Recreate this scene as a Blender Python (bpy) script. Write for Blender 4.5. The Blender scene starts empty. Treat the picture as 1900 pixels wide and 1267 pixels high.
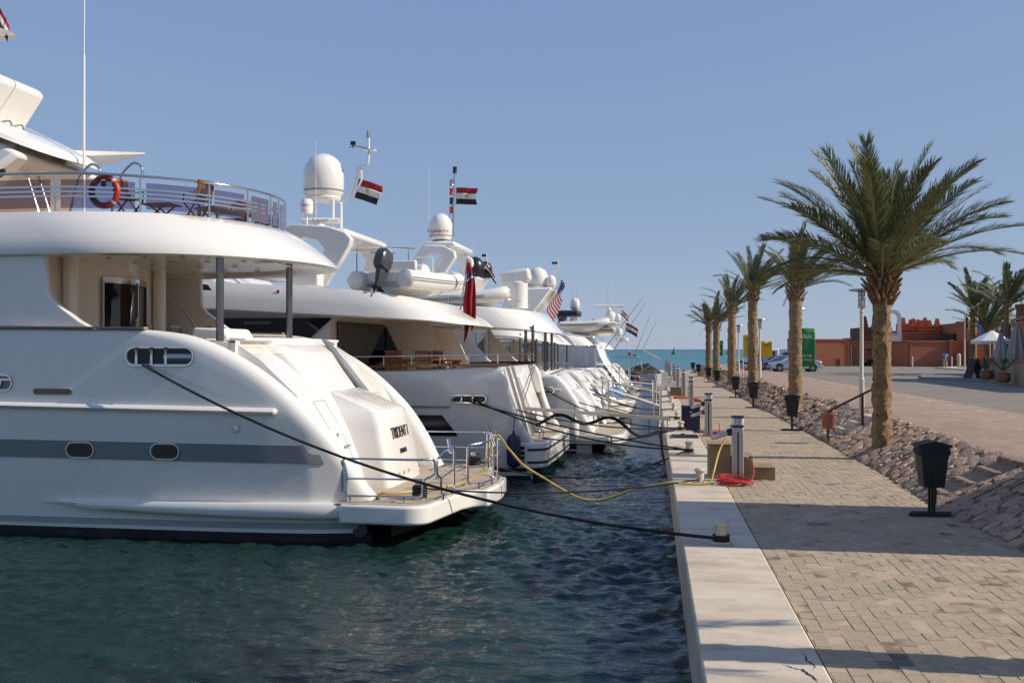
import bpy, math, random
import numpy as np
from mathutils import Vector, Matrix, Euler
random.seed(7); rng = np.random.default_rng(7)
PI = math.pi; R = math.radians
scene = bpy.context.scene
C = scene.collection

# ------------------------------------------------------------------ camera
CAM_H, FPX, YAW, HORIZON = 2.7, 1847.0, R(8.01), 648.0     # metres above the quay; focal length in pixels of a 1900 px wide frame
cam_data = bpy.data.cameras.new('camera'); cam = bpy.data.objects.new('camera', cam_data); C.objects.link(cam)
cam_data.sensor_width = 36.0; cam_data.lens = 36.0 * FPX / 1900.0
cam_data.shift_y = (HORIZON - 633.5) / 1900.0
cam_data.clip_start = 0.1; cam_data.clip_end = 60000
cam.location = (0, 0, CAM_H); cam.rotation_euler = (R(90), 0, YAW)
scene.camera = cam
scene.render.engine = 'CYCLES'
scene.cycles.use_denoising = True
scene.cycles.max_bounces = 8; scene.cycles.transparent_max_bounces = 12
scene.cycles.sample_clamp_indirect = 6.0
scene.cycles.caustics_reflective = False; scene.cycles.caustics_refractive = False

# ------------------------------------------------------------------ sky and sun
SUN_AZ, SUN_EL = R(91.2), R(34.0)                           # azimuth clockwise from +Y
world = bpy.data.worlds.new('World'); scene.world = world; world.use_nodes = True
wn = world.node_tree.nodes; bg = wn['Background']
sky = wn.new('ShaderNodeTexSky'); sky.sky_type = 'NISHITA'; sky.sun_disc = False
sky.sun_elevation = SUN_EL; sky.sun_rotation = SUN_AZ
sky.air_density = 0.7; sky.dust_density = 0.2; sky.ozone_density = 6.0; sky.altitude = 0
sp_ = wn.new('ShaderNodeSeparateColor'); cb_ = wn.new('ShaderNodeCombineColor'); wl = world.node_tree.links; wl.new(sky.outputs[0], sp_.inputs[0])
for k_, g_ in enumerate((.38, .32, .12)):                                 # the pale, even sky of a hazy coast
    pw_ = wn.new('ShaderNodeMath'); pw_.operation = 'POWER'; pw_.inputs[1].default_value = g_; wl.new(sp_.outputs[k_], pw_.inputs[0]); wl.new(pw_.outputs[0], cb_.inputs[k_])
tn = wn.new('ShaderNodeMix'); tn.data_type = 'RGBA'; tn.blend_type = 'MULTIPLY'; tn.inputs[0].default_value = 1.0; tn.inputs[7].default_value = (2.38, 2.80, 4.75, 1)
wl.new(cb_.outputs[0], tn.inputs[6]); wl.new(tn.outputs[2], bg.inputs[0]); bg.inputs[1].default_value = 0.10
sd = Vector((math.sin(SUN_AZ) * math.cos(SUN_EL), math.cos(SUN_AZ) * math.cos(SUN_EL), math.sin(SUN_EL)))
sun_data = bpy.data.lights.new('sun', 'SUN'); sun_data.energy = 5.0; sun_data.angle = R(0.53); sun_data.color = (1.0, 0.91, 0.78)
sun = bpy.data.objects.new('sun', sun_data); C.objects.link(sun)
sun.rotation_euler = (-sd).to_track_quat('-Z', 'Y').to_euler(); sun.location = (40, -10, 40)
vs = scene.view_settings; vs.view_transform = 'Standard'; vs.look = 'None'; vs.gamma = 1.0; vs.exposure = 0.0; vs.use_curve_mapping = False

# ------------------------------------------------------------------ helpers
_c, _s = math.cos(YAW), math.sin(YAW)
FW, RT = np.array([-_s, _c, 0]), np.array([_c, _s, 0])
def at(u, v, X=None, Y=None, Z=None, d=None):
    """world point seen at photo pixel (u, v) that lies on the plane X, Y or Z, or at depth d"""
    r = FW + RT * (u - 950) / FPX + np.array([0, 0, 1]) * (HORIZON - v) / FPX
    t = X / r[0] if X is not None else Y / r[1] if Y is not None else (Z - CAM_H) / r[2] if Z is not None else d
    p = np.array([0, 0, CAM_H]) + r * t
    return float(p[0]), float(p[1]), float(p[2])

class MB:
    def __init__(s): s.v = []; s.f = []
    def add(s, vs, fs):
        o = len(s.v); s.v += [tuple(map(float, p)) for p in vs]; s.f += [tuple(i + o for i in f) for f in fs]; return s
    def box(s, c, d, rz=0.0, m=None, top=None):
        hx, hy, hz = d[0] / 2, d[1] / 2, d[2] / 2; t = top or (1, 1)
        ps = [(-hx, -hy, -hz), (hx, -hy, -hz), (hx, hy, -hz), (-hx, hy, -hz),
              (-hx * t[0], -hy * t[1], hz), (hx * t[0], -hy * t[1], hz), (hx * t[0], hy * t[1], hz), (-hx * t[0], hy * t[1], hz)]
        mm = m if m is not None else Matrix.Rotation(rz, 3, 'Z')
        ps = [mm @ Vector(p) + Vector(c) for p in ps]
        return s.add(ps, [(3, 2, 1, 0), (4, 5, 6, 7), (0, 1, 5, 4), (1, 2, 6, 5), (2, 3, 7, 6), (3, 0, 4, 7)])
    def loft(s, rings, closed=True, cap=(True, True)):
        n = len(rings[0]); vs = [p for r in rings for p in r]; fs = []
        for i in range(len(rings) - 1):
            for j in range(n if closed else n - 1):
                k = (j + 1) % n
                fs.append((i * n + j, i * n + k, (i + 1) * n + k, (i + 1) * n + j))
        if closed and cap[0]: fs.append(tuple(reversed(range(n))))
        if closed and cap[1]: fs.append(tuple((len(rings) - 1) * n + j for j in range(n)))
        return s.add(vs, fs)
    def tube(s, pts, r, n=8, closed=False):
        P = [Vector(p) for p in pts]; m = len(P)
        rs = r if isinstance(r, (list, tuple)) else [r] * m
        T = []
        for i in range(m):
            a = P[i - 1] if (i > 0 or closed) else P[0]; b = P[(i + 1) % m] if (i < m - 1 or closed) else P[-1]
            T.append((b - a).normalized() if (b - a).length > 1e-9 else Vector((0, 0, 1)))
        N = T[0].orthogonal().normalized(); rings = []
        for i in range(m):
            N = (N - T[i] * N.dot(T[i]))
            N = N.normalized() if N.length > 1e-6 else T[i].orthogonal().normalized()
            B = T[i].cross(N)
            rings.append([P[i] + (N * math.cos(2 * PI * k / n) + B * math.sin(2 * PI * k / n)) * rs[i] for k in range(n)])
        if closed: rings.append(rings[0]); return s.loft(rings, True, (False, False))
        return s.loft(rings)
    def lathe(s, prof, n=16, o=(0, 0, 0), axis=None):
        rings = []
        q = Vector((0, 0, 1)).rotation_difference(Vector(axis)) if axis else None
        for r, z in prof:
            ring = []
            for k in range(n):
                p = Vector((r * math.cos(2 * PI * k / n), r * math.sin(2 * PI * k / n), z))
                if q: p = q @ p
                ring.append(p + Vector(o))
            rings.append(ring)
        return s.loft(rings)
    def prism(s, poly, fn, lo, hi):
        """poly of 2D points swept along a third axis; fn(p, q, t) -> xyz"""
        n = len(poly)
        return s.loft([[fn(p[0], p[1], lo) for p in poly], [fn(p[0], p[1], hi) for p in poly]])
    def build(s, name, mat, parent=None, smooth=35, bevel=0, seg=2, sub=0):
        me = bpy.data.meshes.new(name); me.from_pydata(s.v, [], s.f); 
        return link(name, me, mat, parent, smooth, bevel, seg, sub)

def link(name, me, mat, parent=None, smooth=35, bevel=0, seg=2, sub=0):
    me.update(); me.validate()
    if mat is not None and not me.materials: me.materials.append(mat)
    import bmesh
    bm = bmesh.new(); bm.from_mesh(me); bmesh.ops.recalc_face_normals(bm, faces=bm.faces); bm.to_mesh(me); bm.free()
    if smooth:
        me.polygons.foreach_set('use_smooth', [True] * len(me.polygons)); me.set_sharp_from_angle(angle=R(smooth))
    o = bpy.data.objects.new(name, me); C.objects.link(o); o.parent = parent
    if bevel:
        b = o.modifiers.new('bevel', 'BEVEL'); b.width = bevel; b.segments = seg; b.limit_method = 'ANGLE'; b.angle_limit = R(40); b.harden_normals = False
    if sub:
        m = o.modifiers.new('sub', 'SUBSURF'); m.levels = sub; m.render_levels = sub
    return o
def inst(name, src, parent, loc=(0, 0, 0), rot=(0, 0, 0), sc=None):
    o = bpy.data.objects.new(name, src.data if hasattr(src, 'data') else src); C.objects.link(o); o.parent = parent
    o.location = loc; o.rotation_euler = rot
    if sc is not None: o.scale = sc if hasattr(sc, '__len__') else (sc, sc, sc)
    if hasattr(src, 'modifiers'):
        for m in src.modifiers:
            if m.type == 'BEVEL':
                b = o.modifiers.new('bevel', 'BEVEL'); b.width = m.width; b.segments = m.segments; b.limit_method = 'ANGLE'; b.angle_limit = m.angle_limit
    return o
def tag(o, label, cat, group=None):
    o['label'] = label; o['category'] = cat
    if group: o['group'] = group
    return o
def thing(name, label, cat, loc=(0, 0, 0), rz=0.0, group=None):
    o = bpy.data.objects.new(name, None); o.empty_display_size = 0.2; C.objects.link(o)
    o.location = loc; o.rotation_euler = (0, 0, rz)
    return tag(o, label, cat, group)
def kind(o, k): o['kind'] = k; return o
def copy_tree(o, parent=None):
    c = o.copy(); C.objects.link(c); c.parent = parent
    for ch in list(o.children): copy_tree(ch, c)
    return c
def text(body, name, mat, parent, size, m, extrude=0.002, align='CENTER', shear=0.0, width=1.0):
    cu = bpy.data.curves.new(name, 'FONT'); cu.body = body; cu.size = size; cu.extrude = extrude; cu.align_x = align; cu.align_y = 'CENTER'; cu.shear = shear
    cu.materials.append(mat); tmp = bpy.data.objects.new(name + '_tmp', cu)
    me = bpy.data.meshes.new_from_object(tmp); bpy.data.objects.remove(tmp); me.name = name
    o = bpy.data.objects.new(name, me); C.objects.link(o); o.parent = parent; o.matrix_local = m @ Matrix.Diagonal((width, 1, 1, 1))
    return o
def frame(o, x, y):
    """4x4 with local x along x, y along y (for lettering)"""
    x = Vector(x).normalized(); y = Vector(y); y = (y - x * y.dot(x)).normalized(); z = x.cross(y)
    m = Matrix.Identity(4)
    for i in range(3): m[i][0], m[i][1], m[i][2], m[i][3] = x[i], y[i], z[i], o[i]
    return m
def smooth_path(pts, n=8, closed=False):
    P = [Vector(p) for p in pts]; out = []; m = len(P)
    for i in range(m - 1 + closed):
        p0 = P[(i - 1) % m] if (i > 0 or closed) else P[0] * 2 - P[1]; p1 = P[i]; p2 = P[(i + 1) % m]
        p3 = P[(i + 2) % m] if (i + 2 < m or closed) else P[-1] * 2 - P[-2]
        for k in range(n):
            t = k / n
            out.append(0.5 * ((2 * p1) + (p2 - p0) * t + (2 * p0 - 5 * p1 + 4 * p2 - p3) * t * t + (3 * p1 - p0 - 3 * p2 + p3) * t ** 3))
    if not closed: out.append(P[-1])
    return out
def round_path(pts, r=0.06, n=4, closed=False):
    """polyline with rounded corners"""
    P = [Vector(p) for p in pts]; m = len(P); out = []
    for i in range(m):
        if not closed and i in (0, m - 1): out.append(P[i]); continue
        a, b, c = P[i - 1], P[i], P[(i + 1) % m]
        d1, d2 = (a - b), (c - b); k = min(r, d1.length * .45, d2.length * .45)
        p, q = b + d1.normalized() * k, b + d2.normalized() * k
        for j in range(n + 1):
            t = j / n; out.append(p * (1 - t) ** 2 + b * 2 * t * (1 - t) + q * t * t)
    return out
def sag(a, b, s, n=14):
    a, b = Vector(a), Vector(b)
    return [a.lerp(b, t / n) - Vector((0, 0, s * 4 * (t / n) * (1 - t / n))) for t in range(n + 1)]
def srgb(*c): return tuple((x / 255 / 12.92 if x / 255 <= .04045 else ((x / 255 + .055) / 1.055) ** 2.4) for x in c)

# ------------------------------------------------------------------ materials
MT = {}
def mat(name, col, rough=0.5, metal=0.0, spec=0.5, coat=0.0, noise=None, bump=None, alpha=1.0, vary=0.0, transl=0.0, emit=None):
    """noise = (scale, colour2, contrast lo, hi); bump = (scale, strength, distance); vary = per object / island brightness"""
    m = bpy.data.materials.new(name); m.use_nodes = True; nt = m.node_tree; N = nt.nodes; L = nt.links
    b = N['Principled BSDF']; b.inputs['Base Color'].default_value = (*col, 1); b.inputs['Roughness'].default_value = rough
    b.inputs['Metallic'].default_value = metal; b.inputs['Specular IOR Level'].default_value = spec
    b.inputs['Coat Weight'].default_value = coat; b.inputs['Coat Roughness'].default_value = 0.06; b.inputs['Alpha'].default_value = alpha
    tc = N.new('ShaderNodeTexCoord'); src = None
    if noise:
        t = N.new('ShaderNodeTexNoise'); t.inputs['Scale'].default_value = noise[0]; t.inputs['Detail'].default_value = 6; t.inputs['Roughness'].default_value = .6
        L.new(tc.outputs['Object'], t.inputs['Vector'])
        cr = N.new('ShaderNodeMapRange'); cr.inputs[1].default_value = noise[2]; cr.inputs[2].default_value = noise[3]; L.new(t.outputs[0], cr.inputs[0])
        mx = N.new('ShaderNodeMix'); mx.data_type = 'RGBA'; mx.inputs[6].default_value = (*col, 1); mx.inputs[7].default_value = (*noise[1], 1)
        L.new(cr.outputs[0], mx.inputs[0]); src = mx.outputs[2]
    if vary:
        oi = N.new('ShaderNodeObjectInfo'); ge = N.new('ShaderNodeNewGeometry')
        ad = N.new('ShaderNodeMath'); ad.operation = 'ADD'; L.new(oi.outputs['Random'], ad.inputs[0]); L.new(ge.outputs['Random Per Island'], ad.inputs[1])
        fr = N.new('ShaderNodeMath'); fr.operation = 'FRACT'; L.new(ad.outputs[0], fr.inputs[0])
        mr = N.new('ShaderNodeMapRange'); mr.inputs[3].default_value = 1 - vary; mr.inputs[4].default_value = 1 + vary; L.new(fr.outputs[0], mr.inputs[0])
        hs = N.new('ShaderNodeHueSaturation'); L.new(mr.outputs[0], hs.inputs['Value'])
        if src: L.new(src, hs.inputs['Color'])
        else: hs.inputs['Color'].default_value = (*col, 1)
        src = hs.outputs[0]
    if src: L.new(src, b.inputs['Base Color'])
    if bump:
        t2 = N.new('ShaderNodeTexNoise'); t2.inputs['Scale'].default_value = bump[0]; t2.inputs['Detail'].default_value = 5
        L.new(tc.outputs['Object'], t2.inputs['Vector'])
        bp = N.new('ShaderNodeBump'); bp.inputs['Strength'].default_value = bump[1]; bp.inputs['Distance'].default_value = bump[2]
        L.new(t2.outputs[0], bp.inputs['Height']); L.new(bp.outputs[0], b.inputs['Normal'])
    if transl:
        tr = N.new('ShaderNodeBsdfTranslucent'); tr.inputs[0].default_value = (*col, 1)
        if src: L.new(src, tr.inputs[0])
        ms = N.new('ShaderNodeMixShader'); ms.inputs[0].default_value = transl; out = N['Material Output']
        L.new(b.outputs[0], ms.inputs[1]); L.new(tr.outputs[0], ms.inputs[2]); L.new(ms.outputs[0], out.inputs[0])
    if emit: b.inputs['Emission Color'].default_value = (*col, 1); b.inputs['Emission Strength'].default_value = emit
    MT[name] = m; return m
def stripes(name, c1, c2, scale, width, axis='X', rough=.5, noise=None):
    """fine planking: thin seams of c2 along one object axis"""
    m = mat(name, c1, rough); nt = m.node_tree; N = nt.nodes; L = nt.links; b = N['Principled BSDF']
    tc = N.new('ShaderNodeTexCoord'); sx = N.new('ShaderNodeSeparateXYZ'); L.new(tc.outputs['Object'], sx.inputs[0])
    mu = N.new('ShaderNodeMath'); mu.operation = 'MULTIPLY'; mu.inputs[1].default_value = scale; L.new(sx.outputs[axis], mu.inputs[0])
    fr = N.new('ShaderNodeMath'); fr.operation = 'FRACT'; L.new(mu.outputs[0], fr.inputs[0])
    lt = N.new('ShaderNodeMath'); lt.operation = 'LESS_THAN'; lt.inputs[1].default_value = width; L.new(fr.outputs[0], lt.inputs[0])
    nz = N.new('ShaderNodeTexNoise'); nz.inputs['Scale'].default_value = 3.0; nz.inputs['Detail'].default_value = 8; L.new(tc.outputs['Object'], nz.inputs['Vector'])
    m0 = N.new('ShaderNodeMix'); m0.data_type = 'RGBA'; m0.inputs[6].default_value = (*[x * .8 for x in c1], 1); m0.inputs[7].default_value = (*[x * 1.2 for x in c1], 1); L.new(nz.outputs[0], m0.inputs[0])
    mx = N.new('ShaderNodeMix'); mx.data_type = 'RGBA'; L.new(m0.outputs[2], mx.inputs[6]); mx.inputs[7].default_value = (*c2, 1)
    L.new(lt.outputs[0], mx.inputs[0]); L.new(mx.outputs[2], b.inputs['Base Color']); return m

WHITE = mat('gelcoat_white', (.79, .755, .70), .2, spec=.5, coat=.6, noise=(.6, (.76, .725, .67), .35, .75))
def hull_streaks(m):
    """faint vertical run-off marks and salt on painted topsides"""
    nt = m.node_tree; N = nt.nodes; L = nt.links; b = N['Principled BSDF']; src = b.inputs['Base Color'].links[0].from_socket
    tc = N.new('ShaderNodeTexCoord'); mp = N.new('ShaderNodeMapping'); mp.inputs['Scale'].default_value = (7, 7, .55); L.new(tc.outputs['Object'], mp.inputs[0])
    t = N.new('ShaderNodeTexNoise'); t.inputs['Scale'].default_value = 1.0; t.inputs['Detail'].default_value = 6; L.new(mp.outputs[0], t.inputs['Vector'])
    r = N.new('ShaderNodeMapRange'); r.inputs[1].default_value = .55; r.inputs[2].default_value = .8; r.inputs[4].default_value = .11; L.new(t.outputs[0], r.inputs[0])
    mx = N.new('ShaderNodeMix'); mx.data_type = 'RGBA'; L.new(r.outputs[0], mx.inputs[0]); L.new(src, mx.inputs[6]); mx.inputs[7].default_value = (.55, .50, .42, 1); L.new(mx.outputs[2], b.inputs['Base Color'])
    r2 = N.new('ShaderNodeMapRange'); r2.inputs[1].default_value = .3; r2.inputs[2].default_value = .7; r2.inputs[3].default_value = .14; r2.inputs[4].default_value = .34; L.new(t.outputs[0], r2.inputs[0]); L.new(r2.outputs[0], b.inputs['Roughness'])
hull_streaks(WHITE)
CREAM = mat('gelcoat_cream', (.84, .78, .67), .22, coat=.5)
IVORY = mat('gelcoat_ivory', (.78, .765, .72), .25, coat=.5)
WSOFT = mat('white_fabric', (.74, .73, .70), .85, spec=.2, bump=(14, .25, .03))
STEEL = mat('polished_steel', (.62, .62, .63), .12, 1.0)
STEELD = mat('dull_steel', (.42, .41, .40), .35, 1.0)
DARKG = mat('dark_glass', (.008, .009, .011), .04, spec=.6)
BLACK = mat('black_paint', (.012, .012, .013), .35)
ANTIF = mat('antifouling', (.010, .010, .014), .6, noise=(2, (.03, .035, .03), .4, .8))
RUBBER = mat('black_rubber', (.012, .012, .013), .6)
STRIPE = mat('hull_stripe_grey', (.20, .215, .22), .25, coat=.4)
NAVY = mat('navy_paint', (.015, .02, .055), .3, coat=.3)
TEAK = mat('teak_oiled', (.23, .10, .035), .5, noise=(18, (.14, .055, .018), .35, .7))
TEAKG = mat('teak_weathered', (.36, .29, .22), .7, noise=(9, (.27, .21, .15), .35, .7))
TEAKDECK = stripes('teak_deck', (.44, .35, .25), (.05, .04, .035), 14.0, .09, 'Y', .65)
TEAKDECKX = stripes('teak_deck_across', (.42, .32, .22), (.05, .04, .035), 14.0, .09, 'X', .65)
VARN = mat('varnished_teak', (.20, .075, .022), .15, coat=.8)
RED = mat('red_flag', (.40, .025, .03), .8, transl=.3)
WFLAG = mat('white_flag', (.75, .75, .75), .8, transl=.3)
BFLAG = mat('black_flag', (.015, .017, .022), .8, transl=.1)
BLUEF = mat('blue_flag', (.02, .05, .25), .8, transl=.25)
GOLD = mat('gold_emblem', (.55, .38, .12), .6)
ORANGE = mat('lifebuoy_orange', (.42, .028, .014), .45)
ROPE = mat('rope_black', (.012, .012, .014), .8, bump=(60, .6, .01))
ROPEW = mat('rope_tan', (.34, .27, .16), .8)
CABLE = mat('cable_yellow', (.50, .34, .06), .45)
PALEBLUE = mat('blue_cover', (.05, .20, .42), .6, bump=(6, .3, .05))
TUBEG = mat('hypalon_light', (.70, .69, .65), .5)
TUBEBE = mat('hypalon_beige', (.46, .39, .28), .6)
ENGINE = mat('engine_grey', (.045, .05, .055), .25, coat=.4)
NAVYC = mat('navy_canvas', (.018, .022, .05), .8)
BLKC = mat('black_canvas', (.014, .014, .016), .75, bump=(5, .4, .05))
LETTER = mat('lettering_dark', (.02, .02, .022), .3)
LETTERS = mat('lettering_silver', (.45, .45, .46), .3, .8)
LETTERB = mat('lettering_blue', (.02, .06, .30), .4)
LETTERR = mat('lettering_red', (.5, .03, .03), .4)
LETTERW = mat('lettering_white', (.80, .80, .80), .5)
def glass_mat(name, col, tint):
    m = bpy.data.materials.new(name); m.use_nodes = True; N = m.node_tree.nodes; L = m.node_tree.links
    N.remove(N['Principled BSDF']); t = N.new('ShaderNodeBsdfTransparent'); t.inputs[0].default_value = (*tint, 1)
    g = N.new('ShaderNodeBsdfPrincipled'); g.inputs['Base Color'].default_value = (*col, 1); g.inputs['Roughness'].default_value = .05
    fz = N.new('ShaderNodeFresnel'); fz.inputs[0].default_value = 1.45
    mr = N.new('ShaderNodeMapRange'); mr.inputs[3].default_value = .22; mr.inputs[4].default_value = 1.0; L.new(fz.outputs[0], mr.inputs[0])
    ms = N.new('ShaderNodeMixShader'); L.new(mr.outputs[0], ms.inputs[0]); L.new(t.outputs[0], ms.inputs[1]); L.new(g.outputs[0], ms.inputs[2])
    L.new(ms.outputs[0], N['Material Output'].inputs[0]); return m
PURPLEG = glass_mat('tinted_glass_purple', (.10, .085, .13), (.50, .43, .56))
CLEARG = glass_mat('clear_glass', (.25, .28, .3), (.85, .88, .9))
SMOKEG = glass_mat('smoke_glass', (.02, .02, .025), (.2, .2, .22))

# ================================================================== the setting
ZW = -0.8                                                   # water level (the quay's top is 0)
ROADZ = 0.75
# ---- sea: one sheet, wave relief where it is close, fine ripple bump everywhere
def grid_lines(dense0, dense1, step, far0, far1, g=1.16):
    a = list(np.arange(dense0, dense1 + 1e-6, step)); s = step; x = a[-1]
    while x < far1: s *= g; x += s; a.append(min(x, far1))
    s = step; x = a[0]
    while x > far0: s *= g; x -= s; a.insert(0, max(x, far0))
    return np.array(a)
def wave_height(X, Y):
    h = np.zeros_like(X); r = np.random.default_rng(3)
    for k in range(84):
        lam = .17 * (1.0 / .17) ** (r.random() ** 1.35); a = r.normal(R(100), R(38)); kk = 2 * PI / lam
        amp = .0118 * lam ** .95 * (.6 + .8 * r.random())
        ph = kk * (X * math.cos(a) + Y * math.sin(a)) + r.random() * 2 * PI
        h += amp * (np.sin(ph) + .28 * np.sin(2 * ph + PI / 2))
    return h
xs = grid_lines(-11.5, 0.45, .056, -9000, 14000, 1.07); ys = grid_lines(6.5, 29, .056, -60, 30000, 1.035)
GX, GY = np.meshgrid(xs, ys)
stepx = np.gradient(xs)[None, :] * np.ones_like(GX); stepy = np.gradient(ys)[:, None] * np.ones_like(GX)
fade = 1 / (1 + (np.maximum(stepx, stepy) / .22) ** 3)
gust = .72 + .5 * (np.sin(GX * .35 + GY * .21) * np.sin(GY * .27 - GX * .13 + 1.3))
gust = gust * (.58 + .5 / (1 + np.exp(-(GX + 4.2) * 1.1)))                  # sheltered under the hull, livelier towards the quay
GZ = ZW + wave_height(GX, GY) * fade * gust
ny, nx = GX.shape
me = bpy.data.meshes.new('sea')
V = np.stack([GX, GY, GZ], -1).reshape(-1, 3)
i = np.arange(ny * nx).reshape(ny, nx)
Fq = np.stack([i[:-1, :-1], i[:-1, 1:], i[1:, 1:], i[1:, :-1]], -1).reshape(-1, 4)
me.vertices.add(len(V)); me.vertices.foreach_set('co', V.ravel().astype(np.float32))
me.loops.add(Fq.size); me.loops.foreach_set('vertex_index', Fq.ravel().astype(np.int32))
me.polygons.add(len(Fq)); me.polygons.foreach_set('loop_start', np.arange(0, Fq.size, 4, dtype=np.int32))
me.update(); me.polygons.foreach_set('use_smooth', [True] * len(Fq))
def sea_material():
    m = bpy.data.materials.new('sea_water'); m.use_nodes = True; N = m.node_tree.nodes; L = m.node_tree.links; b = N['Principled BSDF']
    b.inputs['Roughness'].default_value = .055; b.inputs['IOR'].default_value = 1.333
    ge = N.new('ShaderNodeNewGeometry'); sx = N.new('ShaderNodeSeparateXYZ'); L.new(ge.outputs['Position'], sx.inputs[0])
    # the basin is deep green, the shelf beyond the pier shallow turquoise, the open sea blue
    cr = N.new('ShaderNodeValToRGB'); cr.color_ramp.interpolation = 'EASE'
    lg = N.new('ShaderNodeMath'); lg.operation = 'LOGARITHM'; lg.inputs[1].default_value = 10; L.new(sx.outputs['Y'], lg.inputs[0])
    nz = N.new('ShaderNodeTexNoise'); nz.inputs['Scale'].default_value = .01; nz.inputs['Detail'].default_value = 4; L.new(ge.outputs['Position'], nz.inputs['Vector'])
    na = N.new('ShaderNodeMath'); na.operation = 'MULTIPLY_ADD'; na.inputs[1].default_value = .35; L.new(nz.outputs[0], na.inputs[0]); L.new(lg.outputs[0], na.inputs[2])
    mr = N.new('ShaderNodeMapRange'); mr.inputs[1].default_value = .9; mr.inputs[2].default_value = 4.4; L.new(na.outputs[0], mr.inputs[0]); L.new(mr.outputs[0], cr.inputs[0])
    e = cr.color_ramp.elements; e[0].position = 0; e[0].color = (.009, .028, .021, 1); e[1].position = 1; e[1].color = (.006, .05, .11, 1)
    for p, c in ((.13, (.008, .025, .020)), (.22, (.005, .015, .017)), (.29, (.003, .014, .024)), (.40, (.004, .06, .075)), (.5, (.012, .13, .14)), (.64, (.012, .13, .155)), (.76, (.008, .07, .125))):
        k = e.new(p); k.color = (*c, 1)
    L.new(cr.outputs[0], b.inputs['Base Color'])
    rr = N.new('ShaderNodeMapRange'); rr.inputs[1].default_value = 1.45; rr.inputs[2].default_value = 2.6; rr.inputs[3].default_value = .05; rr.inputs[4].default_value = .30; L.new(lg.outputs[0], rr.inputs[0]); L.new(rr.outputs[0], b.inputs['Roughness'])   # unresolved ripples
    n1 = N.new('ShaderNodeTexNoise'); n1.inputs['Scale'].default_value = 5.0; n1.inputs['Detail'].default_value = 5; n1.inputs['Roughness'].default_value = .62
    mp = N.new('ShaderNodeMapping'); mp.inputs['Scale'].default_value = (.55, 1.25, 1); L.new(ge.outputs['Position'], mp.inputs[0]); L.new(mp.outputs[0], n1.inputs['Vector'])
    n2 = N.new('ShaderNodeTexNoise'); n2.inputs['Scale'].default_value = .9; n2.inputs['Detail'].default_value = 4; L.new(mp.outputs[0], n2.inputs['Vector'])
    b1 = N.new('ShaderNodeBump'); b1.inputs['Strength'].default_value = .8; b1.inputs['Distance'].default_value = .05; L.new(n1.outputs[0], b1.inputs['Height'])
    b2 = N.new('ShaderNodeBump'); b2.inputs['Strength'].default_value = .5; b2.inputs['Distance'].default_value = .22; L.new(n2.outputs[0], b2.inputs['Height']); L.new(b1.outputs[0], b2.inputs['Normal'])
    L.new(b2.outputs[0], b.inputs['Normal']); return m
me.materials.append(sea_material())
sea = bpy.data.objects.new('sea', me); C.objects.link(sea); kind(sea, 'structure')

# ---- quay: coping slabs, paving, embankment, brick path, road
QX0, QX1, QX2, QX3, QX4 = 0.41, 1.47, 4.95, 6.70, 10.8
QEND = 131.0
CONC = mat('quay_concrete', (.60, .515, .395), .8, noise=(1.1, (.50, .415, .31), .42, .75), bump=(30, .15, .02))
def concrete_streaks(m):
    """broom marks and stains across the coping"""
    nt = m.node_tree; N = nt.nodes; L = nt.links; b = N['Principled BSDF']
    src = b.inputs['Base Color'].links[0].from_socket
    ge = N.new('ShaderNodeNewGeometry'); mp = N.new('ShaderNodeMapping'); mp.inputs['Scale'].default_value = (.7, 1.7, .7); L.new(ge.outputs['Position'], mp.inputs[0])
    t = N.new('ShaderNodeTexNoise'); t.inputs['Scale'].default_value = 1.0; t.inputs['Detail'].default_value = 9; t.inputs['Roughness'].default_value = .65; L.new(mp.outputs[0], t.inputs['Vector'])
    r = N.new('ShaderNodeMapRange'); r.inputs[1].default_value = .48; r.inputs[2].default_value = .74; r.inputs[4].default_value = .8; L.new(t.outputs[0], r.inputs[0])
    mx = N.new('ShaderNodeMix'); mx.data_type = 'RGBA'; L.new(r.outputs[0], mx.inputs[0]); L.new(src, mx.inputs[6]); mx.inputs[7].default_value = (.31, .235, .16, 1)
    L.new(mx.outputs[2], b.inputs['Base Color'])
concrete_streaks(CONC)
quay = bpy.data.objects.new('quay', None); C.objects.link(quay); kind(quay, 'structure')
ycuts = [-6, 1.2, 8.05, 15.2, 22.6, 30.2, 38, 46, 54, 62, 70, 80, 90, 100, 110, 120, QEND]
for y0, y1 in zip(ycuts[:-1], ycuts[1:]):
    MB().box(((QX0 + QX1) / 2, (y0 + y1) / 2, -1.1), (QX1 - QX0 - .012, y1 - y0 - .012, 2.2)).build('coping_slab', CONC, quay, bevel=.03, seg=2)
# cracks in the coping nearest to the camera: thin dark wedges sunk flush with the surface
CRACK = mat('crack_dirt', (.03, .025, .02), .95)
def crack(pts, w, name='crack'):
    mb = MB(); L_, R_ = [], []
    for k, (x, y) in enumerate(pts):
        ww = w * math.sin(PI * (k + .6) / len(pts)) * random.uniform(.5, 1.3); L_.append((x - ww, y - ww * .5, .004)); R_.append((x + ww, y + ww * .5, .004))
    n = len(pts); mb.add(L_ + R_, [(k, k + 1, n + k + 1, n + k) for k in range(n - 1)]); return mb.build(name, CRACK, quay, smooth=0)
def crack_px(pix, w):
    P = [at(u, v, Z=0)[:2] for u, v in pix]; out = []
    for (x0, y0), (x1, y1) in zip(P[:-1], P[1:]):
        for t in (0, .33, .66): out.append((x0 + (x1 - x0) * t + random.uniform(-.012, .012), y0 + (y1 - y0) * t + random.uniform(-.012, .012)))
    crack(out + [P[-1]], w)
crack_px([(1452, 1232), (1472, 1239), (1490, 1242), (1498, 1250), (1512, 1258), (1520, 1266)], .014)
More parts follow.
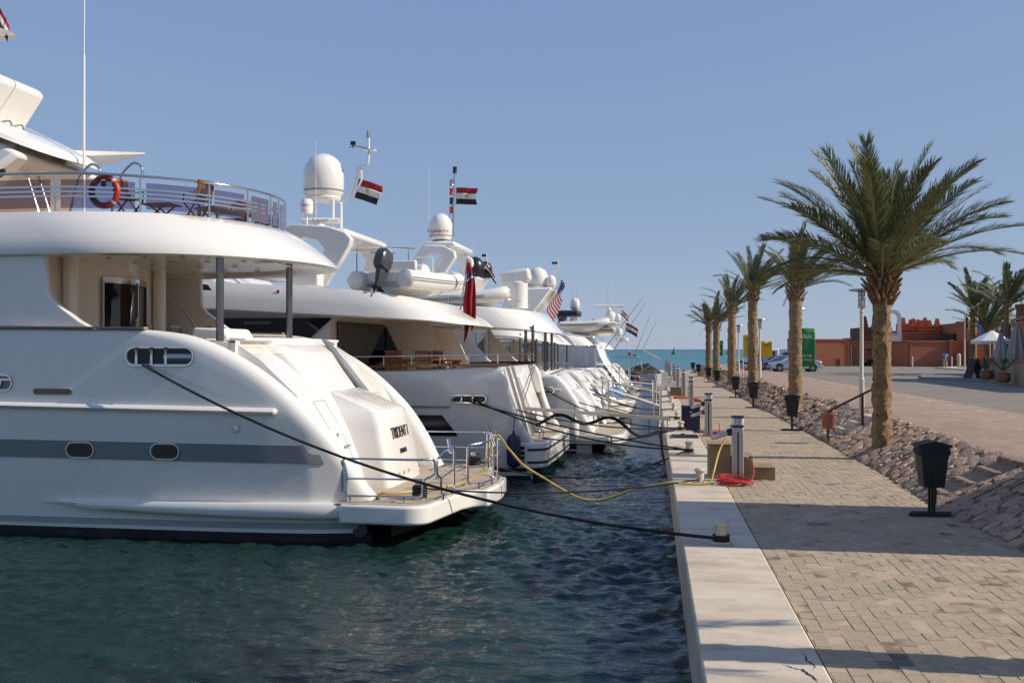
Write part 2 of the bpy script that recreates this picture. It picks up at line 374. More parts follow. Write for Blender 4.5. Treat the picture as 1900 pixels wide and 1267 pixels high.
crack_px([(1490, 1212), (1496, 1222), (1502, 1229), (1512, 1236), (1508, 1244)], .008)
# paving bed and pavers
BED = mat('paving_bed', (.16, .12, .085), .95, noise=(1.6, (.44, .34, .225), .38, .52))
b0 = MB().box(((QX1 + QX2) / 2, 62.5, -.530), (QX2 - QX1, 137, 1.04)).build('paving_bed', BED, quay)
def paver_material():
    m = mat('paver_concrete', (.42, .325, .215), .9, noise=(3.5, (.32, .25, .17), .35, .75), bump=(70, .9, .015), vary=.065)
    nt = m.node_tree; N = nt.nodes; L = nt.links; b = N['Principled BSDF']; src = b.inputs['Base Color'].links[0].from_socket
    ge = N.new('ShaderNodeNewGeometry'); t = N.new('ShaderNodeTexNoise'); t.inputs['Scale'].default_value = 120; t.inputs['Detail'].default_value = 3; L.new(ge.outputs['Position'], t.inputs['Vector'])
    t2 = N.new('ShaderNodeTexNoise'); t2.inputs['Scale'].default_value = .8; t2.inputs['Detail'].default_value = 6; L.new(ge.outputs['Position'], t2.inputs['Vector'])
    r = N.new('ShaderNodeMapRange'); r.inputs[1].default_value = .55; r.inputs[2].default_value = .66; L.new(t.outputs[0], r.inputs[0])
    r2 = N.new('ShaderNodeMapRange'); r2.inputs[1].default_value = .36; r2.inputs[2].default_value = .56; L.new(t2.outputs[0], r2.inputs[0])
    mu = N.new('ShaderNodeMath'); mu.operation = 'MULTIPLY'; L.new(r.outputs[0], mu.inputs[0]); L.new(r2.outputs[0], mu.inputs[1])
    mx = N.new('ShaderNodeMix'); mx.data_type = 'RGBA'; L.new(mu.outputs[0], mx.inputs[0]); L.new(src, mx.inputs[6]); mx.inputs[7].default_value = (.55, .45, .31, 1)   # loose sand
    L.new(mx.outputs[2], b.inputs['Base Color']); return m
PAVER = paver_material()
PW, PL = .1512, .235
def paver_geo(w, l, h, c):
    x, y = w / 2, l / 2
    ps = [(-x, -y, 0), (x, -y, 0), (x, y, 0), (-x, y, 0), (-x, -y, h - c), (x, -y, h - c), (x, y, h - c), (-x, y, h - c),
          (-x + c, -y + c, h), (x - c, -y + c, h), (x - c, y - c, h), (-x + c, y - c, h)]
    fs = []
    for k in range(4):
        n = (k + 1) % 4; fs += [(k, n, 4 + n, 4 + k), (4 + k, 4 + n, 8 + n, 8 + k)]
    return ps, fs + [(8, 9, 10, 11)]
pm = []
for k in range(3):
    w, l = PW - .005 - .001 * k, PL - .0055 - .001 * k; ps, fs = paver_geo(w, l, .07, .005)
    me = bpy.data.meshes.new('paver'); me.from_pydata(ps, [], fs); me.materials.append(PAVER); me.update(); pm.append(me)
rows = 23; stuff = MB(); npart = 0
for j in range(int((46 - 6.2) / PL)):
    for r_ in range(rows):
        x = QX1 + .008 + PW * (r_ + .5); y = 6.2 + PL * (j + .5 * (r_ % 2)) + random.uniform(-.004, .004)
        if math.hypot(x, y) < 1: continue
        z = -.0765 + random.uniform(-.005, .004); rz = random.uniform(-.014, .014)
        u = 950 + FPX * (x * _c + y * _s) / (y * _c - x * _s); v = HORIZON + FPX * CAM_H / (y * _c - x * _s)
        if npart < 300 and u < 1905 and v < 1275:
            o = bpy.data.objects.new('paver', pm[random.randrange(3)]); C.objects.link(o); o.parent = quay; o.location = (x, y, z)
            o.rotation_euler = (random.uniform(-.006, .006), random.uniform(-.006, .006), rz); npart += 1
        else:
            ps, fs = paver_geo(PW - .006, PL - .0065, .07, .005); tx, ty = random.uniform(-.006, .006), random.uniform(-.006, .006)
            stuff.add([(p[0] + x, p[1] + y, p[2] + z + p[0] * tx + p[1] * ty) for p in ps], fs)
kind(stuff.build('pavers', PAVER, quay, smooth=0), 'stuff')
def far_paving():
    m = mat('paver_far', (.42, .325, .215), .9, noise=(1.2, (.34, .275, .215), .35, .75), bump=(40, .3, .02)); nt = m.node_tree; N = nt.nodes; L = nt.links; b = N['Principled BSDF']
    src = b.inputs['Base Color'].links[0].from_socket; ge = N.new('ShaderNodeNewGeometry'); br = N.new('ShaderNodeTexBrick')
    mp = N.new('ShaderNodeMapping'); mp.inputs['Rotation'].default_value = (0, 0, R(90)); L.new(ge.outputs['Position'], mp.inputs[0]); L.new(mp.outputs[0], br.inputs['Vector'])
    br.inputs['Scale'].default_value = 1; br.inputs['Brick Width'].default_value = PL; br.inputs['Row Height'].default_value = PW; br.inputs['Mortar Size'].default_value = .006
    mx = N.new('ShaderNodeMix'); mx.data_type = 'RGBA'; L.new(br.outputs['Fac'], mx.inputs[0]); L.new(src, mx.inputs[6]); mx.inputs[7].default_value = (.18, .15, .11, 1); L.new(mx.outputs[2], b.inputs['Base Color']); return m
kind(MB().box(((QX1 + QX2) / 2 + .004, (46 + QEND) / 2, -.05), (QX2 - QX1, QEND - 46, .09)).build('far_paving', far_paving(), quay), 'stuff')

# land: one sheet with the embankment face cut into it
SOIL = mat('slope_mortar', (.25, .175, .125), .95, noise=(5, (.32, .23, .165), .4, .7), bump=(12, .6, .04))
BRICKP = mat('brick_path', (.39, .265, .19), .88, noise=(.9, (.46, .34, .25), .35, .7), bump=(25, .3, .02))
def brick_lines(m):
    nt = m.node_tree; N = nt.nodes; L = nt.links; b = N['Principled BSDF']; src = b.inputs['Base Color'].links[0].from_socket; ge = N.new('ShaderNodeNewGeometry')
    br = N.new('ShaderNodeTexBrick'); L.new(ge.outputs['Position'], br.inputs['Vector']); br.inputs['Scale'].default_value = 1; br.inputs['Brick Width'].default_value = .22; br.inputs['Row Height'].default_value = .11; br.inputs['Mortar Size'].default_value = .008
    br.inputs['Color1'].default_value = (.75, .75, .75, 1); br.inputs['Color2'].default_value = (1.15, 1.1, 1.1, 1); br.inputs['Mortar'].default_value = (.45, .42, .4, 1)
    mx = N.new('ShaderNodeMix'); mx.data_type = 'RGBA'; mx.blend_type = 'MULTIPLY'; mx.inputs[0].default_value = 1; L.new(src, mx.inputs[6]); L.new(br.outputs[0], mx.inputs[7]); L.new(mx.outputs[2], b.inputs['Base Color'])
brick_lines(BRICKP)
ASPH = mat('asphalt', (.20, .17, .135), .85, noise=(.5, (.25, .215, .17), .4, .7), bump=(70, .7, .02))
def asphalt_chips(m):
    nt = m.node_tree; N = nt.nodes; L = nt.links; b = N['Principled BSDF']; src = b.inputs['Base Color'].links[0].from_socket; ge = N.new('ShaderNodeNewGeometry')
    t = N.new('ShaderNodeTexVoronoi'); t.inputs['Scale'].default_value = 14; L.new(ge.outputs['Position'], t.inputs['Vector'])
    r = N.new('ShaderNodeMapRange'); r.inputs[1].default_value = .0; r.inputs[2].default_value = .45; r.inputs[3].default_value = .8; r.inputs[4].default_value = 0; L.new(t.outputs['Distance'], r.inputs[0])
    mx = N.new('ShaderNodeMix'); mx.data_type = 'RGBA'; L.new(r.outputs[0], mx.inputs[0]); L.new(src, mx.inputs[6]); mx.inputs[7].default_value = (.36, .32, .27, 1); L.new(mx.outputs[2], b.inputs['Base Color'])
asphalt_chips(ASPH)
def toe(y): return QX2 + .10 * math.sin(y * .21 + .8) + .06 * math.sin(y * .63)
def crest(y): return QX3 + .14 * math.sin(y * .17 + 2) + .08 * math.sin(y * .51)
def slope_pt(y, w, lift=0.0):
    """point on the embankment face: w = 0 at the toe, 1 at the crest"""
    x0, x1 = toe(y), crest(y); z = ROADZ * (w + .03 * math.sin(PI * w))
    nx_, nz_ = -.42, .9
    return (x0 + (x1 - x0) * w + nx_ * lift, y, z - .005 + nz_ * lift)
Ys = np.concatenate([np.arange(-8, 60, .5), np.arange(60, QEND + .1, 2)]); Ws = np.linspace(-.05, 1, 8)
mb = MB(); mb.loft([[slope_pt(y, w, -.02) for w in Ws] for y in Ys], closed=False); slope = kind(mb.build('embankment', SOIL), 'structure')
mb = MB(); mb.loft([[(crest(y) - .05, y, ROADZ - .03), (crest(y) + .12, y, ROADZ), (QX4 + .25 * math.sin(y * .05), y, ROADZ)] for y in Ys], closed=False); kind(mb.build('brick_path', BRICKP), 'structure')
mb = MB(); e_ = [[(QX4 - .3, y, ROADZ - .004), (30, y, ROADZ - .004), (75, y, ROADZ - .004)] for y in (-40, 0, 40, 80, QEND + 1)]; mb.loft(e_, closed=False); kind(mb.build('road', ASPH), 'structure')
SAND = mat('sandy_ground', (.36, .28, .20), .95, noise=(.3, (.28, .22, .16), .4, .7))
kind(MB().add([(70, -300, .70), (900, -300, .70), (900, 131, .70), (70, 131, .70)], [(0, 1, 2, 3)]).build('ground', SAND), 'structure')
kind(MB().box((42, 62.5, -.9), (62, 138.8, 3.24)).build('land_fill', SAND), 'structure')
kind(MB().box((2.9, -30, -1.2), (5, 46, 2.3)).build('quay_apron', CONC), 'structure')
# edging stones and pale dashes between brick path and road
LIMEW = mat('pale_line', (.55, .50, .43), .8)
for y in np.arange(13, 110, 2.9):
    MB().box((QX4 - .55, y, ROADZ + .004), (.12, .75, .006)).build('lane_dash', LIMEW, bpy.data.objects['road'])
# stones of the embankment
STONE = mat('pitching_stone', (.41, .29, .195), .9, noise=(5, (.31, .21, .155), .35, .7), bump=(16, .9, .04), vary=.16)
cells = []
yc = 8.0; STEP_Y = (18.4, 19.5)
while yc < 78:
    dy = (.25 if yc < 36 else .34)
    nrow = 7 if yc < 36 else 5
    off = random.uniform(-.05, .05)
    for k in range(nrow):
        w0, w1 = k / nrow, (k + 1) / nrow
        cells.append((yc + random.uniform(-.06, .06) + (.5 * dy if k % 2 else 0), (w0 + w1) / 2 + off, dy, 1 / nrow))
    yc += dy * .98
def stone(mb, y, w, dy, dw):
    n = random.choice((5, 6, 7)); pts = []; a0 = random.random() * 6
    sy, sw = dy * random.uniform(.46, .66), dw * random.uniform(.50, .74)
    for k in range(n):
        a = a0 + 2 * PI * k / n + random.uniform(-.25, .25); rr = random.uniform(.85, 1.08)
        pts.append((y + sy * rr * math.cos(a) + .35 * sy * math.sin(a), min(1.0, max(.0, w + sw * rr * math.sin(a)))))
    h = random.uniform(.004, .034); tilt = random.uniform(-.035, .035)
    lo = [slope_pt(p[0], p[1], -.03) for p in pts]
    md = [slope_pt(y + (p[0] - y) * .98, w + (p[1] - w) * .98, h * .75 + tilt * (p[0] - y) / sy) for p in pts]
    hi = [slope_pt(y + (p[0] - y) * .88, w + (p[1] - w) * .88, h + tilt * (p[0] - y) / sy) for p in pts]
    mb.loft([lo, md, hi], cap=(False, True))
def in_steps(y, w): return STEP_Y[0] - .12 < y < STEP_Y[1] + .12 and w > .12
srt = []
for c_ in cells:
    p = slope_pt(c_[0], c_[1]); d = p[1] * _c - p[0] * _s; u = 950 + FPX * (p[0] * _c + p[1] * _s) / d
    srt.append((u > 1930, d, c_))
srt.sort(key=lambda t: (t[0], t[1])); rest = MB(); npart = 0
for off, d, c_ in srt:
    if in_steps(c_[0], c_[1]): continue
    if 30.3 < c_[0] < 31.6 and c_[1] > .2: continue
    if not off and npart < 300:
        m1 = MB(); stone(m1, *c_); m1.build('stone', STONE, slope, smooth=28); npart += 1
    else: stone(rest, *c_)
kind(rest.build('stones', STONE, slope, smooth=28), 'stuff')
# rubble spilling over the far part of the bank
rest = MB()
for k in range(1500):
    y = random.uniform(34, 125); w = random.random(); s_ = random.uniform(.05, .16); p = Vector(slope_pt(y, w, .02))
    rest.add([p + Vector((random.uniform(-1, 1), random.uniform(-1, 1), random.uniform(-.4, .9))).normalized() * s_ for _ in range(6)], [(0, 1, 2), (0, 2, 3), (0, 3, 4), (1, 2, 4), (2, 3, 5), (3, 4, 5), (1, 4, 5)])
kind(rest.build('rubble', STONE, slope, smooth=0), 'stuff')
# flagstone steps let into the bank (nearer) and concrete steps (farther)
STEPST = mat('step_flagstone', (.30, .19, .15), .85, noise=(6, (.20, .13, .10), .35, .7), bump=(14, .8, .03))
for k in range(4):
    x = 5.08 + .42 * k; h = .19 * (k + 1)
    MB().box((x + .3, 18.95, h / 2 - .02), (.6, 1.02 + .04 * math.sin(k * 3), h)).build('step', STEPST, slope, bevel=.02)
for k in range(5):
    y0 = 18.46 + k * .21
    for q in range(4): MB().box((5.08 + .42 * q - .012, y0 + .1, .19 * (q + 1) - .12), (.05, .17 + .03 * math.sin(k * 5 + q), .15 + .03 * math.cos(k * 3 + q))).build('riser_stone', STEPST, slope, bevel=.012)
for k in range(4):
    x = 5.15 + .38 * k; h = .19 * (k + 1)
    MB().box((x + .3, 30.95, h / 2 - .02), (.6, 1.1, h)).build('concrete_step', CONC, slope, bevel=.015)

# ================================================================== palms
BARK = mat('palm_bark', (.19, .115, .055), .95, noise=(9, (.33, .225, .12), .35, .7), bump=(25, .9, .04))
BOOT = mat('palm_boot', (.15, .085, .04), .95, noise=(10, (.26, .16, .08), .35, .7), vary=.25)
LEAF = mat('palm_leaf', (.135, .15, .062), .5, spec=.5, vary=.25, transl=.25)
LEAFD = mat('palm_leaf_dry', (.26, .19, .095), .7, vary=.2, transl=.2)
RACH = mat('palm_rachis', (.24, .22, .09), .5)
def frond_mesh(L_, droop, nl, seed, leaf=LEAF, twist=0.0, wl=1.0):
    """one feather leaf along +x, curving down; leaflets in a V"""
    r = random.Random(seed); mb = MB(); nseg = 14; pts = []; ang = 0.0; p = Vector((0, 0, 0)); tang = []
    for i in range(nseg + 1):
        t = i / nseg; pts.append(p.copy()); d = Vector((math.cos(ang), 0.10 * twist * t, math.sin(ang))).normalized(); tang.append(d)
        p = p + d * (L_ / nseg); ang -= droop / nseg * (.3 + 1.4 * t)
    mb.tube(pts, [.035 * (1 - .9 * i / nseg) + .003 for i in range(nseg + 1)], 4)
    nr = len(mb.f)
    for i in range(nl):
        t = .13 + .87 * i / nl; x = t * nseg; k = min(int(x), nseg - 1); q = pts[k].lerp(pts[k + 1], x - k); T = tang[k]
        N_ = Vector((-T.z, 0, T.x)); le = .54 * math.sin(PI * min(1, (t - .04) * .78 + .12)) ** .8 * (L_ / 3.3) + .06
        if t > .9: le *= 1.1
        for s_ in (-1, 1):
            sp = r.uniform(.55, .95) * (1.05 - .55 * t); up = r.uniform(.15, .75)
            D = (T * r.uniform(.75, 1.05) + Vector((0, s_, 0)) * sp + N_ * up * .55).normalized()
            ll = le * r.uniform(.75, 1.1); w = (.011 * (L_ / 3.3) + .003) * wl; wd = (D.cross(Vector((0, 0, 1)))).normalized() * w
            m_ = q + D * ll * .55; e_ = q + D * ll + Vector((0, 0, -.10 * ll))
            o = len(mb.v); mb.v += [tuple(q - wd * .5), tuple(q + wd * .5), tuple(m_ + wd), tuple(m_ - wd), tuple(e_)]
            mb.f += [(o, o + 1, o + 2, o + 3), (o + 3, o + 2, o + 4)]
    me = bpy.data.meshes.new('frond'); me.from_pydata(mb.v, [], mb.f); me.materials.append(RACH); me.materials.append(leaf)
    me.polygons.foreach_set('material_index', [0] * nr + [1] * (len(mb.f) - nr)); me.update(); return me
FR = [frond_mesh(3.5, .35, 98, 1), frond_mesh(3.5, .6, 98, 2, twist=1), frond_mesh(3.4, .85, 96, 3, twist=-1), frond_mesh(3.2, .25, 90, 4), frond_mesh(3.2, 1.15, 90, 5)]
FRD = [frond_mesh(2.6, .7, 54, 6, LEAFD), frond_mesh(2.2, 1.0, 50, 7, LEAFD)]
FRS = [frond_mesh(3.2, .6, 46, 8, wl=2.2), frond_mesh(3.2, 1.1, 46, 9, twist=1, wl=2.2), frond_mesh(3.0, .3, 44, 10, wl=2.2)]
def trunk_mesh(h, r0, r1, seed, lean=(0, 0), n=14):
    r = random.Random(seed); mb = MB(); rings = []; nr = max(12, int(h / .125))
    for i in range(nr + 1):
        t = i / nr; z = t * h; base = r0 + (r1 - r0) * t + .035 * math.exp(-t * 14); ring = []
        for k in range(n):
            a = 2 * PI * k / n + .35 * (i % 2) * 2 * PI / n * 2
            sc = .036 * (1 if (k + i) % 2 else -.6) + r.uniform(-.022, .022)
            rr = base + sc + .012 * math.sin(5 * a + i); ring.append((rr * math.cos(a) + lean[0] * t * t, rr * math.sin(a) + lean[1] * t * t, z + (.03 if (k + i) % 2 else -.015)))
        rings.append(ring)
    mb.loft(rings); return mb
def palm(label, x, y, z, h, r0=.21, nf=34, seed=0, wind=0.0, size=1.0, fr=None, ndry=1, group='date palms along the embankment', spread=1.0, lean=(0, 0), boots=46, main=False):
    r = random.Random(seed); fr = fr or FR
    t = thing('palm_tree', label, 'palm tree', (x, y, z), r.uniform(0, 0), group)
    trunk_mesh(h, r0, r0 * .92, seed, lean).build('trunk', BARK, t, smooth=30)
    top = Vector((lean[0], lean[1], h)); mb = MB()
    for k in range(boots):          # cut leaf bases below the crown
        a = k * 2.39996; zz = h - .95 * size + 1.05 * size * k / boots; el = .95 - .15 * k / boots + r.uniform(-.15, .15); le = r.uniform(.22, .45) * size
        rad = r0 * (.95 + .25 * k / boots); p = Vector((rad * math.cos(a) + lean[0], rad * math.sin(a) + lean[1], zz)); D = Vector((math.cos(a) * math.cos(el), math.sin(a) * math.cos(el), math.sin(el)))
        mb.tube([p, p + D * le * .6, p + D * le], [.055 * size, .038 * size, .022 * size], 5)
    bo = mb.build('leaf_bases', BOOT, t, smooth=30); kind(bo, 'stuff')
    W = Vector((1, .15, 0)) * wind
    for k in range(nf):
        a = k * 2.39996 + r.uniform(-.25, .25); q = (k + .5) / nf
        el = R(86) - R(86 - 10) * spread * q ** .85 + r.uniform(-.08, .08)
        D = Vector((math.cos(a) * math.cos(el), math.sin(a) * math.cos(el), math.sin(el))); D = (D + W).normalized()
        az = math.atan2(D.y, D.x); e2 = math.asin(max(-1, min(1, D.z)))
        mi = 0 if q < .25 else r.choice([0, 1, 1, 2] if q < .7 else [1, 2, 2, min(4, len(fr) - 1)])
        o = bpy.data.objects.new('frond', fr[mi % len(fr)]); C.objects.link(o); o.parent = t
        o.location = top + Vector((math.cos(a), math.sin(a), 0)) * r0 * .5 + Vector((0, 0, -.25 * q * size))
        o.rotation_euler = (Matrix.Rotation(az, 3, 'Z') @ Matrix.Rotation(-e2, 3, 'Y') @ Matrix.Rotation(r.uniform(-.7, .7), 3, 'X')).to_euler()
        s_ = size * r.uniform(.85, 1.05) * (1 if q > .12 else .8); o.scale = (s_,) * 3
    for k in range(ndry):
        a = r.uniform(0, 6.28); el = R(r.uniform(-70, -20)); D = Vector((math.cos(a) * math.cos(el), math.sin(a) * math.cos(el), math.sin(el))) + W * .6
        az = math.atan2(D.y, D.x); o = bpy.data.objects.new('dry_frond', FRD[k % 2]); C.objects.link(o); o.parent = t
        o.location = top + Vector((math.cos(a) * r0 * .8, math.sin(a) * r0 * .8, -.35 * size)); o.rotation_euler = (Matrix.Rotation(az, 3, 'Z') @ Matrix.Rotation(-el, 3, 'Y')).to_euler(); o.scale = (size * r.uniform(.35, .6),) * 3
    return t
palm('largest date palm, wide open crown, beside the lamp post', 5.62, 25.6, .15, 4.55, .205, 52, 11, wind=0, size=.97, ndry=0, spread=.91, boots=80)
palm('wind-swept date palm, second tallest, green banner behind its trunk', 5.6, 40.4, .2, 5.0, .235, 30, 12, wind=.38, size=.70, spread=.72)
palm('date palm leaning its fronds right, between yellow banner and parked cars', 5.6, 57.2, .2, 5.9, .25, 30, 13, wind=.28, size=.78, spread=.78)
palm('date palm with yellow banner hanging beside its trunk', 5.6, 72.0, .2, 5.6, .27, 26, 14, wind=.2, size=.68, spread=.75)
palm('far date palm, nearer of the close pair at the pier end', 5.6, 89.0, .2, 4.9, .28, 22, 15, wind=.3, size=.85, spread=.8, fr=FRS, ndry=2, boots=20)
palm('farthest date palm of the row, left of the close pair', 5.6, 101.0, .2, 5.0, .28, 22, 16, wind=-.1, size=.85, spread=.85, fr=FRS, ndry=2, boots=20)
palm('date palm just outside the view whose shadow crosses the quay', 5.75, 8.95, .15, 4.7, .235, 30, 17, wind=.0, size=.72, spread=.95)

# ================================================================== things on the quay
PEDC = mat('pedestal_aluminium', (.46, .44, .42), .35, .55)
PEDW = mat('pedestal_white', (.62, .61, .58), .4)
LENS = mat('pedestal_lens', (.75, .76, .75), .15)
BOLL = mat('bollard_cream', (.55, .50, .37), .5, noise=(9, (.35, .25, .13), .52, .7))
HOSER = mat('hose_red', (.50, .035, .04), .4)
HOSEO = mat('hose_orange', (.60, .10, .05), .45)
PLUGG = mat('plug_grey', (.50, .50, .48), .5)
BINM = mat('bin_dark_green', (.008, .014, .012), .6, noise=(8, (.014, .022, .02), .4, .7))
PLYW = mat('stained_plywood', (.33, .225, .12), .7, noise=(3, (.24, .15, .075), .35, .7))
TERRA = mat('terracotta_pot', (.33, .135, .075), .8, noise=(6, (.25, .10, .06), .4, .7))
WPAINT = mat('white_paint', (.70, .69, .66), .6)
def ground(u, v, Z=0): return at(u, v, Z=Z)
PX = 1.74
def pedestal(y, h, label, num=None, plugs=0, x=PX):
    t = thing('power_pedestal', label, 'power pedestal', (x, y, 0), 0, 'service pedestals along the quay')
    MB().box((0, 0, .012), (.34, .34, .024)).build('base_plate', STEELD, t)
    MB().box((0, 0, h * .5), (.235, .235, h - .02)).build('post', PEDC, t, bevel=.03, seg=3)
    MB().box((0, -.119, h * .47), (.03, .006, h * .86)).build('seam_strip', BLACK, t)
    for s_ in (-1, 1): MB().box((s_ * .085, -.119, h * .47), (.018, .004, h * .86)).build('panel_joint', STEELD, t)
    MB().box((0, 0, h + .004), (.25, .25, .03)).build('collar', BLACK, t, bevel=.01)
    MB().box((0, 0, h + .10), (.225, .225, .17)).build('lamp_lens', LENS, t, bevel=.03, seg=3)
    MB().box((0, 0, h + .20), (.27, .27, .035), top=(.9, .9)).build('cap', BLACK, t, bevel=.012)
    if num:
        pl = MB().box((0, -.115, h + .10), (.12, .008, .12)).build('number_plate', LETTERW, t)
        f_ = MB()
        for a, b_, c_, d_ in ((0, .055, .12, .01), (0, -.055, .12, .01), (.055, 0, .01, .12), (-.055, 0, .01, .12)): f_.box((a, -.1205, h + .10 + b_), (c_, .004, d_))
        f_.build('plate_border', LETTER, pl, smooth=0)
        text(num, 'number', LETTER, pl, .085, frame((0, -.1205, h + .097), (1, 0, 0), (0, 0, 1)))
    for k in range(plugs):
        z = h - .10 - .26 * k; p0 = Vector((-.10, -.02, z)); D = Vector((-1, -.15, -.32)).normalized()
        hd = MB().lathe([(.075, 0), (.075, .10), (.055, .13)], 12, p0, D).build('socket', BLACK if k == 0 else HOSER, t)
        MB().lathe([(.055, 0), (.055, .28), (.042, .34), (.02, .35)], 12, p0 + D * .12, D).build('plug', PLUGG, hd)
        MB().box(p0 + Vector((0, 0, .085)), (.14, .15, .02), m=Matrix.Rotation(.5, 3, 'Y')).build('socket_lid', BLACK, hd, bevel=.008)
    for k in range(3 if not plugs else 0):
        MB().box((-.14, 0, h * .75 - .2 * k), (.06, .13, .14)).build('socket_box', STEELD, t, bevel=.01)
    MB().tube([(.13, 0, h * .45), (.19, -.02, h * .45), (.2, -.03, h * .42)], .014, 6).build('tap', STEEL, t)
    return t
P18 = pedestal(20.9, 1.12, 'nearest power pedestal, marked 18, behind the coiled red hose', '18', 1)
pedestal(31.6, 1.12, 'power pedestal right of the navy cabinet with two grey plugs', '16', 2)
pedestal(45.5, 1.25, 'bare power pedestal standing behind the navy cabinet', '15')
pedestal(57.0, 1.30, 'power pedestal beside the orange hose and small plywood box', None, x=1.76)
pedestal(69.0, 1.30, 'power pedestal just right of the white boarding steps')
pedestal(80.0, 1.30, 'power pedestal behind the white boarding steps')
for k, (yy, lb) in enumerate(((90.0, 'nearest of the far cluster of pedestals'), (98.0, 'middle one of the far cluster of pedestals'), (106.0, 'farthest power pedestal near the pier end'))):
    pedestal(yy, 1.35, lb, x=1.55 - .05 * k)
def bollard(y, label, x=.95, rope=True):
    t = thing('mooring_bollard', label, 'bollard', (x, y, 0), 0, 'mooring bollards on the coping')
    MB().box((0, 0, .02), (.30, .22, .04)).build('base_plate', BOLL, t, bevel=.01)
    MB().lathe([(.095, .03), (.085, .05), (.082, .235), (.10, .25), (.112, .265), (.112, .285), (.09, .31), (.05, .327), (.0, .332)], 20).build('post', BOLL, t, smooth=50)
    MB().lathe([(.03, 0), (.03, .02), (.0, .03)], 12, (0, -.075, .16), (0, -1, 0)).build('boss', BOLL, t)
    if rope:
        mb = MB(); 
        for k in range(3): mb.tube([(.105 * math.cos(a), .105 * math.sin(a), .062 + .028 * k + .006 * math.sin(a)) for a in np.linspace(0, 2 * PI, 20, endpoint=False)], .016, 6, closed=True)
        mb.build('rope_turns', ROPE, t)
    return t
BY = [14.1, 20.3, 26.2, 33.5, 38.6, 44.3, 50.7, 57.5, 66.3]
BL = ['nearest mooring bollard, in the wide band of shade', 'mooring bollard behind the red hose coil with the yellow cable', 'mooring bollard with thick black ropes left of the plywood steps', 'mooring bollard left of the navy cabinet', 'pale mooring bollard just beyond the navy cabinet', 'fifth mooring bollard, before the small plywood box', 'mooring bollard beside the small plywood box', 'mooring bollard below the white boarding steps', 'farthest mooring bollard, left of white boarding steps']
for k, (y, l) in enumerate(zip(BY, BL)): bollard(y, l, rope=k in (0, 2, 3, 4))
def bin_(x, y, label, rz=0, bag=False):
    t = thing('litter_bin', label, 'litter bin', (x, y, 0), rz, 'litter bins along the walkway')
    for s_ in (-1, 1): MB().box((.04 * s_ - .01, .07 * s_, .03), (.64, .055, .055)).build('foot', BINM, t)
    MB().box((0, -.07, .40), (.065, .05, .78)).build('post', BINM, t); MB().box((.0, .07, .40), (.065, .05, .78)).build('post', BINM, t)
    MB().box((0, -.165, .56), (.05, .02, .66)).build('rib', BINM, t)
    MB().box((0, 0, .80), (.32, .30, .66), top=(1.45, 1.25)).build('body', BINM, t, bevel=.012)
    ps = [(-.27, -.20, 1.12), (.27, -.20, 1.12), (.27, .20, 1.12), (-.27, .20, 1.12), (-.27, -.20, 1.16), (.27, -.20, 1.16), (.27, .20, 1.16), (-.27, .20, 1.16), (0, -.2, 1.225), (0, .2, 1.225)]
    MB().add(ps, [(0, 1, 5, 8, 4), (3, 7, 9, 6, 2), (4, 8, 9, 7), (8, 5, 6, 9), (0, 4, 7, 3), (1, 2, 6, 5), (0, 3, 2, 1)]).build('lid', BINM, t, bevel=.01)
    mb = MB(); rr = random.Random(int(y)); ring = []
    for (a, hh) in ((0, 1.09), (1, 1.01)):
        rg = []
        for k in range(24):
            th_ = 2 * PI * k / 24; cx_, cy_ = math.cos(th_), math.sin(th_); q = max(abs(cx_) / .245, abs(cy_) / .2)
            rg.append((cx_ / q * (1.0 + .05 * a), cy_ / q * (1.0 + .05 * a), hh + rr.uniform(-.02, .02)))
        ring.append(rg)
    mb.loft(ring, cap=(False, False)).build('bag_edge', BLKC if not bag else HOSER, t, smooth=60)
    return t
binb = [(1725, 956, 'nearest litter bin, black, standing before the flagstone steps'), (1475, 799, 'second litter bin, in front of the wind-swept palm'), (1399, 757, 'third litter bin, in front of the palm by the cars'), (1367.5, 738, 'fourth litter bin, with a dark red bag showing behind its lid'), (1333, 718, 'fifth litter bin along the walkway'), (1313, 709, 'sixth litter bin, third from the pier end'), (1299, 698, 'seventh litter bin, second from the pier end'), (1287, 692, 'farthest litter bin, last on the pier')]
for k, (u, v, l) in enumerate(binb):
    p = ground(u, v); bin_(4.6 if k else 4.5, p[1], l, R(3 if k == 0 else random.uniform(-6, 6)))
# plywood boarding steps by pedestal 18
t = thing('boarding_steps', 'stained plywood boarding steps left of pedestal 18', 'boarding steps', (1.18, 21.15, 0), 0)
for x0, w, h in ((0, .45, .72), (.45, .45, .48), (.90, .45, .25)):
    MB().box((x0 + w / 2, .4, h / 2 - .008), (w - .006, .8, h - .02)).build('riser_box', PLYW, t, bevel=.006)
    MB().box((x0 + w / 2 - .01, .4, h - .002), (w + .015, .83, .022)).build('tread', PLYW, t, bevel=.004)
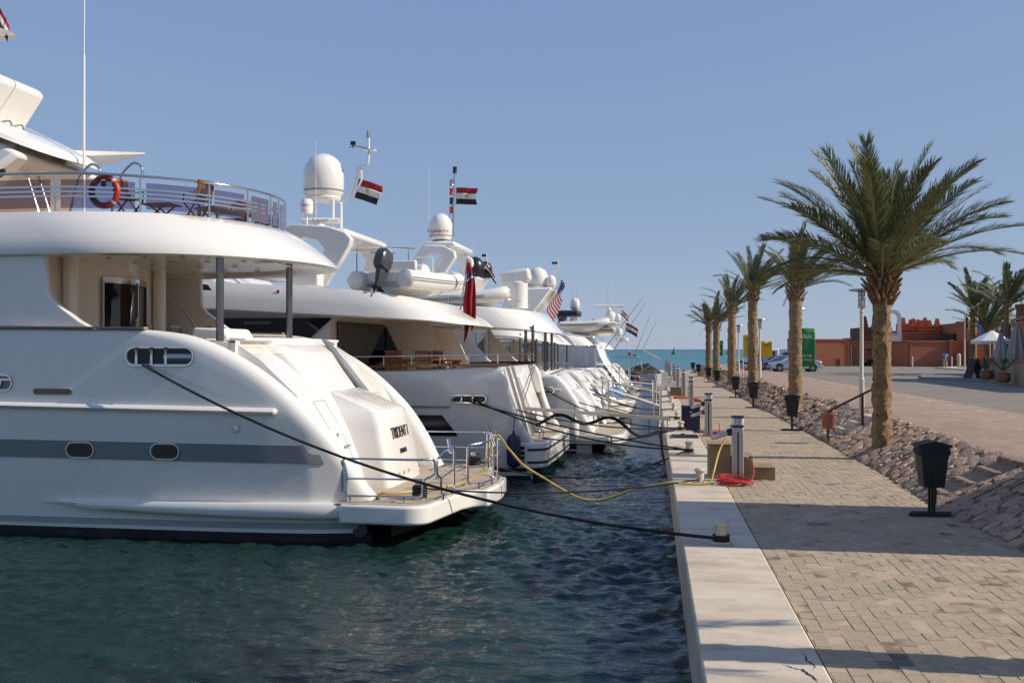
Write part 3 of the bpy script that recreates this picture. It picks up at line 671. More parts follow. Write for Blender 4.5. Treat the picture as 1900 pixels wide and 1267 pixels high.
# coiled hoses
def coil(label, x, y, mat_, r0=.3, turns=7, seed=1, tail=None, name='hose_coil', rr=.013, hump=.16):
    rg = random.Random(seed); pts = []; n = turns * 22
    for k in range(n):
        a = 2 * PI * k / 22; lay = k / n; r_ = r0 * (1 - .35 * abs(math.sin(lay * 7.3))) + .03 * math.sin(a * 1.7 + lay * 9)
        pts.append((r_ * math.cos(a) * 1.1, r_ * math.sin(a), .015 + hump * lay * (.65 + .35 * math.cos(a + lay * 4)) + rg.uniform(-.004, .004)))
    o = MB().tube(smooth_path(pts, 2), rr, 6).build(name, mat_); o.location = (x, y, 0.0); tag(o, label, 'hose')
    return o
coil('coiled red hose at the foot of pedestal 18', 1.62, 20.35, HOSER, .34, 9, 1, hump=.17)
tag(MB().tube(smooth_path([(1.95, 20.87, .48), (2.03, 20.84, .40), (2.05, 20.75, .2), (1.98, 20.55, .06), (1.85, 20.4, .06)], 6), .013, 6).build('hose', HOSER), 'red hose hanging from the tap of pedestal 18', 'hose')
coil('coiled red hose behind the second pedestal with plugs', 2.1, 32.2, HOSER, .3, 6, 2, hump=.12)
tag(MB().tube(smooth_path([(1.94, 31.6, .5), (2.05, 31.62, .42), (2.09, 31.7, .2), (2.06, 31.9, .06), (2.0, 32.1, .05)], 6), .012, 6).build('hose', HOSER), 'thin red hose hanging on the second pedestal', 'hose')
coil('orange hose flaked out by the small plywood box', 1.55, 55.6, HOSEO, .55, 7, 3, hump=.1, rr=.025)
coil('orange hose bundle on the paving right of a bare pedestal', 2.3, 52.0, HOSEO, .22, 7, 4, hump=.26, rr=.022)
# navy deck cabinet, grating, plywood box, white steps
t = thing('dock_cabinet', 'navy dock cabinet with flat lid between two pedestals', 'cabinet', (1.28, 33.6, 0), 0)
MB().box((0, .3, .39), (.60, .6, .74)).build('body', NAVYC, t, bevel=.015); MB().box((0, .3, .785), (.63, .63, .05)).build('lid', NAVYC, t, bevel=.012); MB().box((0, -.006, .62), (.1, .02, .03)).build('handle', STEEL, t)
t = thing('rubber_mat', 'dark rubber grating lying on the coping', 'mat', (1.0, 31.2, 0.004), 0)
MB().box((0, 0, .015), (.8, 1.0, .03)).build('slab', RUBBER, t)
for k in range(9): MB().box((-.36 + .09 * k, 0, .036), (.03, .98, .012)).build('slat', RUBBER, t)
cb = smooth_path([(1.3, 33.2, .03), (1.5, 32.9, .03), (1.35, 32.6, .03), (1.7, 32.5, .05), (1.9, 32.9, .03), (1.6, 33.1, .05), (1.45, 32.7, .06), (1.8, 32.3, .03)], 6)
tag(MB().tube(cb, .018, 6).build('power_cable', RUBBER), 'black cable tangle before the navy cabinet', 'cable')
t = thing('plywood_box', 'small plywood box by the orange hose', 'box', (1.35, 58.0, 0), 0)
MB().box((0, 0, .26), (.62, .6, .50)).build('body', PLYW, t, bevel=.01); MB().box((0, 0, .52), (.66, .64, .03)).build('lid', PLYW, t)
t = thing('boarding_steps', 'white boarding steps with stepped side, far along the coping', 'boarding steps', (.66, 71.0, 0), 0)
for x0, w, h in ((0, .42, 1.05), (.42, .36, .72), (.78, .3, .38)):
    MB().box((x0 + w / 2, .4, h / 2), (w - .004, .8, h - .01)).build('riser_box', WPAINT, t, bevel=.01)
    MB().box((x0 + w / 2, .4, h + .004), (w + .01, .84, .02)).build('tread', WPAINT, t)
tag(MB().tube(sag((.7, 66.5, .15), (1.4, 70, 1.0), .25), .02, 6).build('power_cable', RUBBER), 'black cable curving up past the white steps', 'cable')
tag(MB().tube(sag((.30, 37.0, -.55), (.30, 37.0, 1.35), 0), .045, 8).build('mooring_post', STEEL), 'thin grey metal post standing at the quay edge', 'post')

# ---- street lamps
LAMPP = mat('lamp_post_cream', (.55, .53, .43), .45)
def lamp(x, y, z, h, label, name='street_lamp'):
    t = thing(name, label, 'street lamp', (x, y, z), 0, 'street lamps beside the path')
    MB().lathe([(.085, -.6), (.085, h * .26), (.07, h * .265), (.062, h * .27), (.058, h - .75), (.075, h - .75), (.075, h - .70), (.05, h - .68), (.05, h - .6)], 14).build('pole', LAMPP, t)
    hd = MB().lathe([(.11, h - .60), (.125, h - .57), (.125, h - .54), (.10, h - .53)], 16).build('head', STEELD, t)
    MB().lathe([(.09, h - .53), (.105, h - .40), (.105, h - .12), (.09, h - .06)], 16).build('glass', CLEARG, hd)
    MB().lathe([(.112, h - .32), (.118, h - .31), (.118, h - .22), (.112, h - .21)], 16).build('band', STEELD, hd)
    MB().lathe([(.035, h - .53), (.035, h - .10)], 10).build('tube', LENS, hd)
    for k in range(4): MB().box((.118 * math.cos(k * PI / 2 + .4), .118 * math.sin(k * PI / 2 + .4), h - .32), (.012, .012, .52)).build('cage_bar', STEELD, hd)
    MB().lathe([(.10, h - .09), (.36, h - .05), (.39, h - .03), (.38, h), (.05, h + .03), (0, h + .03)], 28).build('disc', STEELD, hd)
    return t
lamp(6.62, 33.0, ROADZ, 3.86, 'nearest cream street lamp, left of the largest palm')
lamp(6.9, 49.0, ROADZ, 3.9, 'street lamp mostly hidden behind the wind-swept palm')
lamp(6.9, 66.0, ROADZ, 3.9, 'street lamp hidden behind the palm by the yellow banner')
lamp(6.9, 82.0, ROADZ, 3.9, 'thin street lamp standing left of the yellow banner')
lamp(6.0, 97.0, ROADZ, 3.9, 'far street lamp between the close pair of palms')

# ---- handrail and terracotta bin by the concrete steps
t = thing('handrail', 'brown handrail sloping down the bank left of the largest palm', 'handrail', (0, 0, 0))
RAILB = mat('rail_brown', (.06, .025, .02), .4)
MB().tube([(4.98, 30.3, .80), (6.55, 30.3, 1.62)], .035, 8).build('rail', RAILB, t)
for x, zb, zt in ((5.12, .1, .87), (6.1, .45, 1.38)): MB().box((x, 30.3, (zb + zt) / 2), (.07, .07, zt - zb)).build('post', RAILB, t)
tag(MB().tube(smooth_path([(4.9, 31.0, .42), (5.4, 31.1, .48), (5.8, 31.3, .85), (6.3, 31.5, .9), (6.7, 31.6, .95)], 6), .025, 6).build('hose', mat('hose_grey', (.18, .18, .19), .6)), 'grey hose running up the bank behind the handrail', 'hose')
t = thing('terracotta_bin', 'terracotta bin on a short post at the foot of the bank', 'litter bin', (5.02, 29.6, 0))
MB().lathe([(.13, .42), (.17, .46), (.205, .82), (.225, .84), (.225, .88), (.19, .88), (.165, .5), (0, .48)], 18).build('pot', TERRA, t, smooth=40); MB().tube([(0, 0, 0), (0, 0, .44)], .03, 8).build('post', RAILB, t)

# ---- banners and flags
def cloth(name, mat_, parent, o, x, y, w, h, nx_=10, ny_=8, amp=.05, freq=2.0, seed=0, taper=1.0, thick=.004):
    """waving rectangle: x = fly direction, y = down the hoist"""
    x, y = Vector(x).normalized(), Vector(y).normalized(); z = x.cross(y); mb = MB(); vs = []
    for i in range(nx_ + 1):
        for j in range(ny_ + 1):
            s_, q = i / nx_, j / ny_; hh = h * (1 + (taper - 1) * s_)
            wv = amp * s_ ** .6 * math.sin(freq * 2 * PI * s_ + 1.3 * q + seed) + amp * .4 * math.sin(5 * q + 7 * s_ + seed)
            vs.append(Vector(o) + x * w * s_ + y * (hh * q + .15 * amp * math.sin(6 * s_ + seed)) + z * wv)
    n = ny_ + 1
    mb.add(vs, [(i * n + j, (i + 1) * n + j, (i + 1) * n + j + 1, i * n + j + 1) for i in range(nx_) for j in range(ny_)])
    ob = mb.build(name, mat_, parent, smooth=80)
    m = ob.modifiers.new('solid', 'SOLIDIFY'); m.thickness = thick; return ob
GREENB = mat('banner_green', (.012, .20, .045), .6, transl=.15); YELB = mat('banner_yellow', (.75, .50, .012), .6, transl=.15)
def banner(label, x, y, z0, h, w, mat_, tmat, zt, lines, fly=(1, -.1, 0), seed=0, pole=True, amp=.05, taper=.97):
    t = thing('banner', label, 'banner', (x, y, z0), 0, 'advertising banners by the car park')
    if pole: MB().tube([(0, 0, 0), (0, 0, zt + .12)], .03, 8).build('pole', WPAINT, t)
    cl = cloth('cloth', mat_, t, (.03, 0, zt), fly, (0, 0, -1), w, h, amp=amp, freq=1.1, seed=seed, taper=taper)
    f_ = Vector(fly).normalized(); nrm = f_.cross(Vector((0, 0, 1)))
    if nrm.y > 0: nrm = -nrm
    for body, sx_, sz_, size in lines:
        text(body, 'lettering', tmat, cl, size, frame(Vector((.03, 0, zt - sz_)) + f_ * sx_ + nrm * (amp + .05), f_, (0, 0, 1)), width=.85)
    return t
banner('green banner JOUBAL behind the wind-swept palm and silver car', 6.95, 51.5, ROADZ, 1.95, 1.10, GREENB, LETTERW, 3.0, [('JOUBAL', .55, .42, .30), ('DIVE ON TOP', .55, 1.38, .15), ('OF THE WORLD', .55, 1.58, .13)], seed=1)
banner('larger yellow banner JOUBAL between two palms', 6.25, 70.5, ROADZ, 1.55, .98, YELB, LETTER, 2.95, [('JOUBAL', .5, .30, .25), ('HOTEL and MARINA', .5, .9, .10), ('AND DIVE CENTRE', .5, 1.04, .10), ('RED SEA', .45, 1.18, .10)], seed=2.2, taper=.8)
banner('smaller yellow banner partly hidden behind a palm trunk', 8.05, 76.0, ROADZ, 1.2, .75, YELB, LETTER, 2.55, [('JOUBAL', .4, .28, .2)], seed=3)
banner('far green banner hanging from the street lamp near the pier end', 5.95, 92.5, ROADZ, 1.4, .42, GREENB, LETTERW, 2.75, [('BAL', .22, .3, .2), ('ON IT', .22, 1.0, .12)], seed=4, fly=(-1, 0, 0) if False else (1, 0, 0))
# ---- vehicles
def car_body(mb, L_, prof, w, nst=9):
    """loft of the outline (x, z) across the width, narrowing to the roof"""
    rings = []
    for k in range(nst):
        q = -1 + 2 * k / (nst - 1); ring = []
        for x, z in prof:
            inset = (.16 if z > .95 else .03) * (max(0, z - .55) / .9); yy = q * (w / 2 - inset); e_ = abs(q) ** 5
            ring.append((x * (1 - .035 * e_ * (abs(x) / (L_ / 2)) ** 3), yy, z - .05 * e_ * (z > .6) - .0 * q))
        rings.append(ring)
    return mb.loft(rings)
GLASSC = mat('car_glass', (.02, .025, .03), .05, spec=.7); TYRE = mat('tyre_rubber', (.015, .015, .016), .75); RIM = mat('alloy_rim', (.42, .42, .43), .3, .8)
HEADL = mat('headlight', (.6, .62, .65), .08); TAILL = mat('tail_light', (.35, .015, .012), .2)
def car(name, label, x, y, rz, paint, L_=4.4, w=1.7, hroof=1.4, suv=False, rails=False):
    t = thing(name, label, 'car', (x, y, ROADZ), rz, 'cars parked by the promenade'); h2 = L_ / 2
    if suv: prof = [(-h2, .42), (-h2 + .02, .78), (-h2 + .25, .92), (-h2 + .95, 1.02), (-h2 + 1.55, hroof - .06), (-h2 + 1.9, hroof), (h2 - .55, hroof), (h2 - .12, hroof - .5), (h2, .95), (h2, .42), (h2 - .3, .26), (-h2 + .3, .26)]
    else: prof = [(-h2, .40), (-h2 + .04, .68), (-h2 + .35, .80), (-h2 + 1.15, .92), (-h2 + 1.85, hroof - .06), (-h2 + 2.25, hroof), (-h2 + 3.0, hroof - .03), (-h2 + 3.65, 1.02), (h2 - .1, .98), (h2, .80), (h2, .40), (h2 - .3, .24), (-h2 + .3, .24)]
    car_body(MB(), L_, prof, w).build('body', paint, t, smooth=28, bevel=.035)
    r0 = .92 if not suv else 1.0; top = hroof - .10; a0, a1 = (-h2 + 1.28, -h2 + 1.98) if not suv else (-h2 + 1.1, -h2 + 1.75); b0, b1 = (-h2 + 3.5, -h2 + 2.95) if not suv else (h2 - .2, h2 - .5)
    for s_ in (-1, 1):
        y0, y1 = s_ * (w / 2 - .04), s_ * (w / 2 - .155)
        mid = (a1 + b1) / 2
        for (p, q, r_, v) in ((a0 + .25, mid - .05, mid - .05, a1 + .12), (mid + .05, b0 - .12, b1 - .02, mid + .05)):
            MB().add([(p, y0, r0), (q, y0, r0), (r_, y1, top), (v, y1, top), (p, y0 - s_ * .05, r0), (q, y0 - s_ * .05, r0), (r_, y1 - s_ * .05, top), (v, y1 - s_ * .05, top)], [(0, 1, 2, 3), (7, 6, 5, 4), (0, 4, 5, 1), (1, 5, 6, 2), (2, 6, 7, 3), (3, 7, 4, 0)]).build('side_window', GLASSC, t, smooth=0)
        for wx in (-h2 + .82, h2 - .85):
            wh = MB().lathe([(.20, -.085), (.29, -.09), (.31, -.06), (.31, .06), (.29, .09), (.20, .085)], 24, (wx, s_ * (w / 2 - .08), .31), (0, 1, 0)).build('wheel', TYRE, t, smooth=50)
            MB().lathe([(.0, -.07), (.19, -.07), (.205, -.03), (.205, .03), (.19, .07), (0, .07)], 20, (wx, s_ * (w / 2 - .062), .31), (0, 1, 0)).build('rim', RIM, wh)
            for k in range(5):
                a = k * 2 * PI / 5; MB().box((wx + .12 * math.cos(a + .63), s_ * (w / 2 + .016), .31 + .12 * math.sin(a + .63)), (.07, .01, .04), m=Matrix.Rotation(-a - .63, 3, 'Y')).build('rim_gap', BLACK, wh)
            MB().lathe([(.33, -.01), (.385, -.012), (.385, .012), (.33, .01)], 28, (wx, s_ * (w / 2 - .012), .33), (0, 1, 0)).build('wheel_arch', BLACK, t)
        MB().box((-h2 + .16, s_ * (w / 2 - .26), .69), (.22, .30, .13)).build('headlight', HEADL, t, bevel=.03); MB().box((h2 - .06, s_ * (w / 2 - .2), .80), (.12, .26, .20)).build('tail_light', TAILL, t, bevel=.03)
        mr = MB().box((a0 + .42, s_ * (w / 2 + .07), .98), (.10, .16, .11)).build('mirror', paint, t, bevel=.03)
        MB().box((-.25, s_ * (w / 2 - .008), .80), (.14, .02, .025)).build('door_handle', paint, t); MB().box((.65, s_ * (w / 2 - .008), .80), (.14, .02, .025)).build('door_handle', paint, t)
        if rails: MB().tube([(a1 + .1, s_ * (w / 2 - .2), hroof - .01), (a1 + .2, s_ * (w / 2 - .2), hroof + .06), (b1 - .2, s_ * (w / 2 - .2), hroof + .06), (b1 - .1, s_ * (w / 2 - .2), hroof - .01)], .018, 6).build('roof_rail', STEELD, t)
    ww = w / 2 - .2
    MB().add([(a0, -ww, r0 + .015), (a0, ww, r0 + .015), (a1 + .02, ww - .05, top + .03), (a1 + .02, -ww + .05, top + .03)], [(0, 1, 2, 3)]).build('windscreen', GLASSC, t, smooth=0).location = (-.03, 0, .03)
    MB().add([(b0, -ww, r0 + .03), (b0, ww, r0 + .03), (b1, ww - .05, top + .03), (b1, -ww + .05, top + .03)], [(3, 2, 1, 0)]).build('rear_window', GLASSC, t, smooth=0).location = (.03, 0, .03)
    MB().box((-h2 + .03, 0, .42), (.14, w - .25, .2)).build('bumper', paint, t, bevel=.05); MB().box((h2 - .02, 0, .45), (.16, w - .22, .24)).build('bumper', paint, t, bevel=.05)
    MB().box((h2 + .01, 0, .72), (.04, .48, .11)).build('number_plate', LETTERW, t); MB().box((-h2 - .03, 0, .52), (.02, .9, .1)).build('grille', BLACK, t)
    return t
SILV = mat('car_silver', (.45, .46, .47), .3, .55, coat=.6); DBLUE = mat('car_dark_blue', (.03, .05, .10), .2, .3, coat=.8); GREYB = mat('car_grey_blue', (.17, .21, .26), .25, .5, coat=.8); PSILV = mat('car_pale_silver', (.35, .40, .46), .25, .5, coat=.8)
car('parked_car', 'silver saloon parked side-on behind the palm, rear to the right', at(1474, 689, Z=ROADZ)[0], at(1474, 689, Z=ROADZ)[1], R(3), SILV, 4.5)
car('parked_car', 'grey-blue saloon parked just behind the silver saloon', at(1448, 686.3, Z=ROADZ)[0], at(1448, 686.3, Z=ROADZ)[1], R(0), GREYB, 4.3)
car('parked_car', 'dark blue saloon parked third in the row', at(1437, 685, Z=ROADZ)[0], at(1437, 685, Z=ROADZ)[1], R(-2), DBLUE, 4.2)
car('parked_car', 'pale silver estate with roof rails at the far end of the row', at(1462, 682.5, Z=ROADZ)[0], at(1462, 682.5, Z=ROADZ)[1], R(0), PSILV, 4.7, 1.8, 1.75, suv=True, rails=True)
t = thing('camper_van', 'small white camper with dark window behind the cars', 'camper', (at(1425, 680, Y=104)[0], 104, ROADZ), 0)
MB().box((0, 0, 1.15), (1.7, 4, 1.7)).build('body', WPAINT, t, bevel=.12, seg=3); MB().box((.2, -2.01, 1.45), (.55, .03, .6)).build('window', DARKG, t, bevel=.03)
for sx_ in (-.8, .8):
    for sy_ in (-1.2, 1.2): MB().lathe([(.0, -.1), (.3, -.1), (.3, .1), (0, .1)], 14, (sx_, sy_, .3), (1, 0, 0)).build('wheel', TYRE, t)
def motorbike(label, x, y, rz, tank):
    t = thing('motorcycle', label, 'motorcycle', (x, y, ROADZ), rz, 'motorcycles by the yellow banner')
    for wx in (-.75, .75):
        wh = MB().tube([(wx + .29 * math.cos(a), 0, .32 + .29 * math.sin(a)) for a in np.linspace(0, 2 * PI, 24, endpoint=False)], .055, 6, closed=True).build('wheel', TYRE, t)
        MB().lathe([(.06, -.06), (.06, .06)], 8, (wx, 0, .32), (0, 1, 0)).build('hub', STEELD, wh)
        for k in range(6): MB().tube([(wx, 0, .32), (wx + .26 * math.cos(k * PI / 3), 0, .32 + .26 * math.sin(k * PI / 3))], .008, 4).build('spoke', STEELD, wh)
    MB().loft([[(x_, -w_, z_), (x_, w_, z_), (x_, w_ * .7, z_ + h_), (x_, -w_ * .7, z_ + h_)] for x_, w_, z_, h_ in ((-.3, .05, .72, .1), (-.15, .14, .70, .22), (.1, .13, .70, .2), (.25, .06, .70, .1))]).build('tank', tank, t, bevel=.03)
    MB().box((.48, 0, .74), (.55, .26, .1)).build('seat', BLACK, t, bevel=.03); MB().box((0, 0, .42), (.42, .26, .34)).build('engine', STEELD, t, bevel=.03)
    MB().tube([(-.75, .09, .32), (-.45, .09, .95)], .025, 6).build('fork', STEEL, t); MB().tube([(-.75, -.09, .32), (-.45, -.09, .95)], .025, 6).build('fork', STEEL, t)
    MB().tube([(-.28, .38, 1.02), (-.45, .2, 1.0), (-.45, -.2, 1.0), (-.28, -.38, 1.02)], .015, 6).build('handlebar', STEEL, t); MB().lathe([(.0, 0), (.09, .01), (.09, .1), (0, .14)], 12, (-.58, 0, .9), (1, 0, 0)).build('headlight', HEADL, t)
    MB().tube([(-.05, .16, .3), (.4, .2, .28), (.9, .2, .34)], .04, 8).build('exhaust', STEEL, t)
    for k, (a, b_) in enumerate((((-.4, 0, .9), (.7, 0, .6)), ((-.4, 0, .8), (0, 0, .3)), ((0, 0, .3), (.75, 0, .32)))): MB().tube([a, b_], .025, 6).build('frame', BLACK, t)
motorbike('black motorcycle by the yellow banner, left one', at(1378, 688, Z=ROADZ)[0], at(1378, 688, Z=ROADZ)[1], R(12), BLACK)
motorbike('black motorcycle beside the palm, right one', at(1398, 687, Z=ROADZ)[0], at(1398, 687, Z=ROADZ)[1], R(-8), DBLUE)
STEELP = mat('post_steel_dark', (.22, .205, .19), .22, .9)

# ================================================================== yachts
class Berth:
    """local frame of a moored yacht: a = forward from the stern, b = towards the near side, z above water"""
    def __init__(s, ox, oy, ang):
        a = R(ang); s.O = Vector((ox, oy, ZW)); s.A = Vector((-math.sin(a), math.cos(a), 0)); s.B = Vector((-math.cos(a), -math.sin(a), 0)); s.rz = math.atan2(s.A.y, s.A.x)
    def w(s, a, b, z): return s.O + s.A * a + s.B * b + Vector((0, 0, z))
    def px(s, u, v, a=None, b=None, z=None):
        r = Vector(FW) + Vector(RT) * (u - 950) / FPX + Vector((0, 0, (HORIZON - v) / FPX)); o = Vector((0, 0, CAM_H)) - s.O
        if b is not None: t = (b - o.dot(s.B)) / r.dot(s.B)
        elif a is not None: t = (a - o.dot(s.A)) / r.dot(s.A)
        else: t = (z - o.z) / r.z
        p = o + r * t; return (p.dot(s.A), p.dot(s.B), p.z)
def lerp_tab(x, tab):
    for (x0, y0), (x1, y1) in zip(tab[:-1], tab[1:]):
        if x <= x1: return y0 + (y1 - y0) * max(0, (x - x0)) / (x1 - x0)
    return tab[-1][1]
def plan(B, a0, L_, n=2.6, fwd=14.0, m=40, nf=6):
    """U-shaped plan outline open to the bow: near side -> round the stern -> far side"""
    out = [(fwd + (a0 + L_ - fwd) * k / nf, B) for k in range(nf)]
    for k in range(m + 1):
        f_ = PI * k / m; cs, sn = math.cos(f_), math.sin(f_)
        out.append((a0 + L_ - L_ * abs(sn) ** (2 / n), B * math.copysign(abs(cs) ** (2 / n), cs)))
    return out + [(fwd + (a0 + L_ - fwd) * (nf - 1 - k) / nf, -B) for k in range(nf)]
def shell(rings_spec, zf, fwd=14.0, m=40, n=2.6):
    """rings_spec: (B, a0, L); zf(i, a, b) -> z"""
    rings = []
    for i_, (B, a0, L_) in enumerate(rings_spec): rings.append([(a, b, zf(i_, a, b)) for a, b in plan(B, a0, L_, n, fwd, m)])
    return rings
def capsule(mb, a, z, la, lz, b, depth, n=10, side=1, inner=0.0):
    """stadium outline on a hull side facing +b"""
    pts = []; r_ = lz / 2 - inner; h_ = la / 2 - lz / 2
    for k in range(n + 1): t_ = -PI / 2 + PI * k / n; pts.append((a + h_ + r_ * math.cos(t_), z + r_ * math.sin(t_)))
    for k in range(n + 1): t_ = PI / 2 + PI * k / n; pts.append((a - h_ + r_ * math.cos(t_), z + r_ * math.sin(t_)))
    return pts
def capsule_ring(a, z, la, lz, b, w=.045, proud=.03):
    o_, i_ = capsule(None, a, z, la, lz, b, 0), capsule(None, a, z, la, lz, b, 0, inner=w)
    mb = MB(); mb.loft([[(p[0], b - .05, p[1]) for p in o_], [(p[0], b + proud, p[1]) for p in o_], [(p[0], b + proud, p[1]) for p in i_], [(p[0], b - .05, p[1]) for p in i_]], cap=(False, False)); return mb
def capsule_pane(a, z, la, lz, b, w=.04): return MB().add([(p[0], b, p[1]) for p in capsule(None, a, z, la, lz, b, 0, inner=w)], [tuple(range(22))])
def slat_chair(label, loc, rz, group, parent_mat=None, sc=1.0, high=False):
    t = thing('teak_chair', label, 'chair', loc, rz, group); m = parent_mat or TEAK
    H = 1.0 if high else .90
    for s_ in (-1, 1):
        MB().tube([(.22, s_ * .22, 0), (-.16, s_ * .22, .44), (-.26, s_ * .22, H)], .022 * sc, 4).build('back_post', m, t)
        MB().tube([(-.24, s_ * .22, 0), (.24, s_ * .22, .44)], .022, 4).build('leg', m, t)
        MB().box((.02, s_ * .25, .64), (.46, .05, .025)).build('armrest', m, t, bevel=.006)
        MB().tube([(.22, s_ * .25, .44), (.2, s_ * .25, .63)], .018, 4).build('arm_post', m, t)
    for k in range(6): MB().box((-.17 + .08 * k, 0, .45), (.062, .44, .02)).build('seat_slat', m, t)
    q = Vector((-.26 + .16, 0, H - .44)).normalized(); ma = Matrix.Rotation(math.atan2(-.10, H - .44), 3, 'Y')
    for k in range(8): MB().box((-.175 - .05, -.175 + .05 * k, .44 + (H - .44) * .55), (.016, .032, (H - .44) * .86), m=ma).build('back_slat', m, t)
    MB().box((-.27, 0, H), (.03, .5, .07), m=ma).build('top_rail', m, t, bevel=.008); MB().box((-.175, 0, .49), (.03, .44, .05), m=ma).build('lower_rail', m, t)
    return t
def flag(label, base, up, fly, h, w, bands, group='courtesy flags on the yachts', staff=0.6, amp=.06, emblem=None, seed=0, staff_mat=None, name='flag', droop=-.15, down=None):
    """flag on a short staff: bands of cloth top to bottom"""
    t = thing(name, label, 'flag', base, 0, group); up = Vector(up).normalized(); fly = Vector(fly).normalized()
    if staff: MB().tube([(0, 0, 0), tuple(up * staff)], .014, 6).build('staff', staff_mat or STEEL, t)
    top = up * (staff if staff else h); n = len(bands); dn = Vector(down).normalized() if down else -up
    z = fly.cross(dn).normalized(); mx, my = 12, 4
    for i_, m in enumerate(bands):
        vs = []
        for a in range(mx + 1):
            for b in range(my + 1):
                s_, q = a / mx, (i_ + b / my) / n
                vs.append(top + fly * w * s_ + dn * (h * q) + Vector((0, 0, droop * w * s_ * s_)) + z * (amp * s_ ** .7 * math.sin(7.5 * s_ + 1.6 * q + seed)) + fly * (.05 * w * s_ * math.sin(5 * q + seed)))
        k = my + 1; ob = MB().add(vs, [(a * k + b, (a + 1) * k + b, (a + 1) * k + b + 1, a * k + b + 1) for a in range(mx) for b in range(my)]).build('band', m, t, smooth=80)
        ob.modifiers.new('solid', 'SOLIDIFY').thickness = .003
    if emblem: 
        c_ = top + fly * w * .5 + dn * h * .5 + Vector((0, 0, droop * w * .25)) + z * (amp * .6 * math.sin(3.75 + .8 + seed))
        nrm = z if z.y < 0 else -z
        MB().lathe([(0, .03), (h * .11, .03), (h * .11, -.03), (0, -.03)], 10, c_, nrm).build('emblem', GOLD, t)
    return t

# ------------------------------------------------------------------ yacht 1: the nearest one
T = Berth(-4.82, 20.38, 88.5)
Y1 = thing('motor_yacht', 'nearest large white motor yacht with grey hull stripe, stern lettered TRIDENT I', 'yacht', T.O, T.rz, 'motor yachts moored stern-to')
HB = [(-.2, 2.86), (.3, 2.98), (.7, 3.12), (1.2, 3.23), (2.0, 3.29), (3.2, 3.32), (14, 3.32), (18, 3.2), (22, 2.85), (26, 2.0), (29, .9), (30.5, .05)]
def hb1(a): return lerp_tab(a, HB)
def side1(a, z):
    """half-breadth of the topsides"""
    q = hb1(a); return q - (.16 * ((2.38 - z) / 2.38) ** 1.2 if z < 2.38 else .035 * (z - 2.38)) if z > 0 else q - .16 - .25 * (-z)
PROF = smooth_path([(.10, 0, .80), (.26, 0, 1.02), (.56, 0, 1.52), (1.12, 0, 2.24), (2.05, 0, 3.05), (3.15, 0, 3.64), (4.2, 0, 3.85), (6, 0, 3.89), (9, 0, 3.92), (14, 0, 4.02), (19, 0, 4.3), (24, 0, 4.7), (28, 0, 5.05), (30, 0, 5.25)], 9)
prof = [(p.x, p.z) for p in PROF]
def hull1():
    mb = MB(); cols = []; rims = []
    for i_, (a, z) in enumerate(prof):
        p0, p1 = prof[max(0, i_ - 1)], prof[min(len(prof) - 1, i_ + 1)]; ta, tz = p1[0] - p0[0], p1[1] - p0[1]; l = math.hypot(ta, tz); na, nz = -tz / l, ta / l
        r_ = .24 if a < 3.2 else max(.09, .24 - .12 * (a - 3.2))
        ca, cz = a - na * r_, z - nz * r_
        bo = side1(ca, cz); bc = max(bo - r_, .02); lv = [-.7, -.2, 0, .17, .25, .36] + [.36 + (cz - .36) * (k + 1) / 15 for k in range(14)]; col = [(ca, side1(ca, min(q_, cz)), min(q_, cz)) for q_ in lv]
        for k in range(9):
            f_ = PI * k / 8; col.append((ca + na * r_ * math.sin(f_), max(bc + r_ * math.cos(f_), .0), cz + nz * r_ * math.sin(f_)))
        zi = 2.6 if a > 2.2 else .7
        col.append((ca, max(bc - r_, 0), min(zi, cz)))
        cols.append(col)
    for s_ in (1, -1): mb.loft([[(p[0], p[1] * s_, p[2]) for p in c_] for c_ in cols], closed=False)
    return mb
hull = hull1().build('hull', WHITE, Y1, smooth=60)
def on_side(name, m, a0, a1, zlo, zhi, off=.018, n=90, slant=0.0, parent=None, s=1):
    mb = MB(); L0, L1, K0, K1 = [], [], [], []
    for k in range(n + 1):
        a = a0 + (a1 - a0) * (k / n) ** 1.9
        zl, zh = zlo(a) if callable(zlo) else zlo, zhi(a) if callable(zhi) else zhi
        L0.append((a, s * (side1(a, zl) + off), zl)); L1.append((a + slant * (1 - k / n), s * (side1(a, zh) + off), zh)); K0.append((a, s * (side1(a, zl) - .03), zl)); K1.append((a, s * (side1(a, zh) - .03), zh))
    mb.loft([K0, L0, L1, K1], closed=False); return mb.build(name, m, parent or hull, smooth=40)
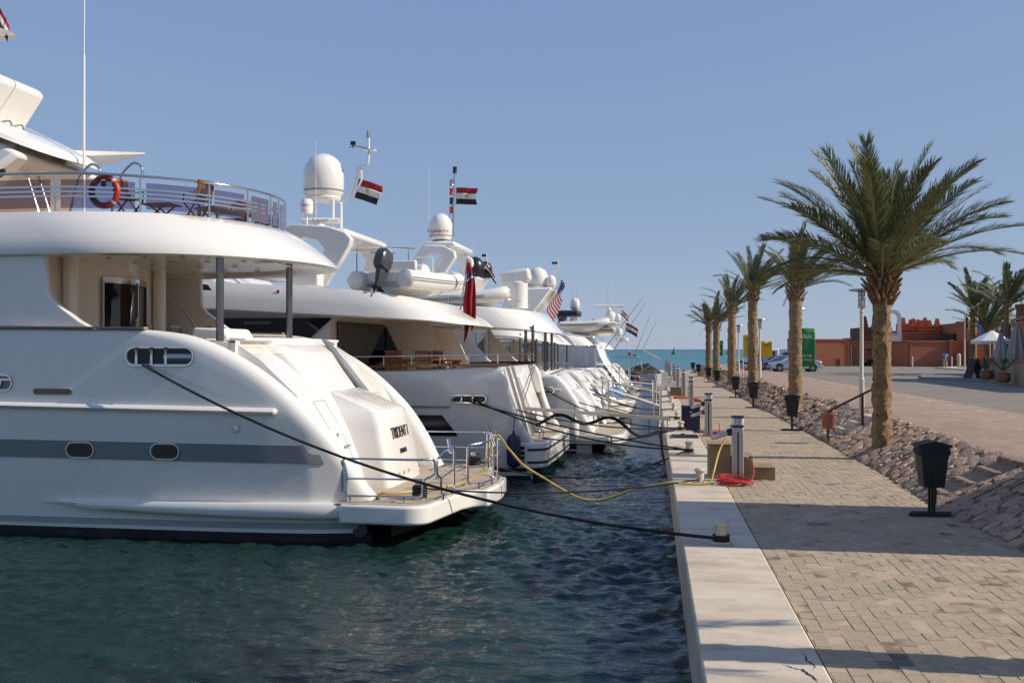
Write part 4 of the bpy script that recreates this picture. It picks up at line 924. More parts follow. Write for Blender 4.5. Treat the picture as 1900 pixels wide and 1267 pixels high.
for s_ in (1, -1):
    on_side('hull_stripe', STRIPE, (.94), 24, lambda a: 1.435 + .006 * a, lambda a: 1.765 + .006 * a, s=s_, slant=.17)
    on_side('boot_stripe', mat('boot_stripe_grey', (.35, .38, .38), .3) if s_ > 0 else MT['boot_stripe_grey'], .25, 24, .25, .36, s=s_)
    on_side('antifouling', ANTIF, .15, 26, 0, .17, s=s_); on_side('antifouling', ANTIF, .15, 26, -.6, .0, s=s_)
    rp = [(a, s_ * (side1(a, 2.38) + .015), 2.35 + .014 * a) for a in np.linspace(1.82, 24, 30)]
    MB().loft([[(a, b - s_ * .05, z - .075), (a, b + s_ * .055, z - .05), (a, b + s_ * .085, z), (a, b + s_ * .055, z + .05), (a, b - s_ * .05, z + .075)] for a, b, z in rp]).build('rub_rail', WHITE, hull, smooth=60)
    MB().lathe([(.03, -.07), (.062, -.03), (.066, 0), (.045, .04), (0, .055)], 12, (1.83, s_ * (side1(1.83, 2.38) + .02), 2.375), (-1, 0, 0)).build('rub_rail_end', WHITE, hull, smooth=60)
    # spray fin running forward from the swim platform
    rings = []
    for k in range(25):
        a = .6 + 5.85 * k / 24; q = k / 24; top_ = .75 - .06 * q; bot = .43 + (.13) * q ** 2.2 + (.1 * max(0, q - .85) / .15); wd = .20 * (1 - q ** 4) + .02
        b = side1(a, .6); rings.append([(a, s_ * (b - .06), bot), (a, s_ * (b + wd * .75), bot + .02), (a, s_ * (b + wd), bot + .08), (a, s_ * (b + wd), top_ - .06), (a, s_ * (b + wd * .85), top_ - .01), (a, s_ * (b - .06), top_)])
    MB().loft(rings).build('spray_fin', WHITE, hull, smooth=50)
    for ua in (5.64, 3.94, 8.4, 11.2):
        f_ = capsule_ring(ua, 1.63, .58, .31, side1(ua, 1.63), .02, .04); 
        if s_ < 0: f_.v = [(x, -y, z) for x, y, z in f_.v]
        f_.build('porthole_frame', STEEL, hull); g_ = capsule_pane(ua, 1.63, .58, .31, side1(ua, 1.63) + .028); g_.v = [(x, s_ * y, z) for x, y, z in g_.v]; g_.build('porthole', DARKG, hull, smooth=0)
# mooring fairlead, vents and small fittings on the near side
b_ = side1(4.05, 3.38); fl = capsule_ring(4.05, 3.37, 1.36, .36, b_, .026, .03).build('fairlead', STEEL, hull)
capsule_pane(4.05, 3.37, 1.36, .36, b_ + .006).build('dark_inside_pane', BLACK, fl, smooth=0)  # flat black pane painted in for the dark inside of the fairlead
for a in (4.5, 4.2, 3.92): MB().lathe([(.045, -.17), (.03, -.1), (.028, 0), (.03, .1), (.045, .17)], 12, (a, b_ + .02, 3.37)).build('roller', STEEL, fl)
MB().lathe([(.0, -.28), (.10, -.28), (.11, .28), (0, .28)], 14, (3.68, b_ - .07, 3.35), (1, 0, 0)).build('drum', STEELD, fl)
b_ = side1(7.2, 2.85); pl = capsule_ring(7.33, 2.87, .62, .32, b_, .03, .025).build('emblem_plate', STEEL, hull); capsule_pane(7.33, 2.87, .62, .32, b_ + .006).build('plate', STRIPE, pl, smooth=0)
MB().box((7.2, b_ + .03, 2.93), (.34, .03, .035)).build('emblem_bar', STEEL, pl); MB().box((7.26, b_ + .03, 2.84), (.03, .03, .15), m=Matrix.Rotation(-.35, 3, 'Y')).build('emblem_bar', STEEL, pl)
b_ = side1(6.8, 2.62); sl = capsule_ring(6.19, 2.71, .80, .12, b_, .018, .012).build('vent_slot', TEAKG, hull); capsule_pane(6.19, 2.71, .80, .12, b_ + .003, .015).build('slot', mat('slot_shade', (.20, .16, .12), .6), sl, smooth=0)
MB().box((2.55, side1(2.55, 2.08) + .02, 2.08), (.09, .04, .13), m=Matrix.Rotation(.3, 3, 'Y')).build('drain_hood', STEEL, hull, bevel=.01)
for s_ in (1, -1): MB().loft([[(a, s_ * (hb1(a) - .16), z + .0), (a, s_ * (hb1(a) + .0), z), (a, s_ * (hb1(a) + .0), z + .035), (a, s_ * (hb1(a) - .16), z + .035)] for a, z in ((4.35, 3.875), (6, 3.895), (9, 3.925), (13, 3.98))]).build('cap_rail', TEAKG, hull)
# swim platform
pp = [(.62, 3.30), (-.6, 3.34)] + [(-.6 - .42 * math.sin(t_), 2.92 + .42 * math.cos(t_)) for t_ in np.linspace(.25, 1.5, 6)] + [(-1.24, 1.5), (-1.30, 1.36)] + [(-1.33 - .36 * (1 - math.cos(t_)), 1.32 - .28 * math.sin(t_)) for t_ in np.linspace(.2, 1.5, 5)]
full = pp + [(-1.76, 0)] + [(a, -b) for a, b in reversed(pp)]
MB().prism(full, lambda p, q, t_: (p, q, t_), .40, .742).build('swim_platform', WHITE, Y1, smooth=30, bevel=.05, seg=3)
ins = [(a + (.09 if a < .9 else 0), b * .972) for a, b in full]; MB().prism(ins, lambda p, q, t_: (p, q, t_), .73, .750).build('teak_planking', TEAKDECK, Y1, smooth=0)
mb = MB(); mb.loft([[(a, b * .93, z) for a, b in ((-.2, 3.0), (-.55, 1.5), (-.6, 0), (-.55, -1.5), (-.2, -3.0))] for z in (.42, .1)] + [[(a, b * .8, -.6) for a, b in ((.9, 3.0), (.6, 1.5), (.5, 0), (.6, -1.5), (.9, -3.0))]], closed=False); mb.build('transom_bottom', ANTIF, Y1)
MB().lathe([(0, 0), (.17, .0), (.14, .12), (0, .12)], 14, (.35, 2.78, .22), (0, 1, .1)).build('exhaust_port', BLACK, Y1)
# transom: wing panels, garage block, sun-pad block
wing = []
for s_ in (1, -1):
    mb = MB(); pr = [(.78, .74), (.92, 1.3), (1.2, 1.95), (1.65, 2.65), (2.35, 3.3), (2.85, 3.62), (3.3, 3.66)]
    mb.loft([[(a, s_ * b, z) for a, z in pr] + [(3.3, s_ * b, .74)] for b in (.9, 2.7)]); w_ = mb.build('transom_panel', WHITE, Y1, smooth=60); wing.append(w_)
    # boarding door outline with handle
    def on_wing(z): return lerp_tab(z, [(z_, a_) for a_, z_ in pr])
    for b, (z0, z1) in ((2.1, (.95, 2.5)), (1.5, (.95, 2.5))):
        MB().tube([(on_wing(z) - .003, s_ * b, z) for z in np.linspace(z0, z1, 10)], .006, 4).build('door_seam', STRIPE, w_)
    MB().tube([(on_wing(2.5) - .003, s_ * b, 2.5) for b in (1.5, 2.1)], .006, 4).build('door_seam', STRIPE, w_)
    MB().box((on_wing(1.62) - .04, s_ * 1.62, 1.62), (.05, .26, .05)).build('door_handle', STEEL, w_, bevel=.015); MB().lathe([(.03, -.02), (.035, .03), (0, .03)], 10, (on_wing(1.85) - .005, s_ * 1.85, 1.85), (-1, 0, 0)).build('lock', STEEL, w_)
def rring(a0, hw, z, a1=3.4, ch=.16, n=4):
    pts = [(a1, hw), (a0 + ch, hw)] 
    for k in range(1, n + 1): t_ = PI / 2 * k / n; pts.append((a0 + ch - ch * math.sin(t_), hw - ch + ch * math.cos(t_)))
    for k in range(1, 4): pts.append((a0 - .015 * math.sin(PI * k / 4), (hw - ch) * (1 - k / 2)))
    for k in range(0, n + 1): t_ = PI / 2 * k / n; pts.append((a0 + ch - ch * math.cos(t_), -(hw - ch) - ch * math.sin(t_)))
    return [(a, b, z) for a, b in pts + [(a1, -hw)]]
gb = MB().loft([rring(.28, 1.20, .74), rring(.36, 1.18, 1.25), rring(.50, 1.12, 1.95), rring(.58, 1.06, 2.22), rring(.70, .98, 2.30), rring(1.55, .92, 2.66)]).build('garage_block', WHITE, Y1, smooth=40)
MB().loft([rring(1.50, 1.62, 2.3), rring(1.62, 1.60, 2.6), rring(1.95, 1.62, 3.05), rring(2.2, 1.72, 3.42, ch=.3), rring(2.38, 1.60, 3.56, ch=.3), rring(2.62, 1.5, 3.64, ch=.3)]).build('sun_pad_block', WHITE, Y1, smooth=35)
MB().loft([rring(2.60, 1.55, 3.60, a1=4.0), rring(2.58, 1.58, 3.68, a1=4.0), rring(2.64, 1.52, 3.73, a1=4.0)]).build('sun_pad_cushion', WSOFT, Y1, smooth=50)
# groove beside the block: its shaded side painted as a sloping grey slab
MB().loft([[(1.35, -.75, 2.40), (1.35, -1.05, 2.40), (2.45, -1.05, 3.72), (2.45, -.75, 3.72)], [(1.25, -.75, 2.36), (1.25, -1.05, 2.36), (2.35, -1.05, 3.68), (2.35, -.75, 3.68)]]).build('groove_shade_slab', STRIPE, gb)
nm = Vector((-.22, 0, 1)).normalized()
text('TRIDENT I', 'name_lettering', LETTER, gb, .34, frame((.438, -.05, 1.76), (0, -1, 0), (.19, 0, 1)), .006, width=.78)
text('PANAMA', 'port_lettering', LETTER, gb, .15, frame((.362, -.05, 1.38), (0, -1, 0), (.17, 0, 1)), .005, width=.8)
for b in (.55, .2, -.15): MB().lathe([(.025, -.02), (.035, .01), (0, .015)], 10, (.28, b, .95), (-1, 0, 0)).build('flush_fitting', STEEL, gb)
MB().lathe([(.03, -.02), (.045, .015), (0, .02)], 10, (.34, 1.05, .86), (-1, .3, 0)).build('flush_fitting', STEEL, gb)
# platform rails, capstans
def loop(pts, r_=.022, rad=.09, closed=True, parent=Y1, m=STEEL, name='platform_rail'): return MB().tube(round_path(pts, rad, 4, closed), r_, 8, closed).build(name, m, parent, smooth=60)
for s_ in (1, -1):
    S = lambda L_: [(a, s_ * b, z) for a, b, z in L_]
    g = loop(S([(.64, 3.02, .86), (.64, 3.02, 1.53), (-.80, 3.02, 1.53), (-1.02, 2.8, 1.53), (-1.02, 2.8, 1.24), (-.84, 2.95, 1.17), (-.84, 2.95, .86)]))
    loop(S([(.64, 3.02, 1.17), (-.84, 2.95, 1.17)]), .018, closed=False, parent=g, name='mid_rail')
    for a, b in ((.5, 3.02), (-.5, 3.0)): MB().tube(S([(a, b, .74), (a, b, .86)]), .02, 8).build('stanchion', STEEL, g)
    g = loop(S([(-1.04, 2.72, 1.20), (-1.04, 2.72, 1.50), (-1.08, 2.3, 1.62), (-1.12, 1.68, 1.66), (-1.12, 1.68, .84), (-1.06, 2.5, .84), (-1.06, 2.5, 1.17)]))
    loop(S([(-1.06, 2.5, 1.14), (-1.12, 1.68, 1.22)]), .018, closed=False, parent=g, name='mid_rail')
    for b in (2.45, 1.75): MB().tube(S([(-1.09, b, .74), (-1.09, b, .86)]), .02, 8).build('stanchion', STEEL, g)
    loop(S([(-1.14, 2.05, 1.56), (-1.06, 1.9, 1.80)]), .03, closed=False, parent=g, name='rope_cleat')
    g = loop(S([(-1.28, 1.2, .86), (-1.28, 1.2, 1.62), (-1.55, .9, 1.66), (-1.62, .25, 1.66), (-1.62, .25, .86), (-1.55, .85, .86)]))
    loop(S([(-1.28, 1.2, 1.20), (-1.55, .85, 1.20), (-1.62, .25, 1.28)]), .018, closed=False, parent=g, name='mid_rail')
    for b in (1.0, .35): MB().tube(S([(-1.46 - .14 * (b < .9), b, .74), (-1.46 - .14 * (b < .9), b, .88)]), .02, 8).build('stanchion', STEEL, g)
    loop(S([(-1.66, .36, 1.54), (-1.56, .26, 1.80)]), .03, closed=False, parent=g, name='rope_cleat')
    cp = MB().lathe([(.13, .74), (.13, .80), (.08, .84), (.075, 1.0), (.10, 1.06), (.10, 1.10), (.0, 1.13)], 16, (-.66, s_ * 2.5, 0)).build('capstan', STEEL, Y1)
    mb = MB()
    for k in range(5): mb.tube([(-.66 + (.115 + .01 * (k % 2)) * math.cos(t_), s_ * 2.5 + (.115 + .01 * (k % 2)) * math.sin(t_), .80 + .045 * k) for t_ in np.linspace(0, 2 * PI, 16, endpoint=False)], .025, 6, closed=True)
    mb.build('rope_turns', ROPE, cp)
# main deck, aft bulkhead with curved door, wing plates, stair
MB().add([(2.2, 2.95, 2.96), (13, 3.05, 2.96), (13, -3.05, 2.96), (2.2, -2.95, 2.96)], [(0, 1, 2, 3)]).build('aft_deck', TEAKDECKX, Y1)
MB().add([(2.8, 2.8, 3.0), (2.8, -2.8, 3.0), (2.8, -2.8, 3.66), (2.8, 2.8, 3.66), (2.95, 2.8, 3.0), (2.95, -2.8, 3.0), (2.95, -2.8, 3.66), (2.95, 2.8, 3.66)], [(0, 1, 2, 3), (7, 6, 5, 4), (3, 2, 6, 7)]).build('aft_coaming', WHITE, Y1)
MB().box((2.85, 0, 3.69), (.34, 5.2, .06)).build('coaming_cushion', WSOFT, Y1, bevel=.025)
bk = []
for b in np.linspace(2.95, -1.75, 24): bk.append((7.0 + (.0 if abs(b) < 1.3 else .0) - .38 * math.exp(-((b + .15) / .9) ** 2) + .25 * max(0, abs(b) - 1.6), b))
bulk = MB().loft([[(a, b, z) for a, b in bk] for z in (2.9, 5.5)], closed=False).build('aft_bulkhead', CREAM, Y1, smooth=60)
dr = [(a - .03, b) for a, b in bk if -1.2 < b < .9]
dd = MB().loft([[(a, b, z) for a, b in dr] for z in (3.0, 4.95)], closed=False).build('sliding_door', DARKG, bulk, smooth=60)
MB().loft([[(a - .02, b, z) for a, b in dr] for z in (4.93, 5.06)], closed=False).build('door_header', STEEL, dd, smooth=60)
for a, b in (dr[0], dr[len(dr) // 2], dr[-1]): MB().box((a - .02, b, 3.98), (.05, .05, 2.0)).build('door_stile', STEELD, dd)
MB().box((dr[len(dr) // 2][0] - .06, -.2, 4.0), (.03, .04, .35)).build('door_handle', STEEL, dd)
for bb, rr in ((1.75, .15), (-1.75, .15)): MB().lathe([(rr, 2.9), (rr, 5.5)], 18, (6.85, bb, 0)).build('pilaster', CREAM, bulk, smooth=60)
for s_ in (1, -1):
    MB().prism([(5.40, 3.86), (5.75, 4.04), (6.05, 4.25), (6.32, 4.45), (6.42, 4.62), (6.46, 5.36), (12.5, 5.36), (12.5, 3.86)], lambda p, q, t_: (p, s_ * t_, q), 3.02, 3.17).build('wing_plate', WHITE, Y1, smooth=30, bevel=.03)
    MB().prism([(7.15, 2.9), (13.8, 2.9), (13.8, 5.45), (7.15, 5.45)], lambda p, q, t_: (p, s_ * t_, q), 2.3, 2.4).build('cabin_side', CREAM, Y1)
st = MB().prism([(8.9, 2.96), (6.35, 2.96), (6.35, 3.35), (8.7, 5.4), (8.9, 5.4)], lambda p, q, t_: (p, t_, q), -2.75, -2.67).build('stair_cheek', WHITE, Y1)
for k in range(7): MB().box((6.65 + .31 * k, -2.3, 3.2 + .31 * k), (.34, .74, .05)).build('step', TEAKG, st); MB().box((6.8 + .31 * k, -2.3, 3.04 + .31 * k), (.03, .74, .3)).build('riser', WHITE, st)
hr = smooth_path([(6.15, -1.95, 2.98), (5.95, -1.95, 3.6), (6.15, -1.95, 4.2), (6.9, -1.95, 4.85), (8.4, -1.95, 5.75)], 6)
MB().tube(hr, .028, 8).build('handrail', STEEL, st, smooth=60)
for k in (1, 2, 3): MB().tube([(6.35 + .05 * k, -1.95, 3.95 - .25 * k), (8.4 + .1 * k, -1.95, 5.6 - .25 * k)], .018, 6).build('guard_bar', STEELD, st)
MB().tube([(7.4, -1.95, 3.9), (7.4, -1.95, 5.1)], .022, 6).build('stanchion', STEEL, st)
# upper deck shell with rounded stern
def zr(a): return 6.12 - .035 * max(0, 4.5 - a)       # rim of the upper deck
def zt(a): return 6.86 - .03 * max(0, 6 - a)        # top of its rail
def zlo(a): return 5.29 - .012 * max(0, 4 - a)
SPEC = [(2.90, 3.28, 3.9), (3.06, 3.06, 3.95), (3.13, 2.82, 4.0), (3.20, 2.56, 4.0), (3.26, 2.30, 4.0), (3.31, 2.06, 4.0), (3.29, 1.99, 4.0), (3.14, 2.2, 3.9), (2.85, 2.6, 3.8), (2.7, 2.9, 3.6)]
def zsh(i_, a, b):
    lo, hi = zlo(a), zr(a); k = (None, 0, .15, .36, .60, .86, 1.0, 1.04, .97, .93)[i_]
    return hi - .06 if i_ == 0 else hi + (lo - hi) * k
ud = MB().loft(shell(SPEC, zsh, n=2.15), closed=False).build('upper_deck', WHITE, Y1, smooth=50)
ceil_ = plan(2.72, 2.88, 3.6, 2.15); MB().add([(a, b, zsh(9, a, b) + .004) for a, b in ceil_] , [tuple(range(len(ceil_)))]).build('ceiling', IVORY, ud)
dk = plan(2.92, 3.26, 3.9, 2.15); MB().add([(a, b, zr(a) - .075) for a, b in dk], [tuple(range(len(dk)))]).build('upper_deck_planking', TEAKDECKX, ud)
for (a, b) in [(x, y) for x in (3.5, 4.3, 5.1, 5.9) for y in (-1.6, -.4, .9, 1.9)]: MB().lathe([(.0, -.012), (.06, -.012), (.06, .01)], 12, (a, b, zlo(a) + .03)).build('downlight', STEELD, ud)
MB().box((3.2, .2, zlo(2.7) + .02), (.5, .9, .03)).build('hatch', IVORY, ud)
for a, b, z0 in ((3.42, 2.15, 2.96), (3.0, -.3, 2.96)): MB().tube([(a, b, z0), (a, b, zlo(a) + .1)], .075 if b > 1 else .07, 14).build('support_post', STEELP, Y1, smooth=60)
rp = plan(3.0, 3.20, 3.9, 2.15, 13, 60, 20)
MB().tube([(a, b, zt(a)) for a, b in rp], .028, 8).build('guard_rail', STEEL, ud, smooth=60)
grd = bpy.data.objects.new('rail_panels', None)
bpy.data.objects.remove(grd)
# arc length along the rail for posts and panes
cum = [0]
for p, q in zip(rp[:-1], rp[1:]): cum.append(cum[-1] + math.dist(p, q))
def rail_pt(s_):
    for k in range(len(cum) - 1):
        if s_ <= cum[k + 1]:
            t_ = (s_ - cum[k]) / (cum[k + 1] - cum[k]); return (rp[k][0] + (rp[k + 1][0] - rp[k][0]) * t_, rp[k][1] + (rp[k + 1][1] - rp[k][1]) * t_)
    return rp[-1]
TOT = cum[-1]; posts = [1.6, 3.2, 4.85, 5.02, 6.62, 8.2, 9.5, 10.4, 11.2, 12.2, 13.3]
posts = [p_ for p_ in posts if p_ < TOT / 2] ; posts = sorted(posts + [TOT - p_ for p_ in posts])
for s_ in posts:
    a, b = rail_pt(s_); MB().tube([(a, b, zr(a) - .08), (a, b, zt(a))], .022, 8).build('rail_post', STEEL, ud, smooth=60)
for s0, s1 in zip(posts[:-1], posts[1:]):
    if s1 - s0 < .4: continue
    m_ = max(2, int((s1 - s0) / .2)); P = [rail_pt(s0 + .10 + (s1 - s0 - .20) * k / m_) for k in range(m_ + 1)]
    pn = MB().loft([[(a, b * .995, zr(a) + .07) for a, b in P], [(a, b * .995, zt(a) - .12) for a, b in P]], closed=False).build('rail_pane', PURPLEG, ud, smooth=60)
for k, q in enumerate((.40, .52, .64)):
    P = [rail_pt(TOT * j / 90) for j in range(91)]
    mb = MB(); mb.loft([[(a, b * 1.006, zr(a) + (zt(a) - zr(a)) * q - .018) for a, b in P], [(a, b * 1.006, zr(a) + (zt(a) - zr(a)) * q + .018) for a, b in P], [(a, b * 1.002, zr(a) + (zt(a) - zr(a)) * q + .018) for a, b in P], [(a, b * 1.002, zr(a) + (zt(a) - zr(a)) * q - .018) for a, b in P]], closed=False); mb.build('rail_bar', STEEL, ud, smooth=40)
# sky lounge block, hard top, mast
MB().loft([[(10.0, 1.8, 6.05), (10.0, -1.8, 6.05), (22, -2.1, 6.05), (22, 2.1, 6.05)], [(9.0, 1.7, 6.95), (9.0, -1.7, 6.95), (20, -1.8, 6.95), (20, 1.8, 6.95)], [(8.2, 1.5, 7.58), (8.2, -1.5, 7.58), (18, -1.6, 8.0), (18, 1.6, 8.0)], [(9.0, 1.4, 8.0), (9.0, -1.4, 8.0), (17, -1.4, 8.2), (17, 1.4, 8.2)]]).build('fly_house', IVORY, Y1, bevel=.12, seg=3)
HT = [(1.2, 8.6, 2.2), (1.85, 7.95, 2.8), (2.0, 7.78, 2.9), (2.0, 7.76, 2.9), (1.7, 8.0, 2.7)]
def zht(i_, a, b): return (7.86, 7.80, 7.72, 7.62, 7.58)[i_] + .44 * min(2.2, max(0, a - 7.8)) - .02 * b * b
hts = shell(HT, zht, fwd=17, m=24); mbh = MB().loft(hts, closed=False); mbh.add(hts[0], [tuple(range(len(hts[0])))]); mbh.build('hard_top', WHITE, Y1, smooth=40)
MB().add([(7.40, -2.05, 8.26), (9.3, -.5, 8.10), (9.6, -2.5, 8.12), (8.9, -2.6, 8.18), (7.45, -2.15, 8.28), (7.40, -2.05, 8.22), (9.3, -.5, 7.92), (9.6, -2.5, 7.96), (8.9, -2.6, 8.08), (7.45, -2.15, 8.23)], [(0, 1, 2, 3, 4), (9, 8, 7, 6, 5), (0, 5, 6, 1), (1, 6, 7, 2), (2, 7, 8, 3), (3, 8, 9, 4), (4, 9, 5, 0)]).build('antenna_wing', WHITE, Y1)
MB().loft([[(9.95, 1.0, 8.5), (9.95, -1.0, 8.5), (13, -1, 8.5), (13, 1, 8.5)], [(9.25, .95, 9.42), (9.25, -.95, 9.42), (12.6, -.9, 9.5), (12.6, .9, 9.5)], [(9.4, .8, 9.58), (9.4, -.8, 9.58), (12.4, -.8, 9.9), (12.4, .8, 9.9)]]).build('mast_house', WHITE, Y1, bevel=.1, seg=3)
MB().lathe([(0, 0), (.45, .02), (.6, .06), (.45, .11), (0, .13)], 20, (9.95, .2, 10.52)).build('spreader', WHITE, Y1, smooth=60); MB().tube([(10.7, .2, 9.6), (10.7, .2, 12.4)], .08, 10).build('mast_pole', WHITE, Y1)
MB().tube([(7.62, .1, 6.3), (7.62, .1, 10.0)], .028, 8).build('whip_antenna', WHITE, Y1); MB().tube([(7.62, .1, 10.0), (7.60, .1, 14.0)], .016, 6).build('whip_tip', WHITE, Y1)
ld = MB().tube(round_path([(9.3, .75, 8.42), (8.95, .75, 8.46), (8.15, .75, 6.1)], .08), .022, 8).build('ladder', STEEL, Y1); MB().tube(round_path([(9.3, .35, 8.42), (8.95, .35, 8.46), (8.15, .35, 6.1)], .08), .022, 8).build('ladder_side', STEEL, ld)
for k in range(7): MB().tube([(8.90 - .11 * k, .75, 8.30 - .325 * k), (8.90 - .11 * k, .35, 8.30 - .325 * k)], .016, 6).build('rung', STEEL, ld)
MB().lathe([(.0, 0), (.16, 0), (.17, .05), (.12, .12), (0, .12)], 18, (8.75, 1.45, 7.25), (-.6, .8, -.1)).build('deck_speaker', BLACK, Y1)
for a0 in (6.1, 5.2): loop([(a0 + .50, 2.2, 6.1), (a0 + .28, 2.2, 6.95), (a0, 2.2, 7.18), (a0 - .18, 2.2, 7.08), (a0 - .18, 2.2, 6.85)], .026, .25, closed=False, name='stair_hoop')
# furniture on board (things of their own)
t = thing('lifebuoy', 'orange lifebuoy hanging on the upper deck rail of the nearest yacht', 'lifebuoy', T.w(T.px(194, 354, b=2.7)[0], 2.7, 6.52), T.rz)
MB().tube([(.27 * math.cos(a), 0, .27 * math.sin(a)) for a in np.linspace(0, 2 * PI, 28, endpoint=False)], .062, 10, closed=True).build('ring', ORANGE, t, smooth=60)
for k in range(4): MB().tube([(.27 * math.cos(k * PI / 2 + .8 + j), 0, .27 * math.sin(k * PI / 2 + .8 + j)) for j in (-.09, 0, .09)], .066, 10).build('tape_band', WFLAG, t)
MB().box((0, .02, .22), (.1, .05, .3)).build('holder', STEEL, t)
G = 'teak furniture on the nearest yacht'; zd = 6.04
slat_chair('teak slat chair behind the lifebuoy on the upper deck', T.w(T.px(238, 370, b=2.3)[0], 2.3, zd), T.rz + R(165), G, TEAK).scale = (.86,) * 3
slat_chair('tall teak deck chair beside the low table on the upper deck', T.w(T.px(368, 370, b=1.7)[0], 1.7, zd), T.rz + R(-20), G, TEAK).scale = (.86,) * 3
t = thing('low_table', 'low teak table between the two upper deck chairs', 'table', T.w(T.px(300, 390, b=1.9)[0], 1.9, zd), T.rz, G)
MB().box((0, 0, .32), (.62, .5, .03)).build('top', TEAK, t, bevel=.01)
for s_ in (-1, 1): MB().tube([(-.22, s_ * .18, 0), (.18, s_ * .18, .31)], .02, 4).build('leg', TEAK, t); MB().tube([(.22, s_ * .18, 0), (-.18, s_ * .18, .31)], .02, 4).build('leg', TEAK, t)
t = thing('deck_lounger', 'teak lounger with a red towel at the curved upper rail', 'lounger', T.w(T.px(430, 400, b=.6)[0], .6, zd), T.rz + R(70), G)
MB().box((0, 0, .34), (1.5, .6, .04)).build('frame', TEAKG, t)
for k in range(14): MB().box((-.7 + .105 * k, 0, .37), (.07, .58, .02)).build('slat', TEAKG, t)
for a in (-.65, .65):
    for s_ in (-1, 1): MB().box((a, s_ * .26, .16), (.05, .05, .33)).build('leg', TEAKG, t)
tag(MB().tube(smooth_path([(0, 0, 0), (.15, .05, .06), (.3, -.03, .07), (.45, .04, .02)], 5), [.05, .05, .055, .06, .07, .08, .08, .08, .09, .09, .08, .08, .07, .06, .05, .03], 8).build('towel', ORANGE), 'red towel rolled on the upper deck lounger', 'towel').location = T.w(T.px(430, 400, b=.6)[0], .7, zd + .42)
t = thing('covered_table', 'table under a white cloth on the aft deck of the nearest yacht', 'table', T.w(T.px(415, 615, b=.9)[0], .9, 2.96), T.rz)
MB().loft([[(-.62, -.72, .0), (.5, -.72, .0), (.5, .72, .0), (-.62, .72, .0)], [(-.56, -.66, .5), (.46, -.66, .5), (.46, .66, .5), (-.56, .66, .5)], [(-.28, -.62, .96), (.36, -.62, .98), (.36, .62, .98), (-.28, .62, .96)]]).build('cloth', WSOFT, t, bevel=.05, seg=3)
for k, (a, b) in enumerate(((4.75, .9), (5.0, 1.4), (4.35, .2))): slat_chair(('brown chair left of the covered table, middle one', 'brown chair farthest left of the covered table', 'brown chair right beside the covered table')[k], T.w(a, b, 2.96), T.rz + R(180 + 20 * k), G, VARN, high=True)
flag('small flag high on the mast of the nearest yacht', T.w(9.75, .2, 10.6), (0, 0, 1), (.45, .2, -.8), .45, .55, [RED, WFLAG, BFLAG], staff=.75, seed=.5)
# mooring lines and shore cable of yacht 1
def rope(label, pts, r_=.022, m=ROPE, name='mooring_rope', cat='rope', n=10): return tag(MB().tube(smooth_path(pts, n), r_, 6).build(name, m, smooth=60), label, cat, None)
A_, B_ = T.w(4.35, 3.36, 3.22), Vector((.95, 14.0, .09)); lp = sag(A_, B_, .55, 16)
rope('black mooring rope from the hull fairlead to the nearest bollard', lp, .026, n=4)
rope('black mooring rope from the stern capstan to the second bollard', sag(T.w(-.75, 2.5, .95), (.92, 20.2, .1), .16, 10), .018, n=4)
rope('black mooring rope from the far stern corner of the nearest yacht', sag(T.w(-.75, -2.5, .9), (.92, 26.1, .12), .55, 12), .02, n=4)
yc = [T.w(.3, 2.3, .80), T.w(-.2, 2.0, .79), T.w(-.85, 1.2, .80), T.w(-1.4, .4, 1.0), T.w(-1.63, .12, 1.72), T.w(-1.9, .05, 1.45)]
e0 = Vector(yc[-1]); q1 = Vector((.36, 20.0, .06))
for k in range(1, 12):
    t_ = k / 12; yc.append(e0.lerp(q1, t_) + Vector((0, 0, -.62 * math.sin(PI * t_ ** .8) + .10 * math.sin(9 * t_) * math.sin(PI * t_))))
yc += [q1, Vector((.75, 20.05, .03)), Vector((1.12, 20.15, .05)), Vector((1.22, 20.3, .25)), Vector((1.35, 20.65, .62)), Vector((1.48, 20.8, .86))]
rope('yellow shore power cable from the stern rail to pedestal 18', yc, .022, CABLE, 'power_cable', 'cable', 6)

# ------------------------------------------------------------------ the row of yachts behind
def sweep_hull(prof, side, r0=.14, zi=2.0, zb=-.7):
    """topsides lofted up to the rounded edge that follows the profile (a, z)"""
    mb = MB(); cols = []; P = [(p.x, p.z) for p in smooth_path([(a, 0, z) for a, z in prof], 5)]
    for i_, (a, z) in enumerate(P):
        p0, p1 = P[max(0, i_ - 1)], P[min(len(P) - 1, i_ + 1)]; ta, tz = p1[0] - p0[0], p1[1] - p0[1]; l = math.hypot(ta, tz); na, nz = -tz / l, ta / l
        ca, cz = a - na * r0, z - nz * r0; bo = side(ca, cz); bc = max(bo - r0, .02)
        lv = [zb, -.2, 0, .12, .3]; lv += [.3 + (cz - .3) * (k + 1) / 9 for k in range(8)]
        col = [(ca, side(ca, min(q, cz)), min(q, cz)) for q in lv]
        for k in range(7): f_ = PI * k / 6; col.append((ca + na * r0 * math.sin(f_), max(bc + r0 * math.cos(f_), 0), cz + nz * r0 * math.sin(f_)))
        col.append((ca, max(bc - r0, 0), min(zi, cz))); cols.append(col)
    for s_ in (1, -1): mb.loft([[(p[0], p[1] * s_, p[2]) for p in c_] for c_ in cols], closed=False)
    return mb
def strip_on(side, name, m, parent, a0, a1, z0, z1, off=.01, n=24, s=1):
    A = [a0 + (a1 - a0) * k / n for k in range(n + 1)]
    return MB().loft([[(a, s * (side(a, z0) - .04), z0) for a in A], [(a, s * (side(a, z0) + off), z0) for a in A], [(a, s * (side(a, z1) + off), z1) for a in A], [(a, s * (side(a, z1) - .04), z1) for a in A]], closed=False).build(name, m, parent, smooth=40)
